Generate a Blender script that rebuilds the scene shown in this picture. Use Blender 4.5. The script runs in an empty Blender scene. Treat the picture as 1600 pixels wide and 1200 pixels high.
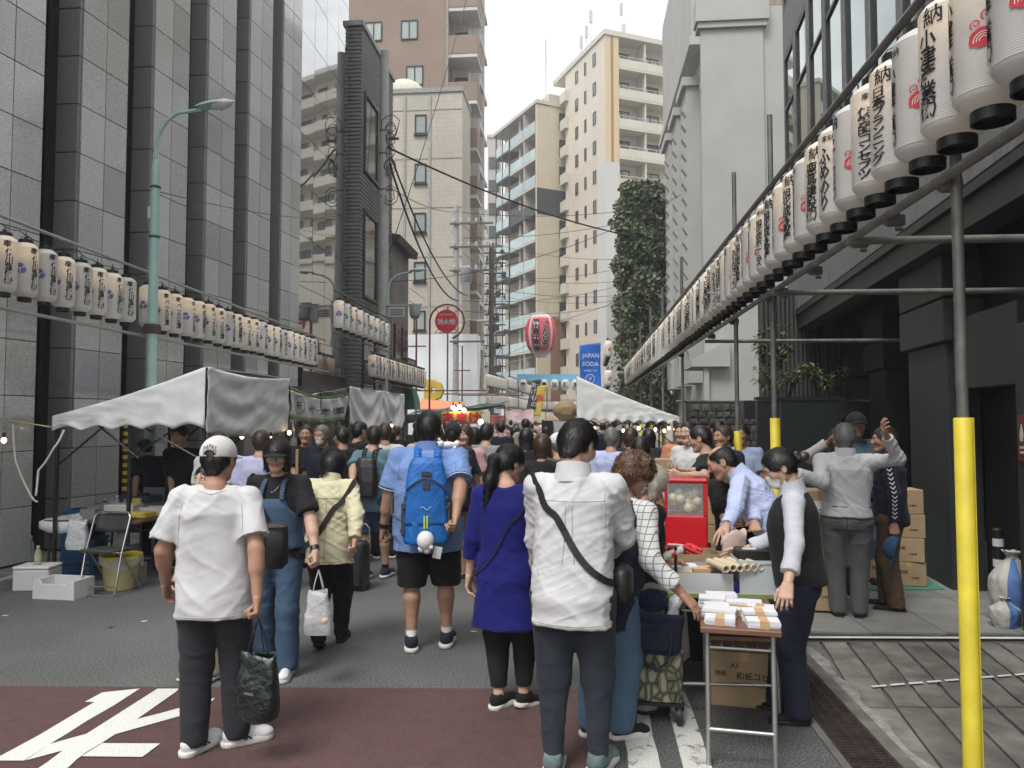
import bpy, math, random
import numpy as np
from mathutils import Vector, Matrix, noise as mnoise
R = math.radians
random.seed(7)
SC = bpy.context.scene
COL = SC.collection
F = 1180.0
YAW = R(5.15)
PITCH = math.atan(55 / F)
CAMZ = 1.75
cd = bpy.data.cameras.new('camera')
cd.sensor_width = 36
cd.lens = 36 * F / 1600
cd.clip_start = .05
cd.clip_end = 1500
cam = bpy.data.objects.new('camera', cd)
COL.objects.link(cam)
cam.location = (0, 0, CAMZ)
cam.rotation_euler = (math.pi / 2 + PITCH, 0, YAW)
SC.camera = cam
SUN_EL, SUN_AZ = R(58), R(205)
w = bpy.data.worlds.new('World')
SC.world = w
w.use_nodes = True
nt = w.node_tree
nt.nodes.clear()
N = nt.nodes.new
out = N('ShaderNodeOutputWorld')
bg = N('ShaderNodeBackground')
bg.inputs['Strength'].default_value = .1
sky = N('ShaderNodeTexSky')
sky.sky_type = 'NISHITA'
sky.sun_disc = False
sky.sun_elevation = SUN_EL
sky.sun_rotation = SUN_AZ
tc = N('ShaderNodeTexCoord')
sep = N('ShaderNodeSeparateXYZ')
nt.links.new(tc.outputs['Generated'], sep.inputs[0])
cl = N('ShaderNodeMapRange')          # CIE overcast: (1 + 2 sin el) / 3
cl.inputs['From Min'].default_value = 0
cl.inputs['From Max'].default_value = 1
cl.inputs['To Min'].default_value = 1 / 3
cl.inputs['To Max'].default_value = 1
nt.links.new(sep.outputs['Z'], cl.inputs['Value'])
mp = N('ShaderNodeMapping')
mp.inputs['Scale'].default_value = (1.4, 1.4, 3.2)
nt.links.new(tc.outputs['Generated'], mp.inputs[0])
nz = N('ShaderNodeTexNoise')
nz.inputs['Scale'].default_value = 2.3
nz.inputs['Detail'].default_value = 6
nz.inputs['Roughness'].default_value = .55
nt.links.new(mp.outputs[0], nz.inputs['Vector'])
nr = N('ShaderNodeMapRange')
nr.inputs['From Min'].default_value = .3
nr.inputs['From Max'].default_value = .7
nr.inputs['To Min'].default_value = .56
nr.inputs['To Max'].default_value = 1.2
nt.links.new(nz.outputs['Fac'], nr.inputs['Value'])
mu = N('ShaderNodeMath')
mu.operation = 'MULTIPLY'
nt.links.new(cl.outputs[0], mu.inputs[0])
nt.links.new(nr.outputs[0], mu.inputs[1])
vm = N('ShaderNodeVectorMath')
vm.operation = 'SCALE'
vm.inputs[0].default_value = (13.9, 13.95, 13.9)
nt.links.new(mu.outputs[0], vm.inputs['Scale'])
mx = N('ShaderNodeMix')
mx.data_type = 'RGBA'
mx.inputs['Factor'].default_value = .93
nt.links.new(sky.outputs[0], mx.inputs['A'])
nt.links.new(vm.outputs[0], mx.inputs['B'])
nt.links.new(mx.outputs['Result'], bg.inputs['Color'])
nt.links.new(bg.outputs[0], out.inputs['Surface'])
sl = bpy.data.lights.new('sun', 'SUN')
sl.energy = 1.5
sl.angle = R(20)
sl.color = (1, .97, .93)
so = bpy.data.objects.new('sun', sl)
COL.objects.link(so)
dv = Vector((math.sin(SUN_AZ) * math.cos(SUN_EL), math.cos(SUN_AZ) * math.cos(SUN_EL), math.sin(SUN_EL)))
so.rotation_euler = dv.to_track_quat('Z', 'Y').to_euler()
SC.view_settings.view_transform = 'Standard'
SC.view_settings.look = 'None'
SC.view_settings.exposure = .92
SC.view_settings.gamma = 1
SC.view_settings.use_curve_mapping = False

def P(px, py, d):
 u, v = (px - 800) / F, (600 - py) / F
 f = math.cos(PITCH) - v * math.sin(PITCH)
 up = math.sin(PITCH) + v * math.cos(PITCH)
 xc, z = u / f * d, CAMZ + up / f * d
 return Vector((xc * math.cos(YAW) - d * math.sin(YAW), xc * math.sin(YAW) + d * math.cos(YAW), z))
def G(px, py, z=0.0):
 v = (600 - py) / F
 f = math.cos(PITCH) - v * math.sin(PITCH)
 up = math.sin(PITCH) + v * math.cos(PITCH)
 return P(px, py, (z - CAMZ) * f / up)
def YX(px, x):
 """distance along the street of the point with lateral x that stands in picture column px"""
 u = (px - 800) / F
 return x / ((u * math.cos(YAW) - math.sin(YAW)) / (math.cos(YAW) + u * math.sin(YAW)))
def depth(x, y):
 return -x * math.sin(YAW) + y * math.cos(YAW)
def ZP(py, x, y):
 return P(800, py, depth(x, y)).z

MATS = {}
def M(name, col=(.5, .5, .5), rough=.6, var=.12, scale=6, bump=0., bscale=60, metal=0., spec=.5, rv=0., detail=4, col2=None,
      stretch=(1, 1, 1), trans=0., alpha=1., emit=0., coat=0., bdist=.01, sheen=0.):
 if name in MATS:
  return MATS[name]
 m = bpy.data.materials.new(name)
 m.use_nodes = True
 t = m.node_tree
 b = t.nodes['Principled BSDF']
 L = t.links.new
 n = t.nodes.new
 col = tuple(col) + (1,)
 b.inputs['Base Color'].default_value = col
 b.inputs['Roughness'].default_value = rough
 b.inputs['Metallic'].default_value = metal
 b.inputs['Specular IOR Level'].default_value = spec
 if coat: b.inputs['Coat Weight'].default_value = coat
 if trans: b.inputs['Transmission Weight'].default_value = trans
 if alpha < 1: b.inputs['Alpha'].default_value = alpha
 if sheen:
  b.inputs['Sheen Weight'].default_value = sheen
 if emit:
  b.inputs['Emission Color'].default_value = col
  b.inputs['Emission Strength'].default_value = emit
 if var or bump or rv:
  tx = n('ShaderNodeTexCoord')
  oi = n('ShaderNodeObjectInfo')
  off = n('ShaderNodeVectorMath'); off.operation = 'SCALE'
  off.inputs[0].default_value = (17, 29, 41)
  L(oi.outputs['Random'], off.inputs['Scale'])
  mpn = n('ShaderNodeMapping')
  mpn.inputs['Scale'].default_value = stretch
  L(tx.outputs['Object'], mpn.inputs[0])
  ad = n('ShaderNodeVectorMath')
  L(mpn.outputs[0], ad.inputs[0]); L(off.outputs[0], ad.inputs[1])
  if var or rv:
   z1 = n('ShaderNodeTexNoise')
   z1.inputs['Scale'].default_value = scale
   z1.inputs['Detail'].default_value = detail
   z1.inputs['Roughness'].default_value = .6
   L(ad.outputs[0], z1.inputs['Vector'])
   rp = n('ShaderNodeMapRange')
   rp.inputs['From Min'].default_value = .3
   rp.inputs['From Max'].default_value = .7
   L(z1.outputs['Fac'], rp.inputs['Value'])
   mc = n('ShaderNodeMix'); mc.data_type = 'RGBA'
   c2 = tuple(col2) + (1,) if col2 else tuple(min(1, c * (1 + var)) for c in col[:3]) + (1,)
   c1 = col if col2 else tuple(c * (1 - var) for c in col[:3]) + (1,)
   mc.inputs['A'].default_value = c1
   mc.inputs['B'].default_value = c2
   L(rp.outputs[0], mc.inputs['Factor'])
   last = mc.outputs['Result']
   if rv:
    r2 = n('ShaderNodeMapRange')
    r2.inputs['To Min'].default_value = 1 - rv
    r2.inputs['To Max'].default_value = 1 + rv
    L(oi.outputs['Random'], r2.inputs['Value'])
    sc = n('ShaderNodeVectorMath'); sc.operation = 'SCALE'
    L(last, sc.inputs[0]); L(r2.outputs[0], sc.inputs['Scale'])
    last = sc.outputs[0]
   L(last, b.inputs['Base Color'])
  if bump:
   z2 = n('ShaderNodeTexNoise')
   z2.inputs['Scale'].default_value = bscale
   z2.inputs['Detail'].default_value = 5
   L(ad.outputs[0], z2.inputs['Vector'])
   bp = n('ShaderNodeBump')
   bp.inputs['Strength'].default_value = bump
   bp.inputs['Distance'].default_value = bdist
   L(z2.outputs['Fac'], bp.inputs['Height'])
   L(bp.outputs[0], b.inputs['Normal'])
 MATS[name] = m
 return m
def translucent(name, col, tcol, mix=.5, rough=.8):
 """thin paper or cloth that lets light through"""
 if name in MATS: return MATS[name]
 m = M(name, col, rough, var=.06, scale=9)
 t = m.node_tree
 o = t.nodes['Material Output']; b = t.nodes['Principled BSDF']
 tr = t.nodes.new('ShaderNodeBsdfTranslucent'); tr.inputs[0].default_value = tuple(tcol) + (1,)
 mi = t.nodes.new('ShaderNodeMixShader'); mi.inputs[0].default_value = mix
 t.links.new(b.outputs[0], mi.inputs[1]); t.links.new(tr.outputs[0], mi.inputs[2])
 t.links.new(mi.outputs[0], o.inputs['Surface'])
 return m
def glass_clear(name, col, alpha=.5, rough=.05):
 if name in MATS: return MATS[name]
 return M(name, col, rough, var=0, alpha=alpha)

class MB:
 def __init__(s):
  s.v, s.f, s.m = [], [], []
 def add(s, vs, fs, mi=0):
  o = len(s.v)
  s.v.extend([tuple(q) for q in vs])
  s.f.extend([tuple(i + o for i in q) for q in fs])
  s.m.extend([mi] * len(fs))
  return s
 def box(s, x0, x1, y0, y1, z0, z1, mi=0):
  return s.add([(x0, y0, z0), (x1, y0, z0), (x1, y1, z0), (x0, y1, z0), (x0, y0, z1), (x1, y0, z1), (x1, y1, z1), (x0, y1, z1)],
              [(3, 2, 1, 0), (4, 5, 6, 7), (0, 1, 5, 4), (1, 2, 6, 5), (2, 3, 7, 6), (3, 0, 4, 7)], mi)
 def cbox(s, c, d, rz=0, mi=0, b=0, rx=0, ry=0):
  """box centred on c with sizes d, turned, with chamfered edges when b"""
  hx, hy, hz = d[0] / 2, d[1] / 2, d[2] / 2
  if b:
   vs = []; 
   for sx in (-1, 1):
    for sy in (-1, 1):
     for sz in (-1, 1):
      vs += [(sx * (hx - b),sy * (hy - b),sz * hz),(sx * (hx - b),sy * hy,sz * (hz - b)),(sx * hx,sy * (hy - b),sz * (hz - b))]
   import itertools
   fs = hull(vs)
  else:
   vs = [(sx * hx, sy * hy, sz * hz) for sz in (-1, 1) for sx, sy in ((-1, -1), (1, -1), (1, 1), (-1, 1))]
   fs = [(3, 2, 1, 0), (4, 5, 6, 7), (0, 1, 5, 4), (1, 2, 6, 5), (2, 3, 7, 6), (3, 0, 4, 7)]
  m = Matrix.Translation(c) @ Matrix.Rotation(rz, 4, 'Z') @ Matrix.Rotation(ry, 4, 'Y') @ Matrix.Rotation(rx, 4, 'X')
  return s.add([m @ Vector(q) for q in vs], fs, mi)
 def prism(s, poly, z0, z1, mi=0):
  n = len(poly)
  vs = [(x, y, z0) for x, y in poly] + [(x, y, z1) for x, y in poly]
  fs = [tuple(range(n - 1, -1, -1)), tuple(range(n, 2 * n))] + [(i, (i + 1) % n, n + (i + 1) % n, n + i) for i in range(n)]
  return s.add(vs, fs, mi)
 def xprism(s, poly, y0, y1, mi=0):
  """outline in x,z pushed along y"""
  n = len(poly)
  vs = [(x, y0, z) for x, z in poly] + [(x, y1, z) for x, z in poly]
  fs = [tuple(range(n)), tuple(range(2 * n - 1, n - 1, -1))] + [(i, n + i, n + (i + 1) % n, (i + 1) % n) for i in range(n)]
  return s.add(vs, fs, mi)
 def tube(s, pts, r, seg=8, mi=0, closed=False, caps=True):
  pts = [Vector(q) for q in pts]
  n = len(pts)
  rr = r if isinstance(r, (list, tuple)) else [r] * n
  vs, fs = [], []
  prev = None
  for i, q in enumerate(pts):
   if closed: d = pts[(i + 1) % n] - pts[i - 1]
   else: d = pts[min(i + 1, n - 1)] - pts[max(i - 1, 0)]
   d = d.normalized() if d.length > 1e-9 else Vector((0, 0, 1))
   if prev is None:
    a = Vector((0, 0, 1)) if abs(d.z) < .9 else Vector((1, 0, 0))
    e1 = d.cross(a).normalized()
   else:
    e1 = (prev - d * prev.dot(d))
    e1 = e1.normalized() if e1.length > 1e-6 else d.orthogonal().normalized()
   prev = e1
   e2 = d.cross(e1)
   for k in range(seg):
    an = 2 * math.pi * k / seg
    vs.append(q + (e1 * math.cos(an) + e2 * math.sin(an)) * rr[i])
  for i in range(n if closed else n - 1):
   j = (i + 1) % n
   for k in range(seg):
    l = (k + 1) % seg
    fs.append((i * seg + k, i * seg + l, j * seg + l, j * seg + k))
  if caps and not closed:
   fs.append(tuple(range(seg - 1, -1, -1)))
   fs.append(tuple((n - 1) * seg + k for k in range(seg)))
  return s.add(vs, fs, mi)
 def lathe(s, prof, seg=24, c=(0, 0, 0), mi=0, sx=1, sy=1):
  vs, fs = [], []
  n = len(prof)
  for r, z in prof:
   for k in range(seg):
    a = 2 * math.pi * k / seg
    vs.append((c[0] + r * math.cos(a) * sx, c[1] + r * math.sin(a) * sy, c[2] + z))
  for i in range(n - 1):
   for k in range(seg):
    l = (k + 1) % seg
    fs.append((i * seg + k, i * seg + l, (i + 1) * seg + l, (i + 1) * seg + k))
  if prof[0][0] > 1e-6: fs.append(tuple(range(seg - 1, -1, -1)))
  if prof[-1][0] > 1e-6: fs.append(tuple((n - 1) * seg + k for k in range(seg)))
  return s.add(vs, fs, mi)
 def ball(s, c, r, seg=12, rings=8, mi=0, sc=(1, 1, 1)):
  vs = []
  for i in range(rings + 1):
   th = math.pi * i / rings
   for k in range(seg):
    a = 2 * math.pi * k / seg
    vs.append((c[0] + r * sc[0] * math.sin(th) * math.cos(a),c[1] + r * sc[1] * math.sin(th) * math.sin(a),c[2] - r * sc[2] * math.cos(th)))
  fs = [(i * seg + k, i * seg + (k + 1) % seg, (i + 1) * seg + (k + 1) % seg, (i + 1) * seg + k) for i in range(rings) for k in range(seg)]
  return s.add(vs, fs, mi)
 def grid(s, fn, nu, nv, mi=0, thick=0):
  """sheet of points fn(u,v), u,v in 0..1"""
  vs = [fn(i / nu, j / nv) for j in range(nv + 1) for i in range(nu + 1)]
  q = nu + 1
  fs = [(j * q + i, j * q + i + 1, (j + 1) * q + i + 1, (j + 1) * q + i) for j in range(nv) for i in range(nu)]
  return s.add(vs, fs, mi)
 def xf(s, m):
  s.v = [tuple(m @ Vector(q)) for q in s.v]
  return s
 def mesh(s, name, mats, smooth=0):
  me = bpy.data.meshes.new(name)
  me.from_pydata(s.v, [], s.f)
  for m in (mats if isinstance(mats, (list, tuple)) else [mats]):
   me.materials.append(m)
  if any(s.m): me.polygons.foreach_set('material_index', s.m)
  if smooth:
   me.polygons.foreach_set('use_smooth', [True] * len(me.polygons))
   if smooth < 180: me.set_sharp_from_angle(angle=R(smooth))
  me.update()
  return me
def hull(vs):
 import bmesh
 bm = bmesh.new()
 ly = bm.verts.layers.int.new('i')
 for i, q in enumerate(vs):
  bm.verts.new(q)[ly] = i
 bmesh.ops.convex_hull(bm, input=list(bm.verts))
 bmesh.ops.dissolve_limit(bm, angle_limit=.01, verts=list(bm.verts), edges=list(bm.edges))
 fs = [tuple(v[ly] for v in f.verts) for f in bm.faces]
 bm.free()
 return fs
LAST = [None]
def link(name, data, parent=None, loc=None, rot=None):
 o = LAST[0] = bpy.data.objects.new(name, data)
 COL.objects.link(o)
 if parent is not None: o.parent = parent
 if loc is not None: o.location = loc
 if rot is not None: o.rotation_euler = rot
 return o
def part(name, mb, mats, parent=None, smooth=0, loc=None, rot=None):
 return link(name, mb.mesh(name, mats, smooth) if isinstance(mb, MB) else mb, parent, loc, rot)
def tag(o, label=None, cat=None, group=None, kind=None):
 if label: o['label'] = label
 if cat: o['category'] = cat
 if group: o['group'] = group
 if kind: o['kind'] = kind
 return o
def thing(name, label, cat, loc=(0, 0, 0), rz=0, group=None):
 return tag(link(name, None, None, loc, (0, 0, rz)), label, cat, group)
def single(name, mb, mats, label, cat, smooth=0, loc=None, rot=None, group=None):
 return tag(part(name, mb, mats, None, smooth, loc, rot), label, cat, group)
def struct(name, mb, mats, label=None, smooth=0, cat=None):
 return tag(part(name, mb, mats, None, smooth), label, cat, None, 'structure')
def kids(o):
 return list(o.children)
def dup(o, parent=None, loc=None, rot=None):
 c = o.copy(); COL.objects.link(c)
 if parent is not None: c.parent = parent
 if loc is not None: c.location = loc
 if rot is not None: c.rotation_euler = rot
 for ch in kids(o): dup(ch, c)
 return c

TXT = {}
def text_arrays(s, bold=.0, res=2, vertical=False, space=1.0):
 key = (s, bold, res, vertical, space)
 if key in TXT: return TXT[key]
 c = bpy.data.curves.new('lettering', 'FONT')
 c.body = '\n'.join(s) if vertical else s
 c.align_x = 'CENTER'
 c.size = 1
 c.space_line = space
 c.resolution_u = res
 c.offset = bold
 o = bpy.data.objects.new('lettering', c)
 COL.objects.link(o)
 dg = bpy.context.evaluated_depsgraph_get()
 me = o.evaluated_get(dg).to_mesh()
 v = np.empty(len(me.vertices) * 3); me.vertices.foreach_get('co', v)
 v = v.reshape(-1, 3)[:, :2].copy()
 f = [tuple(p.vertices) for p in me.polygons]
 o.evaluated_get(dg).to_mesh_clear()
 bpy.data.objects.remove(o); bpy.data.curves.remove(c)
 if len(v):
  lo, hi = v.min(0), v.max(0)
  v -= (lo + hi) / 2
  size = hi - lo
 else: size = np.array([1, 1.])
 TXT[key] = (v, f, size)
 return TXT[key]
def flat_text(s, width, height, bold=.0, res=2, vertical=False, space=1.0, keep=True):
 """MB of a text fitted in width x height in the x,z plane facing -y"""
 v, f, size = text_arrays(s, bold, res, vertical, space)
 k = np.array([width / size[0], height / size[1]])
 if keep: k[:] = k.min()
 p = v * k
 b = MB()
 b.add([(x, 0, y) for x, y in p], f)
 return b
# ================================================================ materials of the setting
def asphalt_mat():
 m = M('asphalt', (.075, .075, .077), .85, var=.0, bump=.6, bscale=220, bdist=.006)
 t = m.node_tree; b = t.nodes['Principled BSDF']; n = t.nodes.new; L = t.links.new
 tx = n('ShaderNodeTexCoord')
 z = n('ShaderNodeTexNoise'); z.inputs['Scale'].default_value = 88; z.inputs['Detail'].default_value = 2.2; z.inputs['Roughness'].default_value = .8
 z3 = n('ShaderNodeTexNoise'); z3.inputs['Scale'].default_value = .55; z3.inputs['Detail'].default_value = 5
 L(tx.outputs['Object'], z.inputs['Vector']); L(tx.outputs['Object'], z3.inputs['Vector'])
 cr = n('ShaderNodeValToRGB')
 cr.color_ramp.elements[0].position = .37; cr.color_ramp.elements[0].color = (.018, .019, .02, 1)
 cr.color_ramp.elements[1].position = .66; cr.color_ramp.elements[1].color = (.22, .22, .217, 1)
 L(z.outputs['Fac'], cr.inputs[0])
 r = n('ShaderNodeMapRange'); r.inputs['From Min'].default_value = .3; r.inputs['From Max'].default_value = .7; r.inputs['To Min'].default_value = .68; r.inputs['To Max'].default_value = 1.2
 L(z3.outputs['Fac'], r.inputs['Value'])
 s = n('ShaderNodeVectorMath'); s.operation = 'SCALE'
 L(cr.outputs[0], s.inputs[0]); L(r.outputs[0], s.inputs['Scale']); L(s.outputs[0], b.inputs['Base Color'])
 return m
def worn_paint(name, col, base, lo=.36, hi=.46, scale=14, bump=.4):
 """road paint worn through to the asphalt in flecks"""
 m = M(name, col, .75, var=0, bump=bump, bscale=220, bdist=.005)
 t = m.node_tree; b = t.nodes['Principled BSDF']; n = t.nodes.new; L = t.links.new
 tx = n('ShaderNodeTexCoord')
 z = n('ShaderNodeTexNoise'); z.inputs['Scale'].default_value = scale; z.inputs['Detail'].default_value = 9; z.inputs['Roughness'].default_value = .72
 L(tx.outputs['Object'], z.inputs['Vector'])
 f = n('ShaderNodeTexNoise'); f.inputs['Scale'].default_value = 120; f.inputs['Detail'].default_value = 3
 L(tx.outputs['Object'], f.inputs['Vector'])
 cr = n('ShaderNodeValToRGB')
 cr.color_ramp.elements[0].position = lo; cr.color_ramp.elements[0].color = tuple(base) + (1,)
 cr.color_ramp.elements[1].position = hi; cr.color_ramp.elements[1].color = tuple(col) + (1,)
 L(z.outputs['Fac'], cr.inputs[0])
 r = n('ShaderNodeMapRange'); r.inputs['From Min'].default_value = .3; r.inputs['From Max'].default_value = .7; r.inputs['To Min'].default_value = .72; r.inputs['To Max'].default_value = 1.2
 L(f.outputs['Fac'], r.inputs['Value'])
 s = n('ShaderNodeVectorMath'); s.operation = 'SCALE'
 L(cr.outputs[0], s.inputs[0]); L(r.outputs[0], s.inputs['Scale']); L(s.outputs[0], b.inputs['Base Color'])
 return m
ASPH = asphalt_mat()
REDP = worn_paint('red_road_paint', (.098, .050, .047), (.062, .040, .039), .3, .52, 9)
WHTP = worn_paint('white_road_paint', (.68, .69, .65), (.2, .19, .18), .27, .36, 16, .2)
WHTW = worn_paint('worn_white_line', (.6, .6, .57), (.09, .09, .09), .38, .47, 9, .3)
GROUT = M('dark_joint', (.05, .05, .05), .9, var=.1)
CONC = M('weathered_concrete', (.15, .143, .126), .9, var=.55, scale=3.5, bump=.5, bscale=45, rv=.22, detail=8)
CONC2 = M('pale_concrete', (.3, .3, .29), .85, var=.18, scale=5, bump=.3, bscale=60, rv=.08)
IRON = M('rusty_iron_grate', (.055, .04, .038), .6, var=.4, scale=12, bump=.4, bscale=90, metal=.4)
TILE = M('terrace_tile', (.22, .22, .21), .6, var=.15, scale=4, bump=.1, rv=.08)
GREEN = M('green_mat', (.075, .25, .17), .8, var=.08, scale=3)
MARB = M('chalk_line', (.6, .6, .58), .9, var=.2, scale=30)

# ================================================================ ground and road
b = MB(); b.add([(-300, -60, -.012), (300, -60, -.012), (300, 500, -.012), (-300, 500, -.012)], [(0, 1, 2, 3)])
struct('ground', b, M('far_ground', (.09, .09, .09), .9, var=.1, scale=.2), 'grey ground beneath the street and buildings')
b = MB(); b.add([(-6.9, -20, 0), (1.3, -20, 0), (1.3, 90, 0), (-6.9, 90, 0)], [(0, 1, 2, 3)])
struct('road', b, ASPH, 'grey asphalt of the festival street')
def ground_poly(pts, z):
 q = [G(x, y, z) for x, y in pts]
 bb = MB(); bb.add([(p.x, p.y, z) for p in q], [tuple(range(len(q)))])
 return bb
def near(px, py): return G(px, min(py, 1198))
l0, r0 = G(0, 1073), G(963, 1078)
dx = (r0 - l0).normalized()
LL = l0 - dx * 1.9
b = MB(); b.add([(LL.x, LL.y, .004), (.17, r0.y, .004), (.17, -8, .004), (LL.x, -8, .004)], [(3, 2, 1, 0)])
struct('red_road_paint', b, REDP, 'reddish brown painted stretch of road in front')
K = lambda pts: [(x / 4, 1050 + y / 4) for x, y in pts]
strokes = [
 K([(530,186),(640,127),(874,103),(712,208),(544,304),(420,384),(312,449),(150,553),(-60,553),(10,520),(240,396),(590,187)]),
 K([(984,104),(1116,103),(1104,120),(856,294),(1010,255),(1345,161),(1290,216),(1170,262),(720,388),(636,443),(540,500),(480,545),(380,640),(180,640),(300,560),(392,490),(160,552),(312,449),(540,386)]),
 K([(640, 444), (1002, 446), (890, 530), (508, 526)])]
mk = link('road_marking', None); tag(mk, 'large white painted character on the red road surface', None, None, 'structure')
for i, s_ in enumerate(strokes):
 part('marking_stroke', ground_poly(s_, .008 + .001 * i), WHTP, mk)
for x0, x1 in ((.235, .396), (.51, .655)):
 bb = MB(); n_ = 60
 rnd = random.Random(int(x0 * 100))
 vs = []
 for i in range(n_ + 1):
  y = -2 + 14 * i / n_
  vs += [(x0 + rnd.uniform(-.008, .008), y, .0085), (x1 + rnd.uniform(-.008, .008), y, .0085)]
 bb.add(vs, [(2 * i, 2 * i + 1, 2 * i + 3, 2 * i + 2) for i in range(n_)])
 struct('edge_line', bb, WHTW, 'worn white edge line beside the gutter' if x0 < .4 else 'worn white line under the paper stall table')
gt = link('gutter', None); tag(gt, 'row of rusty iron grates between road and concrete apron', None, None, 'structure')
bb = MB(); bb.box(1.3, 1.345, -4, 30, -.01, .012); bb.box(1.6, 1.68, -4, 30, -.01, .012)
part('gutter_edge', bb, CONC, gt)
def grate():
 g = MB(); L_, W_ = .49, .245
 g.box(-W_ / 2, W_ / 2, -L_ / 2, L_ / 2, -.03, -.014)
 g.box(-W_ / 2, -W_ / 2 + .012, -L_ / 2, L_ / 2, -.014, .008); g.box(W_ / 2 - .012, W_ / 2, -L_ / 2, L_ / 2, -.014, .008)
 for i in range(15):
  y = -L_ / 2 + .008 + i * (L_ - .016) / 14
  g.box(-W_ / 2 + .012, W_ / 2 - .012, y - .008, y + .008, -.014, .006)
 for i in range(3):
  x = -W_ / 2 + (i + 1) * W_ / 4
  g.box(x - .006, x + .006, -L_ / 2, L_ / 2, -.012, .0045)
 return g.mesh('grate', IRON)
gm = grate()
for i in range(34):
 link('grate', gm, gt, (1.4725, -1.2 + .5 * i, 0))
ap = link('concrete_apron', None); tag(ap, 'weathered board-marked concrete apron with open joints', None, None, 'structure')
bb = MB(); bb.box(1.68, 14, -4, 6.3, -.03, -.02)
part('apron_bed', bb, GROUT, ap)
SK = math.tan(R(7.5))
rnd = random.Random(3)
def plank(xa, xb, y0, y1, left):
 """one board; its left end is trimmed by the gutter line x=left"""
 k = MB(); n_ = 8; zt = .006 + rnd.uniform(-.003, .003)
 vs = []
 for i in range(n_ + 1):
  y = y0 + (y1 - y0) * i / n_
  o = (y - 6.3) * SK
  ja, jb = rnd.uniform(-.006, .006), rnd.uniform(-.006, .006)
  a = max(xa + o + ja, left); c = max(xb + o + jb, left + .002)
  vs += [(a, y, zt), (c, y, zt), (a, y, -.02), (c, y, -.02)]
 fs = []
 for i in range(n_):
  p, q = 4 * i, 4 * i + 4
  fs += [(p, p + 1, q + 1, q), (p, q, q + 2, p + 2), (p + 1, p + 3, q + 3, q + 1)]
 fs += [(0, 2, 3, 1), (4 * n_, 4 * n_ + 1, 4 * n_ + 3, 4 * n_ + 2)]
 k.add(vs, fs)
 part('plank', k, CONC, ap)
x = 1.72
while x < 9.5:
 w_ = rnd.uniform(.165, .205)
 g_ = .022
 ylo = 1.0
 yb = 4.82 + (x - 1.7) * .1 + rnd.uniform(-.01, .01)
 plank(x, x + w_ - g_, ylo, yb - .012, 1.7)
 plank(x, x + w_ - g_, yb + .012, 6.22 + .07 * (x - 2), 1.7)
 x += w_
x = 1.72 + .0
while x > .9:                                   # boards that start at the gutter further forward
 break
bb = MB(); n_ = 36; vs = []                     # broken mortar edge along the apron
for i in range(n_ + 1):
 y = 3.3 + 3.0 * i / n_
 vs += [(1.675 + rnd.uniform(-.008,.008),y,.0105),(1.735 + .02 * math.sin(i * .9) + rnd.uniform(-.012,.012) + max(0,(y - 4.6)) * .02,y,.0105)]
bb.add(vs, [(2 * i, 2 * i + 1, 2 * i + 3, 2 * i + 2) for i in range(n_)])
part('mortar_edge', bb, M('broken_mortar', (.25, .245, .23), .95, var=.4, scale=14, bump=.6, bscale=40, bdist=.01), ap)
bb = MB()
for a, c in ((G(1360, 1077), G(1600, 1057)),):
 d_ = (c - a)
 for i in range(9):
  p, q = a + d_ * (i / 8.6 + .01), a + d_ * ((i + .86) / 8.6)
  bb.add([(p.x, p.y - .012, .0165), (q.x, q.y - .012, .0165), (q.x, q.y + .018, .0165), (p.x, p.y + .018, .0165)], [(0, 1, 2, 3)])
part('chalk_line', bb, MARB, ap)
te = link('terrace', None); tag(te, 'grey tiled terrace before the dark entrance', None, None, 'structure')
bb = MB(); bb.box(1.69, 14, 6.2, 30, -.03, .002); part('terrace_bed', bb, GROUT, te)
tm = MB(); tm.box(.004, .596, .004, .596, 0, .016); tmm = tm.mesh('tile', TILE)
for i in range(12):
 for j in range(8):
  if i * .6 + 1.75 > 6 and j > 4: continue
  link('tile', tmm, te, (1.75 + .6 * i, 6.45 + .6 * j + .04 * i, .003))
bb = MB(); bb.add([(1.75, 6.24, .0225), (9, 6.8, .0225), (9, 6.85, .0225), (1.75, 6.29, .0225)], [(0, 1, 2, 3)])
part('terrace_line', bb, MARB, te)
bb = MB(); bb.box(-6.05, -5.93, -8, 40, -.01, .09)
struct('kerb', bb, CONC2, 'pale concrete kerb along the left buildings')
bb = MB(); bb.box(-6.9, -6.055, -8, 40, -.01, .075)
struct('pavement', bb, CONC, 'narrow grey pavement under the granite building')

# ================================================================ left granite office building (bays of rough and polished stone)
RGR = M('rough_granite', (.2, .203, .204), .75, var=.4, scale=90, bump=.5, bscale=120, rv=.1, detail=3)
PGR = M('polished_granite', (.40, .405, .40), .12, var=.26, scale=45, rv=.2, detail=5, spec=.9, coat=.5)
DKM = M('dark_bronze_metal', (.014, .014, .015), .35, var=.15, scale=4)
DKG = M('dark_glass', (.01, .011, .012), .05, var=0, spec=.7)
BROWN = M('brown_sealant', (.07, .05, .042), .9, var=.2)
A = thing('granite_building', 'tall grey granite office building with dark window strips on the left', 'building', (-6.5, 0, 0))
bb = MB(); bb.box(-12, -.62, 2, 16.02, 0, 19); bb.box(-12, -.1, 16.03, 20.6, 0, 19)
part('core_wall', bb, GROUT, A)
PITCHB = 1.66
PH = .64
rmesh = MB(); rmesh.cbox((0, 0, 0), (.30, .05, PH - .012), b=.006); rmesh = rmesh.mesh('rough_panel', RGR)
pmesh = MB(); pmesh.cbox((0, 0, 0), (.05, .41, PH - .010), b=.003); pmesh = pmesh.mesh('polished_panel', PGR)
over = MB(); rover = MB()
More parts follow.
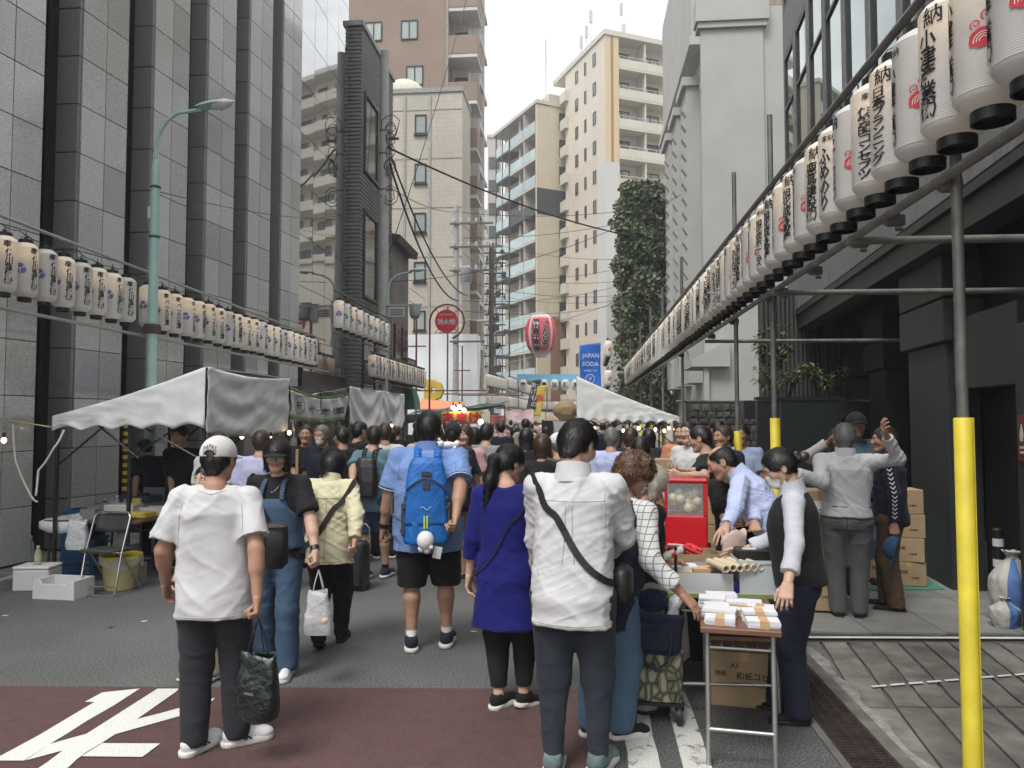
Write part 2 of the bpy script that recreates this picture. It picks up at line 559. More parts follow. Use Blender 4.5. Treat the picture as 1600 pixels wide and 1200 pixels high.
for k in range(-2, 6):
 y0 = 9.14 + (k - 1) * PITCHB
 if y0 > 16: continue
 y1 = y0 + .85
 slope = .1 / .85
 rows = int((6.9 + max(0, (y0 - 8)) * .62 - .1) / PH) + 1
 top = 28
 for r_ in range(top):
  z = .1 + PH * (r_ + .5)
  if r_ < rows and k >= 0:
   link('granite_block', rmesh, A, (-.15, y0 + .0, z))
   for c_ in (0, 1):
    ym = y0 + .035 + .215 + c_ * .42
    link('granite_panel', pmesh, A, (-.02 + slope * (ym - y0), ym, z), (0, 0, -math.atan(slope)))
  else:
   rover.cbox((-.15, y0, z), (.30, .05, PH - .012))
   for c_ in (0, 1):
    ym = y0 + .035 + .215 + c_ * .42
    over.cbox((-.02 + slope * (ym - y0), ym, z), (.05, .41, PH - .01), -math.atan(slope))
 bb = MB(); bb.box(-.62, -.055, y0 + .027, y1, 0, 18.9); part('bay_core', bb, BROWN, A)
 w0, w1 = y1 + .012, y0 + PITCHB - .03
 st = MB(); st.box(-.60, -.50, w0, w1, 0, 18.9)
 part('window_back', st, DKM, A)
 fr = MB()
 fr.box(-.50, -.22, w0, w0 + .06, .05, 18.8); fr.box(-.50, -.30, w1 - .18, w1 - .1, .05, 18.8)
 fr.box(-.5, -.33, w1 - .1, w1 - .06, .05, 18.8)
 for z in np.arange(1.1, 18, 2.1): fr.box(-.497, -.34, w0 + .06, w1 - .18, z, z + .07)
 wf = part('window_strip', fr, DKM, A)
 for z in np.arange(1.17, 17.5, 2.1):
  g = MB(); g.box(-.497, -.47, w0 + .062, w1 - .182, z + .002, z + 2.028); part('pane', g, DKG, wf)
tag(part('granite_panels_above', over, PGR, A), None, None, None, 'stuff')
tag(part('granite_blocks_above', rover, RGR, A), None, None, None, 'stuff')
MIR = M('mirror_glass', (.42, .43, .44), .025, var=0, metal=.93, rv=.05)
MUL = M('grey_joint', (.06, .06, .062), .5, var=0)
bb = MB(); bb.box(-.095, -.06, 16.04, 20.55, .0, 19); part('curtain_back', bb, MUL, A)
gw, gh = .9, 1.22
gmesh = MB(); gmesh.cbox((0, 0, 0), (.03, gw - .014, gh - .014)); gmesh = gmesh.mesh('glass_panel', MIR)
rnd = random.Random(11)
for i in range(5):
 for j in range(15):
  if j < 1: continue
  o = link('glass_panel', gmesh, A, (-.042, 16.05 + gw * (i + .5), gh * (j + .5)))
  o.rotation_euler = (0, R(rnd.uniform(-.25, .25)), R(rnd.uniform(-.3, .3)))
bb = MB(); bb.box(-.75, -.04, 15.75, 16.03, 0, 19); part('end_pier', bb, RGR, A)
bb = MB(); bb.box(-1.2, .0, 16.0, 20.6, 19, 19.5); part('parapet', bb, DKM, A)
bb = MB(); bb.box(-.04, .005, 17.2, 20.5, .1, 2.9); bb.box(-.04, .03, 17.1, 17.2, .1, 3); part('entrance', bb, DKM, A)
b = MB()
hz = M('hazard_yellow', (.6, .42, .03), .5, var=.1); hk = M('hazard_black', (.012, .012, .012), .5, var=.1)
for i in range(12):
 b.lathe([(.045, 0), (.045, .055)], 14, (0, 0, .35 + .11 * i), 0); b.lathe([(.0452, .055), (.0452, .11)], 14, (0, 0, .35 + .11 * i), 1)
single('striped_pole_guard', b, [hz, hk], 'black and yellow striped guard pole before the granite wall', 'pole guard', 40, (-6.38, 10.15, .07))

# ================================================================ dark ribbed building
RIB = M('ribbed_dark_tile', (.17, .17, .168), .6, var=.2, scale=20, rv=0, bump=.2)
B2 = thing('ribbed_building', 'dark grey building with ribbed tile walls behind the glass facade', 'building', (-6.28, 21.0, 0))
HB = 13.2
bb = MB(); bb.box(-10, -.03, .03, 3.7, 0, HB); part('wall', bb, RIB, B2)
bb = MB(); z = .2
while z < HB - .1:
 bb.box(-.5, 0, 0, .03, z, z + .075)            # front ribs
 z += .115
rb = part('front_ribs', bb, RIB, B2); tag(rb, kind='stuff')
bb = MB(); z = .2
wins = [(9.0, 11.4), (5.3, 7.9), (2.2, 4.2)]
while z < HB - .1:
 if not any(a - .1 < z < c for a, c in wins): bb.box(-.03, 0, .03, 3.7, z, z + .075)
 else: bb.box(-.03, 0, .03, .3, z, z + .075); bb.box(-.03, 0, 3.2, 3.7, z, z + .075)
 z += .115
tag(part('side_ribs', bb, RIB, B2), kind='stuff')
bb = MB(); bb.box(-10, .06, -.06, 3.75, HB, HB + .14); part('coping', bb, CONC2, B2)
WFR = M('window_frame_dark', (.02, .02, .022), .4, var=0)
PANE = M('window_glass', (.05, .065, .07), .04, var=0, spec=.8)
CURT = M('curtained_glass', (.34, .39, .38), .12, var=.25, scale=3, stretch=(6, 6, .3), rv=.15)
for a, c in wins:
 fr = MB(); fr.box(-.03,.05,.3,.4,a,c); fr.box(-.03,.05,3.1,3.2,a,c); fr.box(-.03,.05,.4,3.1,a,a + .09); fr.box(-.03,.05,.4,3.1,c - .09,c); fr.box(-.03,.045,1.7,1.8,a + .09,c - .09)
 wq = part('window', fr, WFR, B2)
 for y0, y1 in ((.4, 1.7), (1.8, 3.1)):
  g = MB(); g.box(-.03, .0, y0 + .002, y1 - .002, a + .092, c - .092); part('pane', g, PANE, wq)
# ================================================================ small grey house
C3 = thing('small_house', 'small grey two-storey house with dark eaves past the utility pole', 'building', (-6.3, 24.85, 0))
HSG = M('house_render', (.17, .155, .145), .85, var=.2, scale=2, bump=.1)
bb = MB(); bb.box(-7, 0, 0, 2.4, 0, 7.8); part('wall', bb, HSG, C3)
bb = MB(); bb.add([(-7,-.2,8.9),(.25,-.2,7.7),(.25,2.7,7.7),(-7,2.7,8.9),(-7,-.2,9.1),(.3,-.2,7.95),(.3,2.7,7.95),(-7,2.7,9.1)],[(3,2,1,0),(4,5,6,7),(0,1,5,4),(1,2,6,5),(2,3,7,6),(3,0,4,7)])
part('roof', bb, M('roof_dark', (.05, .046, .045), .7, var=.2), C3)
bb = MB(); bb.box(.005, .06, .25, 1.1, 3.2, 5.0); bb.box(.005, .06, 1.3, 2.1, 3.2, 5.0); wq = part('window', bb, WFR, C3)
g = MB(); g.box(.061, .065, .3, 1.05, 3.25, 4.95); g.box(.061, .065, 1.35, 2.05, 3.25, 4.95); part('pane', g, PANE, wq)
bb = MB(); 
for i in range(12): bb.box(.3, .33, .1 + .19 * i, .13 + .19 * i, 3.0, 3.85)
bb.box(.29, .34, .05, 2.3, 3.85, 3.9); bb.box(.0, .34, .05, 2.3, 2.92, 3.0); part('balcony_rail', bb, WFR, C3)
# ================================================================ window helper
def window(bld, axis, pos, c, z0, w_, h_, frame=WFR, pane=PANE, bars=1, cross=False, t=.07, sill=None):
 """a framed window on the plane axis=pos of a building; c = centre along the other axis; it stands t proud, glass set back"""
 f_ = MB(); s = .07 * max(1, w_ / 1.2)
 def bx(mb, a0, a1, za, zb, d0, d1):
  if axis == 'y': mb.box(a0, a1, pos - d1, pos - d0, za, zb)
  else: mb.box(pos - d1, pos - d0, a0, a1, za, zb)
 a0, a1 = c - w_ / 2, c + w_ / 2
 bx(f_, a0, a0 + s, z0, z0 + h_, 0, t); bx(f_, a1 - s, a1, z0, z0 + h_, 0, t)
 bx(f_, a0 + s, a1 - s, z0, z0 + s, 0, t); bx(f_, a0 + s, a1 - s, z0 + h_ - s, z0 + h_, 0, t)
 for k in range(bars):
  m_ = a0 + (k + 1) * w_ / (bars + 1)
  bx(f_, m_ - s / 2, m_ + s / 2, z0 + s, z0 + h_ - s, 0, t * .9)
 if cross: bx(f_, a0 + s, a1 - s, z0 + h_ * .55 - s / 2, z0 + h_ * .55 + s / 2, 0, t * .88)
 if sill: bx(f_, a0 - .05, a1 + .05, z0 - .1, z0, 0, t * 1.8)
 wq = part('window', f_, frame, bld)
 g = MB(); bx(g, a0 + s + .002, a1 - s - .002, z0 + s + .002, z0 + h_ - s - .002, .0, .03); part('pane', g, pane, wq)
 return wq
def XP(px, y):
 u = (px - 800) / F
 return y * (u * math.cos(YAW) - math.sin(YAW)) / (math.cos(YAW) + u * math.sin(YAW))
# ================================================================ beige tiled building
def tiled(name, col, mortar, sx, sz, var=.15):
 m = M(name, col, .7, var=0)
 t = m.node_tree; b_ = t.nodes['Principled BSDF']; n = t.nodes.new; L = t.links.new
 tx = n('ShaderNodeTexCoord'); sp = n('ShaderNodeSeparateXYZ'); ad = n('ShaderNodeMath'); cm = n('ShaderNodeCombineXYZ')
 L(tx.outputs['Object'], sp.inputs[0]); L(sp.outputs['X'], ad.inputs[0]); L(sp.outputs['Y'], ad.inputs[1])
 L(ad.outputs[0], cm.inputs['X']); L(sp.outputs['Z'], cm.inputs['Y'])
 br = n('ShaderNodeTexBrick'); br.inputs['Color1'].default_value = tuple(c * (1 - var) for c in col) + (1,); br.inputs['Color2'].default_value = tuple(min(1,c * (1 + var)) for c in col) + (1,)
 br.inputs['Mortar'].default_value = tuple(mortar) + (1,); br.inputs['Scale'].default_value = 1; br.inputs['Brick Width'].default_value = sx; br.inputs['Row Height'].default_value = sz; br.inputs['Mortar Size'].default_value = sz * .07
 L(cm.outputs[0], br.inputs['Vector'])
 z = n('ShaderNodeTexNoise'); z.inputs['Scale'].default_value = .35; z.inputs['Detail'].default_value = 6; L(tx.outputs['Object'],z.inputs['Vector'])
 r = n('ShaderNodeMapRange'); r.inputs['From Min'].default_value = .3; r.inputs['From Max'].default_value = .7; r.inputs['To Min'].default_value = .86; r.inputs['To Max'].default_value = 1.08; L(z.outputs['Fac'],r.inputs['Value'])
 s = n('ShaderNodeVectorMath'); s.operation = 'SCALE'; L(br.outputs[0],s.inputs[0]); L(r.outputs[0],s.inputs['Scale']); L(s.outputs[0],b_.inputs['Base Color'])
 return m
BEI = tiled('beige_tile', (.47, .43, .36), (.39, .36, .31), .13, .24, .06)
D4 = thing('beige_building', 'beige tiled building with a column of small windows', 'building', (0, 40.2, 0))
HD = 19.7
bb = MB(); bb.box(-13, -6.35, 0, 3.0, 0, HD); bb.box(-13, -12.9, -.02, 0, 0, HD); part('wall', bb, BEI, D4)
bb = MB()
for xx in (-9.6, -8.2): bb.box(xx, xx + .12, -.07, 0, 0, HD - .2)
for z in np.arange(2.4, 19, 2.72): bb.box(-13, -6.35, -.025, 0, z, z + .05)
part('wall_trim', bb, CONC2, D4)
bb = MB(); bb.box(-13.1, -6.3, -.08, 3.1, HD, HD + .25); part('coping', bb, CONC2, D4)
for k in range(6):
 zc = ZP(195 + 76.8 * k, -8, 40.2)
 window(D4, 'y', 0, XP(655, 40.2), zc - .5, .5 + .15, 1.08, bars=0, sill=True, pane=M('frosted_pane', (.28, .32, .32), .25, var=.1))
window(D4, 'y', 0, XP(600, 40.2), ZP(150, -8, 40.2) - .5, .6, 1.0, bars=0)
bb = MB(); bb.ball((XP(622, 40.2), .8, HD + .25), 1.0, 16, 8, 0, (1.2, .8, .9)); part('roof_dome', bb, M('dome_canvas', (.55, .52, .42), .7), D4, 60)
# ================================================================ brown apartment tower
BRN = tiled('brown_tile', (.25, .178, .135), (.2, .143, .11), .24, .09, .06)
WHE = M('white_render', (.55, .53, .5), .8, var=.08, scale=.6)
E5 = thing('brown_tower', 'tall brown tiled apartment tower with corner balconies', 'building', (0, 43.6, 0))
XE = -7.78
bb = MB(); bb.box(-20, XE, 0, 8, 0, 34); part('wall', bb, BRN, E5)
bb = MB(); bb.box(XE + .003, -6.75, 1.6, 7.2, 0, 34); part('side_wall', bb, WHE, E5)
for k in range(12):
 z = ZP(99 + 77 * k, -6, 43.6) if k < 7 else 0
 z = 23.2 + 2.84 * (3 - k) + .3
 if z < 1: break
 s_ = MB(); s_.box(XE + .003, -6.0, -.05, 2.1, z - .22, z); bl = part('balcony', s_, WHE, E5)
 s_ = MB(); s_.box(XE + .003, -5.98, -.08, .0, z, z + 1.12); s_.box(-6.1, -5.98, .0, 2.0, z, z + 1.12); part('parapet', s_, BRN, bl)
 s_ = MB(); s_.box(XE + .2, -6.8, 1.5, 1.58, z + .05, z + 2.1); part('balcony_door', s_, PANE, bl)
 s_ = MB(); s_.box(-6.75,-6.2,2.6,2.75,z - .3,z + 2.54); s_.box(-6.75,-6.2,4.9,5.05,z - .3,z + 2.54); s_.box(-6.75,-6.25,2.75,7,z - .3,z - .02); part('side_fin',s_,WHE,E5)
 window(E5, 'x', -6.75, 3.7, z + .9, 1.2, 1.2, t=-.06)
 window(E5, 'x', -6.75, 6.0, z + .9, 1.2, 1.2, t=-.06)
for px, py in ((636, 45), (579, 45), (645, 117), (520, 45)):
 window(E5, 'y', 0, XP(px, 43.6), ZP(py + 16, -9, 43.6), 28 * 43.6 / F, 32 * 44 / F, bars=1, pane=CURT)
bb = MB(); bb.tube([(XP(697, 43.6), -.08, 12), (XP(697, 43.6), -.08, 33)], .07, 8); part('rain_pipe', bb, CONC2, E5)
# ================================================================ white sheeted scaffold in front of the beige building
SHEET = M('white_sheeting', (.80, .82, .84), .7, var=.02, scale=1.5, bump=.15, bscale=1.3, bdist=.1)
rnd = random.Random(5)
b = MB()
def sheet_front(u, v): return (-9.6 + 4.3 * u, 38.6 + .04 * math.sin(u * 23 + v * 4) + .03 * math.sin(v * 17), 6.15 * v)
b.grid(sheet_front, 30, 12)
b.grid(lambda u, v: (-5.3 + .03 * math.sin(v * 9), 38.6 + 1.2 * u, 6.15 * v), 6, 12)
b.box(-9.6, -5.3, 38.64, 39.8, 6.1, 6.16)
single('sheeted_scaffold', b, SHEET, 'building front wrapped in plain white sheeting behind the hydrant sign', 'scaffold sheeting', 60)
# ================================================================ far apartment building with glass balconies (turned)
YEL = M('yellow_tile_wall', (.52, .455, .34), .7, var=.07, scale=.5)
BLK = M('black_wall', (.035, .037, .045), .5, var=.1, scale=2)
BGL = M('balcony_glass', (.38, .47, .47), .12, var=.15, scale=.6, rv=.2, spec=.7)
LGC = M('light_slab', (.5, .47, .41), .75, var=.08)
SHD = M('balcony_recess', (.2, .185, .16), .8, var=.1)
o_ = Vector((2.6 * math.cos(YAW) - 78 * math.sin(YAW), 2.6 * math.sin(YAW) + 78 * math.cos(YAW), 0))
F6 = thing('balcony_apartments', 'yellow and black apartment building with glass balconies at the street end', 'building', o_, R(31.15))
HF = 35.0
bb = MB(); bb.box(1.5, 12, 0, 11, 0, HF); part('wall', bb, YEL, F6)
bb = MB(); bb.box(0, 1.5, 0, .3, 3, HF - .1); part('corner_wall', bb, YEL, F6)
bb = MB(); bb.box(-.1, 12.1, -.1, 11.2, HF, HF + .4); bb.box(2, 5, 1, 6, HF + .4, HF + 1.8); part('roof', bb, LGC, F6)
bb = MB(); bb.tube([(2.2, 2, HF), (2.2, 2, HF + 8.2)], .05, 6); part('lightning_rod', bb, CONC2, F6)
bb = MB(); bb.box(-.012, 12.02, -.03, 0, 23.2, 26.0); part('black_band', bb, BLK, F6)
for i in range(12):
 z = HF - 2.9 * (i + 1)
 if z < 2: break
 s_ = MB(); s_.box(-.05, 1.5, .3, 6.4, z - .18, z); bl = part('balcony', s_, LGC if not 22 < z < 25 else BLK, F6)
 s_ = MB(); s_.box(-.04,-.0,.35,2.95,z + .04,z + 1.1); s_.box(-.04,0,3.1,6.3,z + .04,z + 1.1); part('glass_rail',s_,BGL if not 22 < z < 25 else BLK,bl)
 s_ = MB(); s_.box(1.44, 1.5, .8, 5.8, z + .1, z + 2.3); part('balcony_door', s_, PANE, bl)
 s_ = MB(); s_.box(0, 1.4, 2.95, 3.08, z, z + 2.72); part('divider', s_, LGC, bl)
 s_ = MB(); s_.box(.5, .9, 4.8, 5.2, z, z + 2.72); part('column', s_, LGC, bl)
 s_ = MB(); s_.box(-.1, 1.5, 6.4, 10.1, z - .18, z); bl = part('balcony', s_, BLK, F6)
 s_ = MB(); s_.box(-.09, -.05, 6.5, 10.0, z + .04, z + 1.1); part('glass_rail', s_, BGL, bl)
 for ya_ in (6.4, 8.2, 9.95):
  s_ = MB(); s_.box(-.12, .0, ya_, ya_ + .15, z, z + 2.72); part('divider', s_, BLK, bl)
 if i not in (3,):
  window(F6, 'y', 0 if not 22 < z < 25 else -.03, 3.4, z + .45, 1.45, 1.85, bars=1, cross=True)
bb = MB(); bb.box(1.6, 3.2, -.25, 0, 0, 12.5); part('brick_pier', bb, M('red_brown_brick', (.2, .1, .065), .8, var=.2, scale=6), F6)
bb = MB(); bb.box(.0, 12, -.2, 0, 0, 3.6); part('shop_front', bb, DKG, F6)
# ================================================================ cream apartment tower (turned)
CRM = M('cream_wall', (.60, .545, .46), .75, var=.06, scale=.4)
CRW = M('white_wall', (.53, .53, .515), .75, var=.05, scale=.4)
PCH = M('peach_wall', (.55, .42, .28), .75, var=.05, scale=.4)
CRL = M('pale_parapet', (.55, .52, .44), .75, var=.05, scale=.5)
o_ = Vector((8.8 * math.cos(YAW) - 70 * math.sin(YAW), 8.8 * math.sin(YAW) + 70 * math.cos(YAW), 0))
G7 = thing('cream_tower', 'tall cream apartment tower with stacked balconies and a yellow stripe', 'building', o_, R(25.65))
HG = 38.2
bb = MB(); bb.box(.0, 1.45, .0, 9, 0, HG); bb.box(1.45, 26, 1.6, 12, 0, HG); part('wall', bb, CRM, G7)
bb = MB(); bb.box(0, 1.45, -.04, 0, 26.0, HG - .1); part('stripe_panel', bb, M('yellow_stripe', (.58, .46, .27), .75, var=.05), G7)
bb = MB(); bb.box(.6, .85, -.07, -.04, 26.0, HG - .1); part('stripe', bb, M('brown_stripe', (.3, .18, .1), .75), G7)
bb = MB(); bb.box(-.03, 1.47, -.05, 0, 0, 26); bb.box(-.03, 0, 0, 1.6, 0, 26.0); part('white_strip', bb, CRW, G7)
bb = MB(); bb.box(-.02, 0, 1.62, 8.5, 0, 27.2); part('lower_wall', bb, M('tan_wall', (.56, .49, .405), .75, var=.06, scale=.4), G7)
bb = MB(); bb.box(-.15, 26, -.15, 12, HG, HG + .5); bb.box(5, 6.5, 2, 4, HG + .5, HG + 1.7); part('roof', bb, CRL, G7)
for i in range(13):
 z = HG - 2.9 * (i + 1)
 if z < 1: break
 for yy in (2.2, 4.2, 6.2):
  window(G7, 'x', 0 if z > 27 else -.02, yy, z + .8, .62 if yy != 4.2 else .4, 1.25, bars=0, t=.06)
 s_ = MB(); s_.box(1.45, 7.6, -.1, 1.6, z - .2, z); bl = part('balcony', s_, CRL, G7)
 s_ = MB(); s_.box(1.45, 7.6, -.12, .02, z, z + .82); part('parapet', s_, PCH if i in (4, 5) else CRL, bl)
 s_ = MB(); s_.tube([(1.5, -.05, z + 1.1), (7.5, -.05, z + 1.1)], .03, 6)
 for k in range(7): s_.box(1.5 + k * .99, 1.54 + k * .99, -.07, -.03, z + .82, z + 1.1)
 part('hand_rail', s_, M('aluminium', (.6, .62, .63), .35, var=0, metal=.7), bl)
 s_ = MB(); s_.box(9, 25, -.12, 1.6, z - .2, z + .82); part('balcony', s_, CRL, G7)
 for xx in (11, 14, 17, 20, 23): window(G7, 'y', 1.6, xx, z + .25, 1.9, 2.0)
 s_ = MB(); s_.box(4.3, 4.45, .02, 1.6, z, z + 2.7); part('divider', s_, CRL, bl)
 window(G7, 'y', 1.6, 2.6, z + .25, 1.7, 2.0, pane=CURT if i % 3 else PANE)
 window(G7, 'y', 1.6, 5.8, z + .25, 1.9, 2.0, pane=PANE if i % 2 else CURT)
 s_ = MB(); s_.box(-.4, .0, 8.2, 9.6, z - .2, z + .9); part('end_ledge', s_, CRL, G7)
an = MB()
for xx, yy, hh in ((.2, 5.5, 2.6), (.3, 4.5, 3.2), (.25, 3.4, 4.2), (2.6, 1.5, 4.4), (2.9, 1.5, 2.4)):
 an.tube([(xx, yy, HG + .4), (xx, yy, HG + hh)], .04, 6)
 an.box(xx - .14, xx + .14, yy - .12, yy + .12, HG + hh - 1.3, HG + hh - .1)
tag(part('antenna', an, M('antenna_grey', (.5, .5, .52), .5, var=0), G7), kind='stuff')
dsh = MB(); dsh.lathe([(.0,0),(.35,.05),(.6,.2)],16); dsh.tube([(0,0,0),(0,0,-.8)],.04,6); dsh.xf(Matrix.Translation((7,1,HG + 1.4)) @ Matrix.Rotation(R(60),4,'X'))
part('satellite_dish', dsh, CRW, G7, 60)
for nm, px0, px1, d_, top, col, lb in (('grey_block', 762, 782, 96, 215, (.42, .41, .4), 'narrow pale grey building far down the street'),
                                       ('far_block', 720, 782, 130, 330, (.4, .4, .41), 'distant low grey building closing the street'),
                                       ('rear_block', 1000, 1300, 60, 400, (.5, .45, .37), 'tan building half hidden behind the trimmed tree')):
 a, c = P(px0, top, d_), P(px1, top, d_)
 t_ = thing(nm, lb, 'building', (a.x, a.y, 0), YAW)
 w_ = (c - a).length
 bb = MB(); bb.box(0, w_, 0, 8, 0, a.z); part('wall', bb, M('far_' + nm, col, .8, var=.08, scale=.3), t_)
 bb = MB(); bb.box(-.1, w_ + .1, -.15, 8.1, a.z, a.z + .4); part('roof', bb, LGC, t_)
 for i in range(int(a.z / 3)):
  for k in range(max(1, int(w_ / 3))):
   window(t_, 'y', 0, (k + .5) * w_ / max(1, int(w_ / 3)), 1 + 3 * i, 1.3, 1.5, t=.1)
# ================================================================ right: dark modern building on piers
IA = R(-5.06)
GRY = M('grey_stone_cladding', (.17, .172, .175), .6, var=.25, scale=14, bump=.35, bscale=40, rv=.1, stretch=(1, 1, .4))
DRK = M('charcoal_panel', (.02, .021, .023), .5, var=.15, scale=3, bump=.06)
DRK2 = M('charcoal_pier', (.027, .029, .03), .55, var=.18, scale=2.5, rv=.1, stretch=(1, 1, .3))
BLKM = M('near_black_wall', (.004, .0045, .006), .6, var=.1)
RFL = M('reflecting_window', (.22, .27, .27), .02, var=0, metal=.85, rv=.06)
I8 = thing('dark_office_building', 'dark office building on charcoal piers with stone fascia and tall windows', 'building', (3.29, 5.95, 0), IA)
bb = MB(); bb.box(.07, 9, -7, 9.44, 3.83, 14.5); part('core_wall', bb, GROUT, I8)
fm = {}
def slab(y0, y1, z0, z1, mat=GRY, x0=-.0, x1=.06, name='stone_slab'):
 key = (round(y1 - y0, 3), round(z1 - z0, 3), round(x1 - x0, 3), mat.name)
 if key not in fm:
  q = MB(); q.cbox((0, 0, 0), (x1 - x0, y1 - y0 - .012, z1 - z0 - .012), b=.006); fm[key] = q.mesh(name, mat)
 link(name, fm[key], I8, ((x0 + x1) / 2, (y0 + y1) / 2, (z0 + z1) / 2))
for i in range(14):
 y0 = -6.96 + 1.17 * i
 slab(y0, y0 + 1.17, 3.8, 4.55); slab(y0, y0 + 1.17, 4.55, 5.3)
 slab(y0, y0 + 1.17, 9.0, 9.9)
for i in range(14):                              # window bays
 y0 = -6.96 + 1.17 * i
 for z0, z1 in ((5.3, 9.0), (9.9, 14.2)):
  q = MB(); q.box(-.02, .06, y0 + .006, y0 + .16, z0 + .006, z1 - .006); part('mullion', q, GRY, I8)
  q = MB(); q.box(.0,.06,y0 + .165,y0 + .23,z0 + .01,z1 - .01); q.box(.0,.06,y0 + 1.10,y0 + 1.165,z0 + .01,z1 - .01); q.box(0,.06,y0 + .23,y0 + 1.1,z0 + .01,z0 + .09); q.box(0,.06,y0 + .23,y0 + 1.1,z1 - .09,z1 - .01); q.box(.0,.055,y0 + .23,y0 + 1.1,z0 + 2.6,z0 + 2.66)
  wq = part('window', q, WFR, I8)
  q = MB(); q.box(.03, .05, y0 + .232, y0 + 1.098, z0 + .092, z1 - .092); part('pane', q, RFL, wq)
q = MB(); q.box(.0, 9, 9.44, 9.5, 3.8, 14.5); part('end_wall', q, GRY, I8)
q = MB(); q.box(-.02, 9, -7, 9.5, 14.5, 14.9); part('parapet', q, DRK, I8)
q = MB(); q.box(.0, 7, -7, 9.4, 3.70, 3.79); part('soffit', q, DRK, I8)
for x0, x1, zz in ((.05, .35, 3.45), (1.1, 1.5, 3.2), (2.6, 3.0, 3.3)):
 q = MB(); q.box(x0, x1, -7, 9.3, zz, 3.698); part('beam', q, DRK2, I8)
def pier(x, y0, y1, w_=.32, cap=True, cy=.12):
 q = MB(); q.cbox((x + w_ / 2, (y0 + y1) / 2, 1.27), (w_, y1 - y0, 2.54), b=.01); p_ = part('pier', q, DRK2, I8)
 if cap:
  for za, zb in ((2.545, 2.98), (3.0, 3.44)):
   q = MB(); q.cbox((x + w_ / 2, (y0 + y1) / 2, (za + zb) / 2), (w_ + cy, y1 - y0 + cy * 1.6, zb - za), b=.012); part('capital', q, DRK2, p_)
pier(.27, 2.2, 3.35)
pier(.9, 6.4, 7.3)
pier(.9, 8.5, 9.2)
pier(.26, .42, .72, .3, False)
pier(.26, -1.9, -1.4, .3, False)
q = MB(); q.box(.3, .5, .73, 2.1, 2.05, 2.75); part('lintel', q, DRK2, I8)
q = MB(); q.box(.6, .7, -6, 2.2, 0, 3.698); part('opening_shade_sheet', q, BLKM, I8)  # near-black sheet standing in for the shade inside the open bay
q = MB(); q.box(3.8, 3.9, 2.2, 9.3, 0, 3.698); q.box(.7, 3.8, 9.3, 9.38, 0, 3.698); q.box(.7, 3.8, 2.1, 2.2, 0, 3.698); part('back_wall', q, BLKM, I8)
q = MB(); q.lathe([(.09, 0), (.09, .02)], 20, (1.9, 7.6, 3.17)); o = part('downlight', q, M('lamp_white', (1, .97, .9), .5, var=0, emit=9), I8)
q = MB(); q.box(-.012,0,-.075,.075,-.19,.19); sg = thing('red_notice','small dark red notice with white figure on the charcoal pier','sign',(3.29,5.95,0),IA)
q.xf(Matrix.Translation((.25, .57, 1.60))); part('board', q, M('notice_red', (.16, .03, .03), .5, var=0), sg)
q = MB(); q.xprism([(0,.09),(.03,0),(.018,-.05),(-.018,-.05),(-.03,0)],0,.004); q.cbox((0,.002,-.1),(.06,.004,.02)); q.cbox((0,.002,-.14),(.06,.004,.02))
q.xf(Matrix.Translation((.234, .57, 1.62)) @ Matrix.Rotation(R(90), 4, 'Z')); part('figure', q, CRW, sg)
a, c = G(1286, 924, .02), G(1476, 922, .02)
q = MB()
ux = (c - a).normalized(); uy = Vector((-ux.y, ux.x, 0)).normalized(); uy = Vector((math.sin(R(5)), math.cos(R(5)), 0))
vs = [a - ux * .4, c, c + uy * 1.25, c + uy * 3.3 + ux * .3, a - ux * .4 + uy * 3.3]
q.prism([(p.x, p.y) for p in vs], .0205, .032)
single('green_mat', q, GREEN, 'flat green mat on the terrace before the piers', 'mat')
# ================================================================ gate, ribbed wall, stone wall, planter
gt_ = thing('dark_gate', 'dark panelled metal gate wall between stone wall and entrance', 'gate', P(1185, 755, 11.2) * 1, YAW)
gt_.location.z = 0
q = MB(); q.box(0, .33, 0, .08, 0, 2.02); part('gate_panel', q, M('gate_charcoal', (.017, .021, .023), .45, var=.1), gt_)
q = MB(); q.box(.36, 1.22, 0, .08, 0, 2.03); p_ = part('gate_panel', q, M('gate_charcoal'), gt_)
q = MB(); q.box(.42, .5, -.05, 0, .9, 1.1); part('handle', q, WFR, p_)
q = MB(); q.box(-.02, 1.26, -.02, .1, 2.035, 2.08); part('top_rail', q, WFR, gt_)
rw = thing('ribbed_wall', 'dark wall of narrow vertical ribs behind the planter', 'wall', P(1190, 600, 14.2), YAW); rw.location.z = 0
q = MB(); q.box(0, 1.9, .05, .15, 0, 4.2); part('backing', q, DRK, rw)
q = MB(); q.box(0, .05, 0, .05, 0, .05)
rbm = MB(); rbm.box(0, .045, 0, .06, 0, 4.2); rbm = rbm.mesh('rib', M('rib_grey', (.06, .062, .06), .6, var=.1))
for i in range(24): link('rib', rbm, rw, (.08 * i, -.012, 0))
st = thing('stone_wall', 'low wall of rough dark grey stones under the pipe rail', 'wall', P(1078, 680, 16.5), YAW); st.location.z = 0
q = MB(); q.box(0, 1.75, .04, .4, 0, 2.12); part('backing', q, GROUT, st)
rnd = random.Random(21)
STN = M('rough_stone', (.085, .083, .08), .9, var=.4, scale=9, bump=.8, bscale=18, rv=.3, bdist=.03)
def stone_mesh(sd):
 rr = random.Random(sd); m_ = MB()
 vs = [(sx * .5 * rr.uniform(.8,1),(.5 if sy > 0 else -.5 * rr.uniform(.5,1)),sz * .5 * rr.uniform(.8,1)) for sx in (-1,1) for sy in (-1,1) for sz in (-1,1)] + [(rr.uniform(-.2,.2),-.62,rr.uniform(-.2,.2))]
 m_.add(vs, hull(vs)); return m_.mesh('stone', STN)
sms = [stone_mesh(i) for i in range(6)]
z = .0
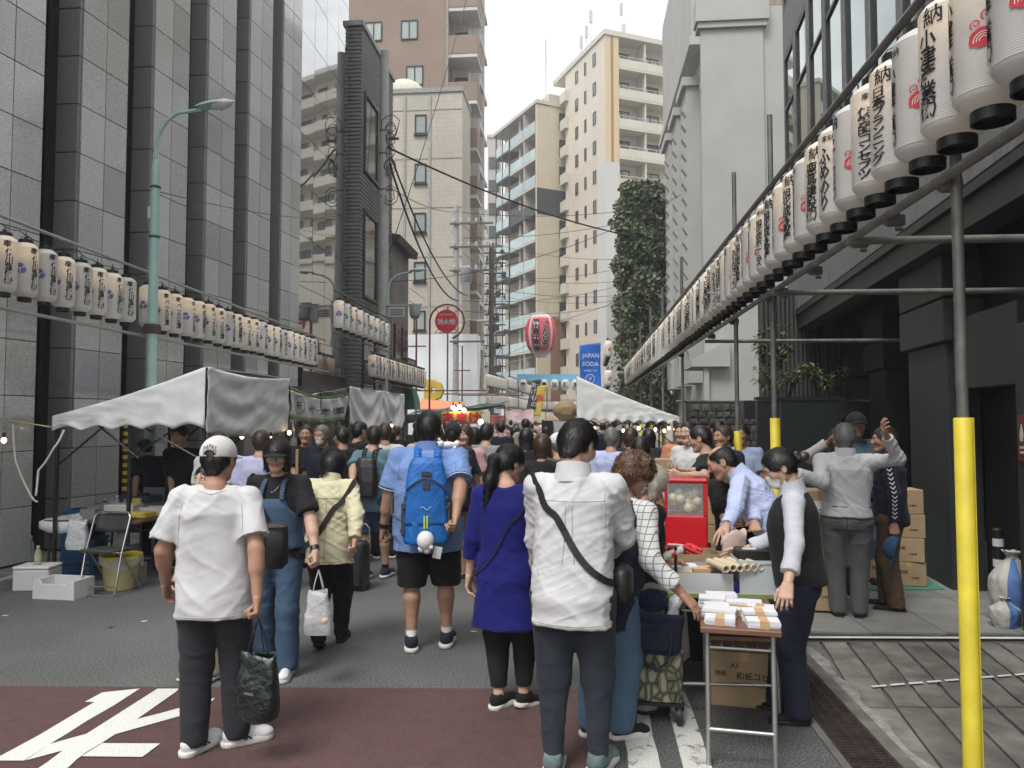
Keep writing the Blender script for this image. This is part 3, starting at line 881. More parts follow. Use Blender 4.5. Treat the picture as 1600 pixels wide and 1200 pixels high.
while z < 2.08:
 h_ = rnd.uniform(.13, .2); x = 0
 while x < 1.7:
  w_ = rnd.uniform(.14, .26)
  o = link('stone', sms[rnd.randrange(6)], st, (x + w_ / 2, .02, z + h_ / 2)); o.scale = (w_ * 1.0, .12, h_ * 1.0)
  x += w_
 z += h_
# ================================================================ white building with stepped bays
WHT = M('white_painted_wall', (.42, .42, .405), .8, var=.07, scale=.8, bump=.12, bscale=3, bdist=.05)
H9 = thing('white_building', 'old white painted building with stepped bays and tall windows', 'building', (4.2, 23.0, 0))
q = MB(); q.box(0, 9, 3.2, 12, 0, 14.3); q.box(.25, 9, 0, 3.2, 0, 14.3); part('wall', q, WHT, H9)
q = MB(); q.box(-.5, 1.35, -.12, .02, 0, 13.6); part('end_pilaster', q, WHT, H9)
q = MB(); q.box(-.6, 1.45, -.22, .3, 13.6, 13.78); q.box(-.66, 1.5, -.28, .3, 13.78, 14.45); part('cornice', q, WHT, H9)
q = MB(); q.box(-.5, 9, 2.2, 12, 14.3, 14.6); q.box(-.3, 9, 3.0, 12, 14.6, 20); part('upper_storey', q, WHT, H9)
for z0, h_ in ((10.0, 2.9), (6.2, 2.4), (2.2, 2.2)):
 window(H9, 'x', .25, 1.6, z0, 1.7, h_, frame=WHT, bars=2, t=.1)
 q = MB(); q.box(-.1, .25, .5, 2.75, z0 + h_ + .05, z0 + h_ + .25); part('window_hood', q, WHT, H9)
 q = MB(); q.box(-.05, .25, .5, 2.75, z0 - .22, z0 - .02); part('window_ledge', q, WHT, H9)
q = MB()
for k in range(3):                                # stepped projecting bay
 y0 = 3.4 + 2.6 * k
 q.box(-.45, 0, y0, y0 + 1.5, 3, 13.4); q.box(-.6, .05, y0 - .1, y0 + 1.6, 13.4, 13.7)
 for j in range(17): q.xprism([(-.45, 4 + j * .52), (-.62, 4.26 + j * .52), (-.45, 4.52 + j * .52)], y0 + .0, y0 + .3)
part('bay', q, WHT, H9)
q = MB(); q.box(-.9,.2,-.4,1.6,3.3,3.5); q.xprism([(-.9,3.5),(.2,3.5),(.2,4.1)],-.4,1.6); q.box(-.55,-.4,-.3,-.15,0,3.3); part('entrance_canopy',q,WHT,H9)
q = MB(); q.box(-.02, .25, .3, 1.4, 0, 2.6); part('door', q, DKM, H9)
J1 = thing('brown_tile_building', 'brown tiled block rising behind the white building', 'building', (5.75, 24.2, 0))
q = MB(); q.box(0, 6, 0, 6, 9.3, 24); part('wall', q, tiled('brown_small_tile', (.27, .215, .17), (.16, .13, .11), .2, .22, .08), J1)
q = MB(); q.box(-.02, 6, -.3, 0, 0, 6.0); part('lower_wall', q, HSG, J1)
q = MB(); q.box(-.05, 6, -.35, .02, 5.9, 11.9); lp = part('louvre_panel', q, M('louvre_white', (.6, .61, .62), .6, var=.1, scale=1), J1)
for k in range(13):
 q = MB(); q.box(.02, 1.2, -.365, -.352, 6.3 + k * .4, 6.34 + k * .4); part('slat_gap', q, WFR, lp)
# ================================================================ scaffold pipes that carry the lanterns (right)
PIPE = M('scaffold_pipe', (.17, .165, .15), .5, var=.3, scale=7, metal=.35, bump=.15, bscale=30)
PIPED = M('old_scaffold_pipe', (.12, .115, .105), .55, var=.3, scale=7, metal=.3, bump=.15, bscale=30)
YCOV = M('yellow_pole_cover', (.64, .52, .04), .5, var=.16, scale=5, bump=.2, bscale=14, bdist=.01)
RX, RZL, RZU = 1.72, 2.85, 3.80
BLACK = M('black_plastic', (.012, .012, .013), .45, var=.1)
posts = [3.58, 6.9, 8.5, 12.9, 15.9, 18.6, 21.8, 26.0]
names_ = ['yellow sleeved scaffold post nearest the camera on the plank apron','second yellow sleeved scaffold post, beside the dark gate','third yellow sleeved scaffold post, behind the red machine',
          'scaffold post beside the white tent corner','thin scaffold post behind the white tent','scaffold post past the white tent near the white building','slim scaffold post far along the right row','last scaffold post at the far end of the right row']
for i, y in enumerate(posts):
 t_ = thing('scaffold_post', names_[i], 'post', (RX, y, 0), 0, 'scaffold posts of the right lantern row')
 q = MB(); q.tube([(0, 0, 0), (0, 0, 4.5 if i else 2.98)], .0243, 12); part('pole', q, PIPE, t_, 60)
 cv = MB(); h_ = [1.757, 1.76, 1.62, 1.6, 1.6, 1.6, 1.6, 1.6][i]
 cv.tube([(0, 0, .02), (0, 0, h_ - .004), (0, 0, h_)], [.0385, .0385, .034], 18)
 cv.box(.037, .046, -.005, .005, .02, h_)
 part('pole_sleeve', cv, YCOV, t_, 50)
 q = MB(); q.cbox((0, 0, .003), (.13, .13, .008)); part('base_plate', q, PIPE, t_)
def pipe(label, a, c, mat=PIPE, r=.0243, group=None, sag=0):
 a, c = Vector(a), Vector(c); n_ = 24 if sag else 10
 q = MB(); q.tube([a.lerp(c, i / n_) - Vector((0, 0, sag * 4 * (i / n_) * (1 - i / n_))) for i in range(n_ + 1)], r, 10)
 return single('scaffold_pipe', q, mat, label, 'pipe', 60, None, None, group)
def clamp(parent_label, loc):
 q = MB(); q.lathe([(.04, -.03), (.043, -.02), (.043, .02), (.04, .03)], 10); q.xf(Matrix.Rotation(R(90), 4, 'X'))
 q.cbox((.04, 0, -.012), (.05, .055, .06), b=.006); q.tube([(.02, 0, -.06), (.06, 0, -.06)], .01, 6)
 return single('pipe_clamp', q, PIPED, parent_label, 'clamp', 40, loc)
pipe('long lower scaffold pipe under the right lantern row', (RX - .06, 1.0, RZL), (RX - .06, 27, RZL))
pipe('long upper scaffold pipe the right lanterns hang from', (RX - .06, 1.0, RZU), (RX - .06, 27, RZU - .1), PIPE)
for i,(y,z,x1,lb) in enumerate(((4.7,2.83,6.5,'upper cross pipe running from the lantern rail over the terrace'),(6.48,2.81,6.2,'middle cross pipe running from the lantern rail to the piers'),(9.96,2.76,4.4,'lower cross pipe running from the lantern rail to the far pier'),(13.0,2.05,5.0,'low cross pipe above the stone wall'))):
 pipe(lb, (RX - .1, y, z), (x1, y + .1, z), PIPE)
for i, y in enumerate((3.58, 4.2, 4.72, 5.6, 6.5, 6.9, 8.5, 9.96, 12.9, 15.9)):
 clamp(['clamp on the lower right pipe at the nearest post','clamp on the lower right pipe just past the nearest post','clamp where the upper cross pipe meets the right rail','clamp midway between the first two right posts','clamp where the middle cross pipe meets the right rail','clamp on the second yellow sleeved post','clamp on the third yellow sleeved post','clamp where the lower cross pipe meets the rail','clamp on the post by the white tent corner','clamp on the post behind the white tent'][i],(RX - .03,y + .03,RZL - .01))

# ================================================================ lanterns
PAPER = translucent('lantern_paper', (.80, .795, .775), (.95, .91, .84), .36, .6)
INK = M('black_ink', (.012, .01, .014), .7, var=0)
INKP = M('dark_red_ink', (.5, .03, .05), .7, var=0)
BLUE = M('blue_print', (.15, .17, .5), .7, var=.1, scale=20)
def bulb_mat():
 m = M('bulb_glow', (1, .68, .34), .5, var=0, emit=6)
 return m
BULB = bulb_mat()
LR, LH = .131, .66        # body radius and height
def paper_mesh(rings, seg):
 q = MB(); prof = [(.072, 0.0), (.078, .004), (.112, .03), (.128, .055)]
 z0, z1 = .06, LH - .06
 if rings > 20:
  for i in range(rings):
   za = z0 + (z1 - z0) * i / rings; dz = (z1 - z0) / rings
   prof += [(LR - .0032, za), (LR + .0004, za + dz * .3), (LR + .0004, za + dz * .75)]
 else:
  for i in range(rings + 1): prof.append((LR, z0 + (z1 - z0) * i / rings))
 prof += [(LR - .0018, z1), (.128, LH - .055), (.112, LH - .03), (.078, LH - .004), (.072, LH)]
 vs, fs = [], []
 for r, z in prof:
  for k in range(seg):
   a = 2 * math.pi * k / seg; vs.append((r * math.cos(a), r * math.sin(a), z))
 n_ = len(prof)
 for i in range(n_ - 1):
  for k in range(seg):
   l = (k + 1) % seg; fs.append((i * seg + k, i * seg + l, (i + 1) * seg + l, (i + 1) * seg + k))
 q.add(vs, fs)
 return q.mesh('paper_body', PAPER, 180)
PAP_HI, PAP_LO = paper_mesh(52, 30), paper_mesh(6, 14)
def cap_mesh(top, seg):
 q = MB()
 if top: q.lathe([(.060, LH - .012), (.0745, LH - .008), (.0745, LH + .042), (.066, LH + .044), (.064, LH + .02)], seg)
 else: q.lathe([(.064, -.02), (.066, -.05), (.0745, -.048), (.0745, .004), (.060, .010)], seg)
 return q.mesh('top_ring' if top else 'bottom_ring', BLACK, 30)
CAPT, CAPB = cap_mesh(1, 24), cap_mesh(0, 24)
CAPT_L, CAPB_L = cap_mesh(1, 10), cap_mesh(0, 10)
hk_ = MB(); hk_.tube([(-.07,0,LH + .04),(-.05,0,LH + .075),(0,0,LH + .10),(.05,0,LH + .075),(.07,0,LH + .04)],.003,5); hk_.tube([(0,0,LH + .02),(0,0,LH + .14)],.005,5); hk_.cbox((0,0,LH + .05),(.03,.03,.05))
HOOK = hk_.mesh('hanger', BLACK)
bl_ = MB(); bl_.ball((0, 0, LH - .13), .024, 8, 5, 0, (1, 1, 1.3)); BULBM = bl_.mesh('bulb', BULB, 180)
def wrap(vs, ang, zc, rad=LR + .0045):
 """wrap flat x,z points on the lantern at heading ang (0 = -y)"""
 o_ = []
 for x, z in vs:
  a = ang + x / rad - math.pi / 2
  o_.append((rad * math.cos(a), rad * math.sin(a), zc + z))
 return o_
def letter_mesh(main, head, ang, hgt=.44, width=.088, bold=.02, zc=.29, hx=.03, hz=.555):
 v, f, size = text_arrays(main, bold, 1, True, .82)
 sc = min(width / size[0] * 1.0, 1e9); sy = hgt / size[1]
 sc = min(sc, sy * 1.35)
 rnd_ = random.Random(main)
 q = MB()
 pts = [(x * sc + y * .02 * sc, y * sy) for x, y in v]
 q.add(wrap(pts, ang, zc), f)
 if head:
  v, f, size = text_arrays(head, bold * .8, 1)
  sc = .085 / size[0]
  q.add(wrap([(x * sc + hx, y * sc) for x, y in v], ang, hz), f)
 return q.mesh('lettering', INK)
def disc(cx, cz, r, n_=14, sx=1, sz=1, rot=0, a0=0, a1=360):
 return [(cx + r * sx * math.cos(t) * math.cos(rot) - r * sz * math.sin(t) * math.sin(rot),cz + r * sx * math.cos(t) * math.sin(rot) + r * sz * math.sin(t) * math.cos(rot)) for t in [R(a0 + (a1 - a0) * k / n_) for k in range(n_)]]
def band(pts, w_):
 vs = []; n_ = len(pts)
 for i, (x, z) in enumerate(pts):
  a, c = pts[max(i - 1, 0)], pts[min(i + 1, n_ - 1)]
  dx_, dz_ = c[0] - a[0], c[1] - a[1]; l = math.hypot(dx_, dz_) or 1
  vs += [(x - dz_ / l * w_ / 2, z + dx_ / l * w_ / 2), (x + dz_ / l * w_ / 2, z - dx_ / l * w_ / 2)]
 return vs, [(2 * i, 2 * i + 1, 2 * i + 3, 2 * i + 2) for i in range(n_ - 1)]
def crest_red(ang):
 q = MB(); zc = .30
 def put(vs, fs, rad=LR + .005, mi=0): q.add(wrap(vs, ang, zc, rad), fs, mi)
 for cx, cz, r, rot in ((-.030, -.035, .046, 20), (.034, .03, .040, -50), (.040, -.075, .020, 60)):
  n_ = 30; pts = []
  for k in range(n_):                          # scalloped shell
   t = 2 * math.pi * k / n_
   rr = r * (1 + .09 * abs(math.sin(t * 3.5))) * (.86 if math.sin(t) < -.3 else 1)
   x, z = rr * math.cos(t), rr * math.sin(t) * .92
   pts.append((cx + x * math.cos(R(rot)) - z * math.sin(R(rot)), cz + x * math.sin(R(rot)) + z * math.cos(R(rot))))
  put(pts + [(cx, cz)], [(j, (j + 1) % n_, n_) for j in range(n_)])
  if r > .03:
   for i in range(3):
    rr = r * (.32 + .22 * i)
    arc = [(rr * math.cos(R(t)), r * -.25 + rr * math.sin(R(t))) for t in range(10, 175, 20)]
    v_,f_ = band([(cx + x * math.cos(R(rot)) - z * math.sin(R(rot)),cz + x * math.sin(R(rot)) + z * math.cos(R(rot))) for x,z in arc],.0035)
    put(v_, f_, LR + .0068, 1)
 for cx, cz, s_, k0 in ((-.052, .028, -1, 1.0), (-.012, .06, -1, 1.15), (.02, -.10, 1, .7)):
  v_,f_ = band([(cx + s_ * .021 * k0 * (1 - k / 20) * math.cos(R(-60 + k * 28)),cz + .021 * k0 * (1 - k / 20) * math.sin(R(-60 + k * 28))) for k in range(15)],.0055)
  put(v_, f_)
 return q.mesh('red_crest', [INKP, M('paper_white_line', (.75, .68, .62), .7, var=0)])
def crest_blue(ang):
 q = MB(); zc = .33; r0 = .033
 petal = [(0,-.6),(.55,-.35),(1.0,.1),(.95,.62),(.5,.98),(.2,.86),(0,.98),(-.2,.86),(-.5,.98),(-.95,.62),(-1.0,.1),(-.55,-.35)]
 for k in range(3):
  a = R(120 * k)
  pts = []
  for x, z in petal:
   x, z = x * r0 * .98, z * r0 + r0 * .98
   pts.append((x * math.cos(a) - z * math.sin(a), x * math.sin(a) + z * math.cos(a)))
  q.add(wrap(pts + [(sum(p[0] for p in pts) / 12,sum(p[1] for p in pts) / 12)],ang,zc,LR + .005),[(j,(j + 1) % 12,12) for j in range(12)],0)
  v_, f_ = band(pts + pts[:1], .0035); q.add(wrap(v_, ang, zc, LR + .0065), f_, 1)
  v_, f_ = band([(pts[0][0], pts[0][1]), (pts[6][0] * .7, pts[6][1] * .7)], .003); q.add(wrap(v_, ang, zc, LR + .0065), f_, 1)
  b_ = a + R(60); c_ = (-math.sin(b_) * r0 * 1.35, math.cos(b_) * r0 * 1.35)
  star = [(c_[0] + r0 * .52 * (1 if j % 2 == 0 else .5) * math.sin(R(36 * j) + b_),c_[1] + r0 * .52 * (1 if j % 2 == 0 else .5) * math.cos(R(36 * j) + b_)) for j in range(11)]
  v_, f_ = band(star, .004); q.add(wrap(v_, ang, zc, LR + .0048), f_, 1)
 return q.mesh('blue_crest', [BLUE, M('blue_line', (.06, .06, .28), .7, var=0)])
CRR, CRB = crest_red(R(20)), crest_blue(R(9))
LETM = {}
def letters(main, head, side):
 k = (main, head, side)
 if k not in LETM: LETM[k] = letter_mesh(main, head, R(-62 if side == 'r' else 77), hgt=.42 if head else .47, hx=.03 if side == 'r' else -.02)
 return LETM[k]
def lantern(loc, text, head, side, label, group, hi=True, sz=1.0, crest=True, yaw=0, name='paper_lantern', lit=True):
 t_ = thing(name, label, 'lantern', loc, yaw, group)
 t_.scale = (sz * (1.13 if side == 'r' else 1.04), sz * (1.13 if side == 'r' else 1.04), sz)
 p_ = link('paper_body', PAP_HI if hi else PAP_LO, t_)
 link('top_ring', CAPT if hi else CAPT_L, t_); link('bottom_ring', CAPB if hi else CAPB_L, t_)
 if hi: link('hanger', HOOK, t_)
 if text: link('lettering', letters(text, head, side), p_)
 if crest and hi: link('crest', CRR if side == 'r' else CRB, p_)
 elif crest: link('crest', CRR if side == 'r' else CRB, p_)
 if lit: link('bulb', BULBM, t_)
 return t_
ORD = 'first second third fourth fifth sixth seventh eighth ninth tenth eleventh twelfth thirteenth fourteenth fifteenth sixteenth seventeenth eighteenth nineteenth'.split()
TENS = ['', '', 'twent', 'thirt', 'fort', 'fift', 'sixt', 'sevent', 'eight', 'ninet']
def ordinal(n_):
 if n_ <= 19: return ORD[n_ - 1]
 t_, u = divmod(n_, 10)
 return TENS[t_] + ('ieth' if u == 0 else 'y-' + ORD[u - 1])
seqr = ['小津産業㈱'] * 5 + ['日本ブランニング','伊勢的コンセプツ','土佐和紙','ふめのり','鹿島建設㈱','鹿島建設㈱','旭化成不動産','旭化成不動産','旭化成不動産','旭化成ホームズ','旭化成ホームズ','旭化成不動産','旭化成不動産','旭化成ホームズ','旭化成ホームズ㈱']
rnd = random.Random(9)
y, i = 2.58, 0
GR = 'white lanterns of the right row'
while y < 26.2:
 i += 1
 s_ = seqr[min(i - 1, len(seqr) - 1)] if i <= 20 else ['旭化成不動産', '旭化成ホームズ', '日本橋通り', '大伝馬町'][(i // 4) % 4]
 hi = i < 24
 lantern((RX - .06, y, 2.99 - .002 * y + rnd.uniform(-.006, .006)), s_, '奉納' if i % 2 else '納', 'r',
   'white paper lantern with red crest, %s along the right row from the camera' % ordinal(i),GR,hi,.95,True,R(rnd.uniform(-46,-34)) if i in (2,3,5,8,11,13,16,17,20) or (i > 20 and rnd.random() < .3) else R(rnd.uniform(-12,14)),lit=(i % 3 != 2))
 y += .288 + rnd.uniform(-.008, .008)
NRIGHT = i
LX = -5.74
wy = [6.0, 9.3, 12.5, 16.4, 20]
def wire(label, pts, r, mat, cat='wire', n_=14, sag=.05, name='wire', group=None, seg=6):
 q = MB(); pp = []
 for a, c in zip(pts[:-1], pts[1:]):
  a, c = Vector(a), Vector(c)
  for k in range(n_): t = k / n_; pp.append(a.lerp(c, t) - Vector((0, 0, sag * 4 * t * (1 - t))))
 pp.append(Vector(pts[-1])); q.tube(pp, r, seg)
 return single(name, q, mat, label, cat, 180, None, None, group)
WIREM = M('grey_wire', (.33, .33, .33), .4, var=.1, metal=.4)
CABLE = M('black_cable', (.015, .015, .016), .6, var=0)
wire('upper steel pipe the left lanterns hang from', [(LX, 4.5, 3.84), (LX, 16.6, 3.53)], .02, WIREM, 'pipe', 20, .0, 'lantern_pipe', None, 8)
wire('lower grey pipe under the left lantern row',[(LX + .02,4.5,2.86),(LX + .02,16.8,2.83)],.02,WIREM,'pipe',20,.0,'lantern_pipe',None,8)
ff = []
rnd = random.Random(4)
pp = [(LX + rnd.uniform(-.03, .03), 5.5 + .29 * k, 3.76 - .0256 * (5.5 + .29 * k - 5) - rnd.uniform(.0, .05)) for k in range(38)]
wire('thin flex feeding the bulbs of the left lanterns', pp, .005, CABLE, 'cable', 5, .02, 'flex_cable')
GL = 'white lanterns of the left row'
i = 0
y = 6.72
while y < 16.05:
 if 9.1 < y < 9.5: y = 9.56
 i += 1
 s_, h_ = ('佐川急便㈲', '奉') if y < 9.3 else (('新高屋の', '奉') if i % 4 == 2 else ('べったら漬', '奉'))
 if y > 13.4: s_ = ['たいめいけん', 'まごころ市場', 'ジェンガス', '新高屋の'][i % 4]
 lantern((LX,y,3.005 - .012 * (y - 7) + rnd.uniform(-.01,.01)),s_,h_,'l','white paper lantern with blue flower crest, %s along the left row from the camera' % ordinal(i),GL,y < 12,.86,True,R(rnd.uniform(-18,14)),lit=rnd.random() < .75)
 y += .292 if y < 9.3 else .325
wire('pipe above the short high row of left lanterns', [(-5.3, 15.9, 4.55), (-5.3, 20.6, 4.55)], .02, PIPED, 'pipe', 4, 0, 'lantern_pipe')
wire('pipe below the short high row of left lanterns', [(-5.3, 15.9, 3.62), (-5.3, 20.6, 3.62)], .02, PIPED, 'pipe', 4, 0, 'lantern_pipe')
for k in range(9):
 lantern((-5.3,16.2 + .5 * k,3.76),'たいめいけん','奉','l','white lantern, %s in the short high row past the glass facade' % ordinal(k + 1),'lanterns of the short high left row',False,.93,True,R(rnd.uniform(-10,10)),lit=k % 3 != 1)
wire('pipe above the far left lantern row', [(LX, 20.3, 3.62), (LX, 27.6, 3.62)], .02, PIPED, 'pipe', 4, 0, 'lantern_pipe')
wire('pipe below the far left lantern row', [(LX, 20.3, 2.8), (LX, 27.6, 2.8)], .02, PIPED, 'pipe', 4, 0, 'lantern_pipe')
for k in range(19):
 lantern((LX,20.55 + .37 * k,2.92),['べったら漬','日本橋通り','大伝馬町'][k % 3],'奉','l','white lantern, %s in the far left row past the utility pole' % ordinal(k + 1),'lanterns of the far left row',False,.95,True,R(rnd.uniform(-10,10)),lit=k % 3 != 1)
q0 = 0
for (xa,ya,xb,yb,z,n_,nm) in ((-5.0,41,-4.6,46,3.55,12,'upper rack beyond the concrete pole'),(-5.0,41,-4.6,46,2.5,12,'lower rack beyond the concrete pole'),
                               (-4.4,47,-3.9,58,3.7,16,'upper rack at the bend of the street'),(-4.4,47,-3.9,58,2.5,16,'lower rack at the bend of the street'),
                               (1.15,31,1.2,36,4.3,9,'high rack before the trimmed tree'),(1.15,31,1.2,36,3.1,9,'middle rack before the trimmed tree'),(1.1,31,1.15,36,2.0,9,'low rack before the trimmed tree'),
                               (-5.2, 62, 1.6, 63, 2.55, 26, 'long rack across the end of the street')):
 wire('pipe carrying the lanterns of the ' + nm, [(xa, ya, z + .78), (xb, yb, z + .78)], .025, PIPED, 'pipe', 3, 0, 'lantern_pipe')
 for k in range(n_):
  t = k / (n_ - 1)
  if 'high' in nm or 'middle' in nm or n_ < 10 or True:
   o_ = lantern((xa + (xb - xa) * t,ya + (yb - ya) * t,z),None,None,'r' if xa > 0 else 'l','small white lantern, %s along the %s' % (ordinal(k + 1),nm),'lanterns of the ' + nm,False,1.0,xa > 0,R(rnd.uniform(-10,10)),lit=k % 3 == 0)
# ================================================================ the big red lantern over the street
big = thing('giant_lantern', 'giant red and white paper lantern hanging on wires over the street', 'lantern', P(845, 555, 44), 0)
prof = [(.35, 0), (.42, .03), (.62, .22), (.78, .5), (.86, .85), (.90, 1.2), (.88, 1.55), (.80, 1.9), (.66, 2.18), (.46, 2.36), (.42, 2.38)]
q = MB(); vs = []
def rprof(z):
 for (ra, za), (rb, zb) in zip(prof[:-1], prof[1:]):
  if za <= z <= zb: return ra + (rb - ra) * (z - za) / (zb - za)
 return .4
nz_ = 60
P2 = [(rprof(2.38 * k / nz_) + (.008 if k % 2 else 0), 2.38 * k / nz_) for k in range(nz_ + 1)]
q.lathe(P2, 32)
gw_ = part('paper_body', q, translucent('big_paper', (.82, .78, .76), (.9, .8, .7), .3), big, 180)
def wrapbig(pts, ang, off=.02):
 return [((rprof(z) + off) * math.cos(ang + x / .9 - math.pi / 2), (rprof(z) + off) * math.sin(ang + x / .9 - math.pi / 2), z) for x, z in pts]
q = MB()
for k in range(4):
 q.grid(lambda u, v, k=k: wrapbig([(-.62 + 1.24 * u, .16 + 2.08 * v)], R(90 * k + 2), .015)[0], 8, 14)
part('red_panel', q, M('red_print', (.62, .06, .09), .7, var=.12, scale=4), gw_, 180)
q = MB()
v, f, sz_ = text_arrays('べったら市', .03, 2, True, .85)
q.add(wrapbig([(x * .46 / sz_[0] + .30, 1.24 + y * 1.72 / sz_[1]) for x, y in v], 0, .055), f, 0)
v, f, sz_ = text_arrays('寳田恵比寿神', .03, 2, True, .85)
q.add(wrapbig([(x * .46 / sz_[0] - .24, 1.12 + y * 1.9 / sz_[1]) for x, y in v], 0, .055), f, 0)
for s_ in ('べったら市', '寳田恵比寿神'):
 v, f, sz_ = text_arrays(s_, .075, 2, True, .85)
 kx, cx, cz, hh = (.50, .30, 1.24, 1.75) if s_[0] == 'べ' else (.50, -.24, 1.12, 1.93)
 q.add(wrapbig([(x * kx / sz_[0] + cx, cz + y * hh / sz_[1]) for x, y in v], 0, .035), f, 1)
part('lettering', q, [INK, M('white_print', (.8, .78, .75), .7, var=0)], gw_)
q = MB(); q.lathe([(.36, -.1), (.40, -.1), (.40, .03), (.36, .03)], 24); part('bottom_ring', q, CRW, big, 30)
q = MB(); q.lathe([(.38, 2.36), (.44, 2.36), (.44, 2.48), (.38, 2.48)], 24); part('top_ring', q, CRW, big, 30)
c0 = big.location + Vector((0, 0, 2.48))
wire('diagonal wire the giant lantern hangs from, left', [P(700, 585, 44), big.location], .018, WIREM)
wire('pair of wires bracing the giant lantern, right', [c0, P(880, 440, 44)], .015, WIREM)
wire('cross wire the giant lantern hangs from', [P(770, 505, 44), c0, P(905, 500, 44)], .015, WIREM, sag=.1)
# ================================================================ light blue fascia with round lanterns
bz = thing('blue_canopy_sign', 'pale blue canopy fascia across the street end above round lanterns', 'canopy', P(808, 596, 50), YAW)
q = MB(); q.box(0, 4.1, 0, .3, 0, .48); part('fascia', q, M('sky_blue_plastic', (.2, .5, .72), .5, var=.05), bz)
for x in (.1, 2.0, 4.0):
 q = MB(); q.tube([(x, .4, -4), (x, .4, .2)], .04, 6); part('post', q, PIPE, bz)
for k, ch in enumerate('寳田惠比須神'):
 if k == 1: continue
 t_ = thing('round_lantern','round white lantern lettered in black, %s from left under the blue canopy' % ORD[k if k > 1 else 0],'lantern',P(817 + 16.5 * k,610,49.7),YAW,'round lanterns under the blue canopy')
 q = MB(); q.lathe([(.12, .0), (.24, .12), (.29, .36), (.24, .6), (.12, .72)], 16); part('paper_body', q, PAPER, t_, 180)
 q = flat_text(ch, .36, .36, .03); q.xf(Matrix.Translation((0, -.31, .36))); part('lettering', q, INK, t_)
# ================================================================ street lamps, poles, wires
LG = M('pale_green_paint', (.33, .5, .47), .45, var=.08, scale=6)
LENS = M('lamp_lens', (.7, .72, .7), .15, var=0, trans=.3)
def lamp_head(parent, loc, rz, s=1.0, mat=LG):
 q = MB(); q.grid(lambda u,v: ((u - .0) * .52,.105 * math.cos(v * math.pi) * math.sin(math.pi * min(1,.15 + u * .9)) ** .5,.06 * math.sin(v * math.pi) * math.sin(math.pi * min(1,.12 + u * .85)) ** .5),12,8)
 q.v = [(x * s, y * s, z * s) for x, y, z in q.v]
 h = part('lamp_head', q, mat, parent, 180, loc, (0, R(-8), rz))
 q = MB(); q.ball((.33 * s, 0, -.002), .085 * s, 14, 8, 0, (1.9, 1, .8)); part('lens', q, LENS, h, 180)
 return h
S1 = thing('street_lamp', 'pale green street lamp with curved arm before the granite building', 'street lamp', (-5.62, 9.46, .0))
zt = ZP(262, -5.62, 9.46)
q = MB(); q.tube([(0,0,0),(0,0,2.2),(0,0,zt - .02),(0,0,zt + .06),(0,0,zt + .1)],[.066,.062,.055,.05,.034],16); part('post',q,LG,S1,40)
q = MB(); top = ZP(172, -5.62, 9.46)
r_ = .5; pts = [(0,0,zt + .1),(0,0,top - r_ - .02)] + [(r_ * (1 - math.cos(R(t))) * .9,0,top - r_ - .02 + r_ * math.sin(R(t))) for t in range(10,80,10)] + [(.62,0,top - .015)]
q.tube(pts, .024, 12); part('arm', q, LG, S1, 60)
lamp_head(S1, (.56, 0, top + .0), 0, 1.0)
q = MB()
for z in (zt - .28, zt - .95, 2.9): q.lathe([(.058, 0), (.068, .005), (.068, .03), (.058, .035)], 14, (0, 0, z)); 
part('band', q, MUL, S1)
q = MB(); q.cbox((-.05, -.05, zt - .62), (.04, .04, .16), b=.008); part('fuse_box', q, CRW, S1)
q = MB(); q.tube([(0, 0, 2.98), (-.1, 0, 2.98)], .03, 8); q.cbox((0, 0, 2.94), (.17, .17, .13), b=.02); part('bracket', q, BROWN, S1)
CPOLE = M('concrete_pole', (.34, .34, .33), .8, var=.15, scale=3, bump=.2)
def pole(label, x, y, h_, r0, r1, name='utility_pole'):
 t_ = thing(name, label, 'utility pole', (x, y, 0))
 q = MB(); q.tube([(0, 0, 0), (0, 0, h_ * .5), (0, 0, h_)], [r0, (r0 + r1) / 2, r1], 16); part('pole', q, CPOLE, t_, 60)
 q = MB()
 for k in range(int(h_ / .45)):
  if k * .45 > 2: q.tube([(-r0 - .07 if k % 2 else 0, 0, k * .45), (0 if k % 2 else r0 + .07, 0, k * .45)], .009, 5)
 tag(part('climbing_step', q, PIPED, t_), kind='stuff')
 return t_
p1 = pole('tall concrete utility pole hung with coiled cables by the ribbed building', YX(597, 0) if 0 else XP(597, 22.0), 22.0, 12.9, .19, .13)
x1, y1 = p1.location.x, p1.location.y
rnd = random.Random(2)
q = MB()
for k in range(9):
 z = rnd.uniform(8.2, 10.6); rr = rnd.uniform(.12, .34)
 q.tube([(.22 + rr * math.cos(t * .63) * rnd.uniform(.7,1.1),-.12 + .05 * rnd.uniform(-1,1),z + rr * 1.2 * math.sin(t * .63)) for t in range(10)],.014,5,closed=True)
tag(part('cable_coil', q, CABLE, p1, 180), kind='stuff')
q = MB(); 
for z in (8.6, 9.7, 10.4): q.lathe([(.14, 0), (.155, 0), (.155, .06), (.14, .06)], 14, (0, 0, z))
q.cbox((.15, -.1, 9.2), (.1, .1, .3)); q.cbox((.2, 0, 10.2), (.5, .06, .06)); part('cable_bracket', q, PIPED, p1)
q = MB(); q.cbox((0, -.165, 2.75), (.3, .02, 1.0)); sg = part('advert_board', q, CRW, p1)
q = flat_text('大久', .2, .5, .03, vertical=True); q.xf(Matrix.Translation((-.02, -.178, 2.6))); part('lettering', q, INK, sg)
q = flat_text('日本橋', .08, .3, .01, vertical=True); q.xf(Matrix.Translation((.09, -.178, 3.0))); part('lettering', q, INK, sg)
S2 = thing('street_lamp', 'smaller pale green street lamp arm fixed beside the cable hung pole', 'street lamp', (x1 + .17, y1 - .02, 0))
zt = ZP(425, x1, y1); q = MB()
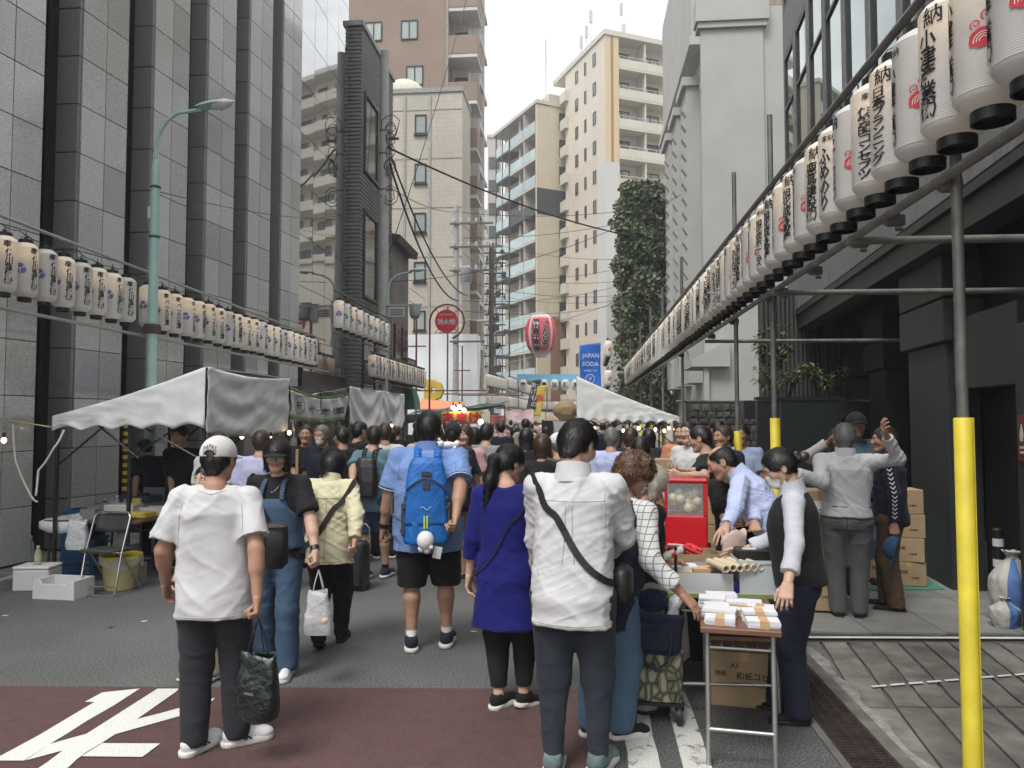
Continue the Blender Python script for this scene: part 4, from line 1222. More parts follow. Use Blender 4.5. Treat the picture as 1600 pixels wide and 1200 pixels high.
q.tube([(0,0,zt - 2.6),(0,0,zt - .5)] + [(.55 * (1 - math.cos(R(t))),0,zt - .5 + .45 * math.sin(R(t))) for t in range(10,85,12)] + [(.7,0,zt - .02)],.03,10); part('arm',q,LG,S2,60)
lamp_head(S2, (.62, 0, zt), 0, 1.0)
cc = thing('security_camera', 'white dome camera on a bracket beside the concrete pole', 'camera', (x1 + .2, y1 - .1, ZP(495, x1, y1)))
q = MB(); q.box(-.1, 1.0, -.03, .03, .3, .36); part('bracket', q, CPOLE, cc)
q = MB(); q.box(.0, .5, -.05, -.035, -.02, .26); bd_ = part('board', q, CRW, cc)
for k in range(3):
 q = MB(); q.box(.05, .45, -.056, -.052, .03 + .07 * k, .06 + .07 * k); part('text_line', q, MUL, bd_)
q = MB(); q.ball((.8,0,.05),.16,14,8); q.lathe([(.17,.08),(.17,.3),(.08,.3)],14,(.8,0,0)); part('dome',q,M('camera_dome',(.3,.3,.31),.2),cc,50)
p2 = pole('weathered concrete utility pole with transformer past the hydrant sign', XP(712, 37.6), 37.6, 12.6, .17, .13)
p2.location.x = XP(712, 37.6)
q = MB()
for z, w_ in ((11.6, 1.9), (10.4, 2.4), (9.2, 2.0), (5.6, 1.5)): q.box(-.3, w_, -.2, -.12, z, z + .09)
part('cross_arm', q, PIPED, p2); 
q = MB(); q.lathe([(.28,0),(.3,.03),(.3,.75),(.2,.85)],16,(.55,-.2,8.6)); q.box(.3,.8,-.5,-.4,8.5,8.58); part('transformer',q,M('transformer_grey',(.25,.26,.27),.5),p2,40)
q = MB()
for z, n_ in ((11.69, 5), (10.49, 6), (9.29, 5)):
 for k in range(n_): q.lathe([(.05, 0), (.07, .05), (.04, .1), (.07, .15), (.03, .22)], 8, (-.1 + .38 * k, -.16, z))
part('insulator', q, CRW, p2, 40); tag(LAST[0], kind='stuff')
q = MB(); q.tube([(0,0,6.6),(.7,-.1,6.75),(1.2,-.1,6.7)],.03,6); q.cbox((1.4,-.1,6.68),(.55,.22,.12),b=.03); part('lamp_arm',q,CPOLE,p2)
q = MB(); q.cbox((0, -.17, 2.55), (.34, .02, .75)); part('notice', q, CRW, p2)
lp_ = thing('lattice_pole', 'dark utility pole thick with transformers and cables before the balcony flats', 'utility pole', (XP(768, 54), 54, 0))
q = MB(); q.tube([(0, 0, 0), (0, 0, 14.5)], .2, 10); part('pole', q, PIPED, lp_)
q = MB()
for k in range(12): q.box(-1.1 - .1 * (k % 3), 1.0, -.1, 0, 5.5 + .75 * k, 5.6 + .75 * k)
part('cross_arm', q, PIPED, lp_); tag(LAST[0], kind='stuff')
q = MB()
for k in range(30): q.cbox((rnd.uniform(-1.1, 1.0), -.1, rnd.uniform(4.5, 14)), (rnd.uniform(.1, .35), .2, rnd.uniform(.15, .5)))
tag(part('fitting', q, M('dark_fitting', (.1, .1, .11), .6), lp_), kind='stuff')
q = MB()
for k in range(26):
 a = Vector((rnd.uniform(-1, 1), -.15, rnd.uniform(4, 14))); c = a + Vector((rnd.uniform(-1.3, 1.3), 0, rnd.uniform(-2, 1)))
 q.tube([a.lerp(c, i / 6) - Vector((0, 0, .5 * (i / 6) * (1 - i / 6) * 4)) for i in range(7)], .02, 4)
tag(part('loose_cable', q, CABLE, lp_), kind='stuff')
q = MB(); q.cbox((1.3, -.1, 3.5), (.5, .1, 1.3), b=.04); part('hanging_sign', q, CRW, lp_)
hx, hy = XP(671, 23.0), 23.0
HS = thing('hydrant_sign', 'round red fire hydrant sign framed by a red hoop on a thin red pole', 'sign', (hx, hy, 0))
REDM = M('sign_red', (.52, .025, .04), .4, var=.05); WINE = M('wine_red_paint', (.2, .02, .035), .5, var=.1)
zc = ZP(502, hx, hy); rc = .36; ro = .54
q = MB(); pts = [(0, 0, 0), (0, 0, zc - .12)] + [(ro - ro * math.cos(R(t)) , 0, zc - .02 + ro * math.sin(R(t))) for t in range(0, 262, 12)]
q.tube(pts, .028, 8); part('pole', q, WINE, HS, 60)
q = MB(); q.lathe([(rc,-.012),(rc,.012)],32); q.xf(Matrix.Translation((.52,0,zc)) @ Matrix.Rotation(R(90),4,'X')); dc = part('disc',q,REDM,HS)
dc.location = (0, 0, 0)
q = flat_text('消火栓', .58, .24, .02); q.xf(Matrix.Translation((.52, -.02, zc - .02))); part('lettering', q, CRW, dc)
q = flat_text('FIRE HYDRANT', .42, .06, .01); q.xf(Matrix.Translation((.52, -.02, zc + .2))); part('lettering', q, CRW, dc)
q = MB()
for a in (45,135,225,315): q.tube([(.52 + rc * .95 * math.cos(R(a)),0,zc + rc * .95 * math.sin(R(a))),(.54 + ro * math.cos(R(a)),0,zc + ro * math.sin(R(a)))],.012,5)
part('stay', q, WINE, HS); tag(LAST[0], kind='stuff')
for k, (px, y_, h_) in enumerate(((650, 30, 5.9), (699, 34, 6.9), (722, 36, 5.3))):
 q = MB(); q.tube([(0,0,0),(0,0,h_)],.04,6); q.tube([(-.4,0,h_ - 1.2),(.4,0,h_ - 1.2)],.03,6); q.tube([(-.2,0,2.9),(3.0,0,2.9)],.03,6)
 single('rusty_scaffold',q,M('rust_red_pipe',(.13,.055,.05),.6,var=.2),'rusty red pipe frame, %s before the white sheeting' % ORD[k],'frame',60,(XP(px,y_),y_,0))
def ow(lb, a, c, r=.014, sag=.3, mat=CABLE): wire(lb, [a, c], r, mat, 'overhead wire', 16, sag, 'overhead_wire')
t1 = Vector((x1 + .15, y1 - .1, 9.9))
ow('heavy black cable sagging from the coil hung pole across to the trimmed tree', t1, P(1050, 378, 34), .03, .5)
ow('first of two thick cables dropping from the coil hung pole', Vector((x1 + .2, y1 - .1, 9.4)), P(716, 470, 37), .035, 1.0)
ow('second of two thick cables dropping from the coil hung pole', Vector((x1 + .25, y1 - .1, 9.6)), P(730, 462, 37), .03, .9)
ow('long diagonal cable rising past the brown tower', P(737, -30, 30), P(605, 405, 23), .016, .3)
ow('high wire between the two concrete poles', P(605, 290, 22.5), P(722, 330, 37.5), .014, .3)
ow('fine wire above the transformer pole to the right', P(722, 332, 37.5), P(1046, 318, 40), .014, .4)
ow('fine wire under the transformer arm to the right', P(724, 372, 37.5), P(1046, 330, 40), .014, .4)
for k,(a,c) in enumerate((((724,420),(960,440)),((724,440),(960,462)),((724,470),(962,448)),((724,486),(962,476)),((640,450),(724,486)),((640,470),(724,496)),((724,500),(770,520)),((770,380),(966,405)),((770,432),(966,420)),((770,460),(966,470)),((770,520),(966,470)),((724,352),(770,372)),((724,395),(770,410)),((770,560),(880,500)))):
 ow('thin wire over the mid street, %s of the low bundle' % ORD[k],P(a[0],a[1],37.5 if a[0] < 760 else 53),P(c[0],c[1],53 if c[0] < 800 else 46),.014,.35)
ow('thin wire from the green lamp to the first pole', P(238, 297, 10), P(590, 335, 22.2), .006, .25)
ow('sagging wires of the white building to the first pole', P(612, 440, 22.2), P(1062, 305, 24), .01, .6)
# ================================================================ trimmed tree
TR = thing('trimmed_tree', 'tall trimmed tree wrapped in dense leaves by the white building', 'tree', (2.85, 34.0, 0))
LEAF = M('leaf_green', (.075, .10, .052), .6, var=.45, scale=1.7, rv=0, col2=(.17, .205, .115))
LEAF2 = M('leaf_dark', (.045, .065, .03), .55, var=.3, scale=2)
BARK = M('bark', (.07, .055, .045), .9, var=.3, scale=8, bump=.6, bscale=20)
q = MB(); rnd = random.Random(8)
q.tube([(.2, 0, 0), (.25, 0, 3), (.1, 0, 6), (0, 0, 10)], [.22, .18, .13, .05], 10)
for k in range(26):
 z = rnd.uniform(2.5, 9.5); a = rnd.uniform(0, 6.28); l = rnd.uniform(.7, 1.25)
 q.tube([(.15,0,z),(.15 + l * .5 * math.cos(a),l * .5 * math.sin(a),z + .3),(.1 + l * math.cos(a),l * math.sin(a),z + rnd.uniform(.5,1.1))],[.06,.04,.012],6)
part('trunk', q, BARK, TR, 60)
def leaf_cloud(n_, fn, size, rnd_, mi=None, name='crown'):
 vs = np.empty((n_ * 4, 3)); q_ = []
 for k in range(n_):
  p = Vector(fn()); s_ = size * rnd_.uniform(.6, 1.3)
  d1 = Vector((rnd_.gauss(0, 1), rnd_.gauss(0, 1), rnd_.gauss(-.3, .7))).normalized(); d2 = d1.orthogonal().normalized()
  d2 = (Matrix.Rotation(rnd_.uniform(0, 6.28), 3, d1) @ d2) * s_ * .4; d1 = d1 * s_
  vs[4 * k], vs[4 * k + 1], vs[4 * k + 2], vs[4 * k + 3] = p, p + d1 * .5 + d2, p + d1, p + d1 * .5 - d2
 me = bpy.data.meshes.new(name); me.from_pydata(vs.tolist(), [], [(4 * k, 4 * k + 1, 4 * k + 2, 4 * k + 3) for k in range(n_)])
 return me
def crown_pt():
 while True:
  z = rnd.uniform(1.6, 12.3); a = rnd.uniform(0, 6.28)
  rr = 1.28 * (1 - max(0, (z - 11.3)) ** 2 * .35) + .14 * math.sin(z * 3.1 + a * 2) + .1 * math.sin(z * 7 + a * 3)
  hole = math.sin(z * 1.7 + 2 * math.cos(a * 2)) + math.sin(a * 3 + z * 1.1)
  if z < 8.6 and hole > .55 - (.25 if z < 5 else 0) and rnd.random() < .85: continue
  t = rnd.random() ** .28
  return (rr * t * math.cos(a), rr * t * math.sin(a), z)
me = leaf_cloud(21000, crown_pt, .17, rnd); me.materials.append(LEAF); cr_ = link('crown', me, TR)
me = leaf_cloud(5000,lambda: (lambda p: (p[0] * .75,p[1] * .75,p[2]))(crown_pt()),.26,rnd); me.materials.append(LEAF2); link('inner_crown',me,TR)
def shrub(loc, n_st, h_, sp, label, name='planter_shrub'):
 t_ = thing(name, label, 'shrub', loc); q = MB(); lf = MB(); r2 = random.Random(label)
 for k in range(n_st):
  a = r2.uniform(0, 6.28); l = r2.uniform(.5, 1) * h_
  tip = Vector((sp * math.cos(a) * r2.uniform(.3, 1), sp * .5 * math.sin(a), l)); mid = tip * .5 + Vector((0, 0, l * .1))
  q.tube([(0, 0, 0), mid, tip], [.018, .012, .006], 5)
  for c_ in range(4):
   base = mid.lerp(tip, .3 + .7 * c_ / 3)
   for j in range(7):
    an = r2.uniform(0,6.28); ln = r2.uniform(.13,.22); d = Vector((math.cos(an),math.sin(an),r2.uniform(-.25,.5))).normalized(); s_ = d.cross(Vector((0,0,1))).normalized() * ln * .13
    lf.add([base,base + d * ln * .5 + s_ + Vector((0,0,.01)),base + d * ln - Vector((0,0,ln * .2)),base + d * ln * .5 - s_ + Vector((0,0,.01))],[(0,1,2,3)])
 part('stem', q, BARK, t_); tag(LAST[0], kind='stuff')
 part('foliage', lf, M('glossy_leaf', (.07, .11, .04), .35, var=.4, scale=3, col2=(.16, .2, .07)), t_)
pl = P(1225, 625, 12.4)
shrub((pl.x, pl.y, 1.95), 9, .75, .55, 'low spreading shrub with glossy yellow green leaves over the gate')
pl = P(1285, 600, 12.6); shrub((pl.x, pl.y, 2.0), 9, .7, .5, 'dense glossy shrub beside the charcoal pier')
pl = P(1205, 600, 12.8); shrub((pl.x, pl.y, 2.1), 12, 1.35, .35, 'tall thin shrub rising before the ribbed wall')
q = MB(); q.cbox((0,0,0),(1.9,.5,.3)); pl = P(1245,640,12.5); single('planter_box',q,DRK,'dark planter box behind the gate holding glossy shrubs','planter',0,(pl.x,pl.y,1.9),(0,0,YAW))
# ================================================================ tents
CAN = translucent('white_canvas', (.83, .835, .84), (.6, .6, .6), .12, .75)
CANT = M('canvas_bump', (.5, .5, .5))
TFR = M('black_tent_frame', (.02, .02, .022), .4, var=0)
def drape(fn, nu, nv, name, parent, mat=None, sm=180):
 q = MB(); q.grid(fn, nu, nv); o = part(name, q, mat or CAN, parent, sm)
 md = o.modifiers.new('cloth', 'SOLIDIFY'); md.thickness = .004
 return o
def n3(x, y, z=0): return mnoise.noise(Vector((x, y, z)))
def lean_tent(name, label, x_lo, x_hi, y0, y1, z_lo, z_hi, skirt, front, cat='tent', sc=6, poles=True, zb_end=None, yaw=0):
 t_ = thing(name, label, cat, (0, 0, 0))
 ln = y1 - y0
 drape(lambda u,v: (x_lo + (x_hi - x_lo) * u,y0 + ln * v,z_lo + (z_hi - z_lo) * u - .05 * math.sin(math.pi * u) * (1 + .4 * math.sin(v * 9)) + .012 * n3(u * 6,v * 9)),24,20,'roof',t_)
 def endp(u, v):
  zt = z_lo + (z_hi - z_lo) * u - .03 * math.sin(math.pi * u)
  zb = z_lo - skirt + (.05 * abs(math.sin(u * math.pi * sc)) * 1.0) + (.03 * u)
  z = zb + (zt - zb) * v
  fold = .014 * n3(u * 7 + v * 3, v * 2.2, 3) + .007 * n3(u * 24 + v * 8, v * 6) + .02 * max(0, 1 - v * 3) * math.sin(u * math.pi * sc * 2)
  return (x_lo + (x_hi - x_lo) * u, y0 - .02 + fold, z)
 drape(endp, 72, 14, 'end_panel', t_)
 if front:
  def fr(u, v):
   zb = z_lo - skirt - .02 + .06 * math.sin(u * math.pi) * -1 + (.0)
   z = zb + (z_hi - zb) * v - (1 - v) * .0 - .05 * math.sin(math.pi * u) * v
   sag = math.cos((u - .5) * math.pi) * .1 * math.sin(v * math.pi)
   w1 = math.exp(-((u - .3) / .32) ** 2); fold = .02 * w1 * math.sin((v * 1.7 - (u - .3) ** 2 * 4.5) * 9) * (1 - v) ** .4 + .022 * n3(u * 5 + v * 3.5,v * 2.2 - u * 2,1) * (1 - .5 * v) + .010 * n3(u * 17 - v * 9,v * 5,4)
   return (x_hi + .02 * (1 if x_hi > x_lo else -1) + fold, y0 + ln * u, z)
  drape(fr, 40, 24, 'front_cloth', t_)
 if poles:
  for k,(x,y,zz) in enumerate(((x_lo,y0,z_lo),(x_hi,y0,z_hi),(x_lo,y1,z_lo),(x_hi,y1,z_hi),((x_lo + x_hi) / 2,y0 + .05,(z_lo + z_hi) / 2 - .1))):
   q = MB(); dx_ = .03 if x == x_lo else -.03
   if x_hi < x_lo: dx_ = -dx_
   q.box(x + dx_ - .016, x + dx_ + .016, y + .02, y + .052, 0, zz - .06); part('pole', q, TFR, t_)
  q = MB()
  for a,c in (((x_lo,z_lo - .55),(x_lo * .62 + x_hi * .38,z_lo - .02)),((x_lo * .55 + x_hi * .45,z_lo - .5),(x_hi,z_lo + .1)),((x_lo * .55 + x_hi * .45,z_lo + .0),(x_hi,z_lo - .5)),((x_lo * .8 + x_hi * .2,z_lo + .0),(x_lo * .45 + x_hi * .55,z_lo - .45))):
   q.tube([(a[0], y0 + .06, a[1]), (c[0], y0 + .06, c[1])], .011, 6)
   q.tube([(a[0], y1 - .06, a[1]), (c[0], y1 - .06, c[1])], .011, 6)
  for y in (y0 + .06, y1 - .06): q.tube([(x_lo, y, z_lo - .02), (x_hi, y, z_hi - .02)], .012, 6)
  q.tube([(x_hi, y0, z_hi - .02), (x_hi, y1, z_hi - .02)], .012, 6)
  part('frame_brace', q, TFR, t_); tag(LAST[0], kind='stuff')
 return t_
y0 = 7.62
xl, xh = -5.62, -3.92
zt_ = ZP(573, xh, y0); ze = ZP(650, xl, y0)
yb = YX(449, xh)
lean_tent('left_tent', 'white canvas tent over the food stall on the left', xl, xh, y0, yb, ze + .0, zt_, .16, True, sc=5)
BT = thing('banner_stall', 'stall frame with green edged pickle shop banner beside the white tent', 'stall', (0, 0, 0))
ya, yc = YX(453, xh), YX(543, xh)
zt2 = ZP(604, xh, ya); zb2 = ZP(655, xh, ya)
GRN = M('banner_green', (.16, .26, .08), .75, var=.1)
BCL = translucent('banner_cloth', (.75, .75, .74), (.5, .5, .5), .18)
fold_ = lambda u, v: .035 * math.sin(u * 30 + v * 3) * (.3 + .7 * (1 - v)) + .02 * n3(u * 8, v * 3, 5)
bl_h = zt2 - zb2
def ban(u, v): return (xh + fold_(u, v), ya + (yc - ya) * u, zb2 + bl_h * v - .09 * math.sin(math.pi * u) * (1 if v > .5 else .7))
drape(lambda u, v: ban(u, .12 + .78 * v), 60, 12, 'banner', BT, BCL); bo = LAST[0]
drape(lambda u, v: ban(u, .12 * v), 60, 3, 'green_edge', bo, GRN); drape(lambda u, v: ban(u, .9 + .1 * v), 60, 3, 'green_edge', bo, GRN)
q = MB(); v, f, sz_ = text_arrays('べったら漬', .01, 2)
def on_ban(x, z): # x 0..1, z 0..1
 p = ban(x, z); return (p[0] + .03, p[1], p[2])
q.add([on_ban(.55 + x * .62 / sz_[0], .42 + y * .3 / sz_[1]) for x, y in v], f)
part('lettering', q, INK, bo)
q = MB(); v_, f_ = band(disc(0, 0, 1, 24) + [(1, 0)], .1); q.add([on_ban(.12 + x * .06, .5 + z * .3) for x, z in v_], f_)
v, f, sz_ = text_arrays('新', .01, 2); q.add([on_ban(.12 + x * .07, .5 + y * .3) for x, y in v], f)
part('shop_mark', q, INK, bo)
for y in (ya + .02, (ya + yc) / 2, yc): 
 q = MB(); q.tube([(xh - .02, y, 0), (xh - .02, y, zt2)], .016, 8); part('pole', q, TFR, BT)
q = MB(); q.tube([(xh - .02, ya, zt2), (xh - .02, yc, zt2)], .016, 8); part('top_rail', q, TFR, BT)
def sheet_back(u, v): return (xh - 1.6 + 1.6 * u, ya + (yc - ya) * v, zt2 - .35 + .3 * u - .05 * math.sin(v * 7))
drape(sheet_back, 8, 12, 'roof', BT)
q = MB(); r3 = random.Random(6)
for k in range(70):
 y = r3.uniform(ya, yc); x = xh - r3.uniform(.02, .5); z = zb2 - r3.uniform(.0, .12); l = r3.uniform(.08, .3)
 q.add([(x,y,z),(x,y + .05,z),(x + r3.uniform(-.03,.03),y + .05,z - l),(x + r3.uniform(-.03,.03),y,z - l)],[(0,1,2,3)],r3.choice([0,0,0,1]))
part('hanging_tag', q, [M('paper_tag', (.6, .58, .52), .8, var=.1), M('tan_paper', (.4, .28, .17), .8, var=.2)], BT); tag(LAST[0], kind='stuff')
WT = thing('cloth_stall', 'stall hung with two swagged plain white cloths past the green banner', 'stall', (0, 0, 0))
yd, ye = YX(546, xh), YX(632, xh)
zt3 = ZP(610, xh, (yd + ye) / 2); zb3 = ZP(660, xh, (yd + ye) / 2)
for k in range(2):
 a_, c_ = yd + (ye - yd) * .56 * k, yd + (ye - yd) * (.56 if k == 0 else 1)
 def swag(u, v, a_=a_, c_=c_):
  bot = zb3 - .22 * math.sin(math.pi * u)
  z = bot + (zt3 - bot) * v
  return (xh + .05 * math.sin((v * 1.5 - (u - .5) ** 2 * 4.2) * 8) * math.sin(math.pi * u) * (1 - v * .6) + .05 * n3(u * 5 + v * 2,v * 2.4,k) * (1 - .6 * v),a_ + (c_ - a_) * u,z - .02 * math.sin(math.pi * u))
 drape(swag, 30, 20, 'white_cloth', WT)
for y in (yd, yd + (ye - yd) * .56, ye):
 q = MB(); q.tube([(xh - .03, y, 0), (xh - .03, y, zt3 + .02)], .016, 8); part('pole', q, TFR, WT)
drape(lambda u, v: (xh - 1.8 + 1.8 * u, yd + (ye - yd) * v, zt3 - .4 + .38 * u), 6, 8, 'roof', WT)
q = MB()
for k in range(60):
 y = r3.uniform(yd, ye); x = xh - r3.uniform(0, .3); z = zb3 + r3.uniform(-.12, .05); l = r3.uniform(.06, .16)
 q.add([(x, y, z), (x, y + .05, z), (x + r3.uniform(-.05, .05), y + .05, z - l), (x, y, z - l)], [(0, 1, 2, 3)])
part('hanging_tag', q, M('paper_tag'), WT); tag(LAST[0], kind='stuff')
y0 = 13.4; xh2, xl2 = XP(901, y0), XP(1062, y0)
lean_tent('right_tent','white canvas tent with string lights on the right of the crowd',xl2,xh2,y0,y0 + 3.2,ZP(652,xl2,y0),ZP(588,xh2,y0),.12,False,sc=9)
WARM = M('warm_bulb', (1, .72, .38), .4, var=0, emit=4)
def bulb(loc, label, group):
 t_ = thing('light_bulb', label, 'light bulb', loc, 0, group)
 q = MB(); q.ball((0, 0, 0), .026, 10, 6, 0, (1, 1, 1.25)); part('glass', q, WARM, t_, 180)
 q = MB(); q.tube([(0, 0, .035), (0, 0, .085)], .016, 8); part('socket', q, BLACK, t_)
for k, px in enumerate((929, 953, 974, 998, 1024, 1038, 1045, 1055)):
 bulb(P(px, 669 + (k % 3) * 2, 13.2), 'lit bulb, %s from the left under the right tent edge' % ORD[k], 'bulbs under the right tent')
for k,(px,py,d_) in enumerate(((378,682,9.2),(402,684,9.4),(423,686,9.5),(452,676,10),(602,668,14),(612,665,15),(470,672,10.5))):
 bulb(P(px, py, d_), 'lit bulb, %s from the left under the stall cloths' % ORD[k], 'bulbs under the left stalls')
bulb(P(6, 688, 8.2), 'lone lit bulb against the granite at the far left edge', None)
wire('cord of the right tent string lights',[P(925,658,13.2),P(974,662,13.2),P(1024,658,13.2),P(1060,664,13.2)],.006,CABLE,'cable',8,.03,'flex_cable')
wire('white flex looping down from the tent pole',[P(100,672,7.6),P(84,700,7.5),P(60,735,7.45),P(56,775,7.4)],.011,M('white_flex',(.5,.49,.45),.5),'cable',8,.02,'flex_cable')
wire('white flex looping down the granite wall',[P(20,664,8.2),P(24,720,8.1),P(46,770,7.8),P(58,784,7.5)],.011,M('white_flex',(.5,.49,.45),.5),'cable',8,.02,'flex_cable')
wire('yellow rope tied to the left tent corner', [P(0, 655, 8.3), P(78, 667, 7.7)], .008, M('yellow_rope', (.5, .45, .2), .8), 'rope', 8, .0, 'rope')
# ================================================================ far stalls
AW = thing('stall_awning', 'long dark green tarpaulin awning of a distant food stall', 'awning', (0, 0, 0))
a_, c_ = P(636, 648, 27), P(788, 632, 31)
drape(lambda u,v: (a_.x + (c_.x - a_.x) * u,a_.y + (c_.y - a_.y) * u + 1.4 * v,a_.z + (c_.z - a_.z) * u + .15 * v + .03 * math.sin(u * 20) - .0),30,4,'tarpaulin',AW,M('dark_green_tarp',(.02,.06,.05),.5,var=.2))
drape(lambda u,v: (a_.x + (c_.x - a_.x) * u,a_.y + (c_.y - a_.y) * u - .05,a_.z + (c_.z - a_.z) * u - .32 * (1 - u * .8) * v),30,3,'tarpaulin_edge',AW,M('dark_green_tarp'))
q = MB()
for t in (0, .5, 1): p = a_.lerp(c_, t); q.tube([(p.x, p.y + .1, 0), (p.x, p.y + .1, p.z)], .025, 6)
part('post', q, PIPE, AW); tag(LAST[0], kind='stuff')
SB = thing('food_banner', 'yellow food stall banner with large red lettering in the crowd', 'banner', P(671, 664, 28.3))
YEB = M('banner_yellow', (.62, .42, .06), .7, var=.15, scale=3)
drape(lambda u, v: (1.95 * u, .03 * math.sin(u * 14), .48 * v + .05 * u), 24, 4, 'cloth', SB, YEB)
q = flat_text('たあまけ', 1.9, .44, .06, keep=False); q.xf(Matrix.Translation((.98, -.045, .26))); part('lettering', q, REDM, SB)
OT = thing('orange_roof', 'orange stall roof beyond the dark green awning', 'awning', (0, 0, 0))
a2, c2 = P(650, 640, 33), P(722, 640, 33)
drape(lambda u,v: (a2.x + (c2.x - a2.x) * u,a2.y + 1.2 * v,a2.z + .5 * v * (1 - .3 * u)),8,4,'cloth',OT,M('orange_canvas',(.6,.24,.12),.7,var=.08))
gz = thing('green_awning', 'rounded green shop awning at the small grey house', 'awning', P(633, 640, 27))
q = MB(); q.grid(lambda u,v: (.36 * math.sin(u * math.pi / 2),.9 * v,.85 * math.cos(u * math.pi / 2)),10,3); q.xprism([(0,0)] + [(.36 * math.sin(R(t)),.85 * math.cos(R(t))) for t in range(0,91,10)],-.02,.0); part('canvas',q,M('awning_green',(.08,.2,.13),.7),gz)
ds = thing('yellow_letter_sign', 'yellow and green letter shaped sign on the white sheeting', 'sign', P(678, 625, 38.2))
q = flat_text('D',1.0,1.05,.11); q2 = MB(); q2.add([(x + .06,y + .03,z - .05) for x,y,z in q.v],q.f,0); q2.add([(x,y,z) for x,y,z in q.v],q.f,1); q2.xf(Matrix.Translation((0,-.1,.5))); part('letter',q2,[GRN,YEB],ds)
def flag(label, px, py0, py1, d_, wpx, mat, text, tmat, lean=0, name='nobori_flag', horizontal=False):
 base = P(px, 655, d_); z0, z1 = P(px, py1, d_).z, P(px, py0, d_).z; w_ = wpx / F * d_
 t_ = thing(name, label, 'flag', (base.x, base.y, 0), YAW)
 q = MB(); q.tube([(0, .02, 0), (0, .02, z1 + .05), (w_ + .02, .02, z1 + .02)], .014, 6); part('pole', q, CRW, t_)
 drape(lambda u,v: (w_ * u + lean * v,.03 * math.sin(u * 4 + v * 6) + .02 * n3(u * 3,v * 5),z0 + (z1 - z0) * v - .12 * w_ * (1 - u) ** 2 * v),10,20,'cloth',t_,mat)
 for s_, cz, hh, ww in text:
  q = flat_text(s_,ww * w_,hh,.01,vertical=len(s_) < 6 and not horizontal); q.xf(Matrix.Translation((w_ * .5 + lean * cz,-.06,z0 + (z1 - z0) * cz))); part('lettering',q,tmat,t_)
 return t_
SBL = M('soda_blue', (.015, .12, .5), .6, var=.08)
fl = flag('blue and white drinks banner flag above the right tent',906,536,606,15.5,33,SBL,[('JAPAN',.70,.16,.8),('SODA',.53,.16,.78),('日本橋ソーダ',.38,.07,.6)],CRW,0,horizontal=True)
q = MB(); v_,f_ = band(disc(0,0,.09,20) + [(.09,0)],.012); q.add([(x,0,z) for x,z in v_],f_); v,f,sz_ = text_arrays('ソ',.03,2); q.add([(x * .08,0,y * .1) for x,y in v],f)
w_ = 33 / F * 15.5; q.xf(Matrix.Translation((w_ * .48, -.06, P(906, 592, 15.5).z))); part('round_mark', q, CRW, fl)
flag('dark leaning banner flag with white lettering in the far crowd',822,593,640,40,14,M('flag_black',(.03,.03,.035),.7),[('あげもの',.5,1.3,.8)],CRW,.35)
flag('yellow leaning banner flag with a red patch in the far crowd', 830, 602, 650, 40, 14, YEB, [('焼', .6, .4, .9)], REDM, .35)
for k,(px,py,d_,w_,h_,col,lb) in enumerate(((745,652,34,1.2,.5,(.5,.45,.3),'pale patterned stall board'),(812,650,40,1.5,.7,(.62,.25,.36),'pink flowered stall curtain'),(838,652,42,1.0,.6,(.6,.5,.15),'yellow striped stall curtain'),(862,653,42,1.1,.6,(.6,.25,.14),'orange stall curtain'),(776,656,38,.9,.4,(.45,.1,.1),'dark red stall curtain'))):
 p = P(px, py, d_); q = MB(); q.grid(lambda u, v: (w_ * (u - .5), .05 * math.sin(u * 12), h_ * (v - .5)), 14, 3)
 m_ = M('curtain_print_%s' % lb.split()[0], col, .7, var=.9, scale=4, col2=(.75, .72, .65) if k != 4 else (.3, .05, .05))
 t_ = thing('stall_curtain', lb + ' above the far crowd', 'curtain', p, YAW); part('cloth', q, m_, t_, 180)
 q = MB(); q.tube([(-w_ / 2,.02,h_ / 2),(w_ / 2,.02,h_ / 2)],.02,6); q.tube([(-w_ / 2,.02,h_ / 2),(-w_ / 2,.02,-p.z)],.02,6); q.tube([(w_ / 2,.02,h_ / 2),(w_ / 2,.02,-p.z)],.02,6); part('frame',q,PIPE,t_)
for k,(px,py,d_,r_) in enumerate(((751,659,27,.09),(712,640,28,.08),(718,636,28,.08),(725,641,28,.08),(708,637,28,.08),(740,650,30,.07))):
 t_ = thing('stall_lamp','bright white stall lamp, %s from the awning end' % ORD[k],'lamp',P(px,py,d_)); q = MB(); q.ball((0,0,0),r_,12,8); part('bulb',q,M('white_lamp',(1,.97,.9),.4,var=0,emit=6),t_,180)
 q = MB(); q.tube([(0, 0, r_), (0, 0, r_ + .12)], .03, 6); part('socket', q, BLACK, t_)
TANC = M('tan_canvas', (.32, .23, .13), .8, var=.12)
tb = thing('tan_barrel_cover', 'rounded tan canvas cover on a white box by the right tent', 'cover', P(885, 655, 16.5), YAW)
q = MB(); q.cbox((.0, .2, .18), (.52, .5, .44), b=.14); part('canvas', q, TANC, tb, 40)
q = MB(); q.cbox((.02, .2, -.32), (.62, .6, .55)); part('box', q, CRW, tb)
q = MB(); q.box(-.3, .35, -.1, .5, -1.9, -.6); part('stand', q, BLACK, tb)
bk = thing('black_speaker','black upright panel beside the white box in the crowd','panel',P(855,672,16.4),YAW); q = MB(); q.cbox((0,0,0),(.24,.2,.42),b=.01); part('body',q,BLACK,bk); q = MB(); q.tube([(0,0,-.2),(0,0,-1.5)],.02,6); part('stand',q,BLACK,bk)
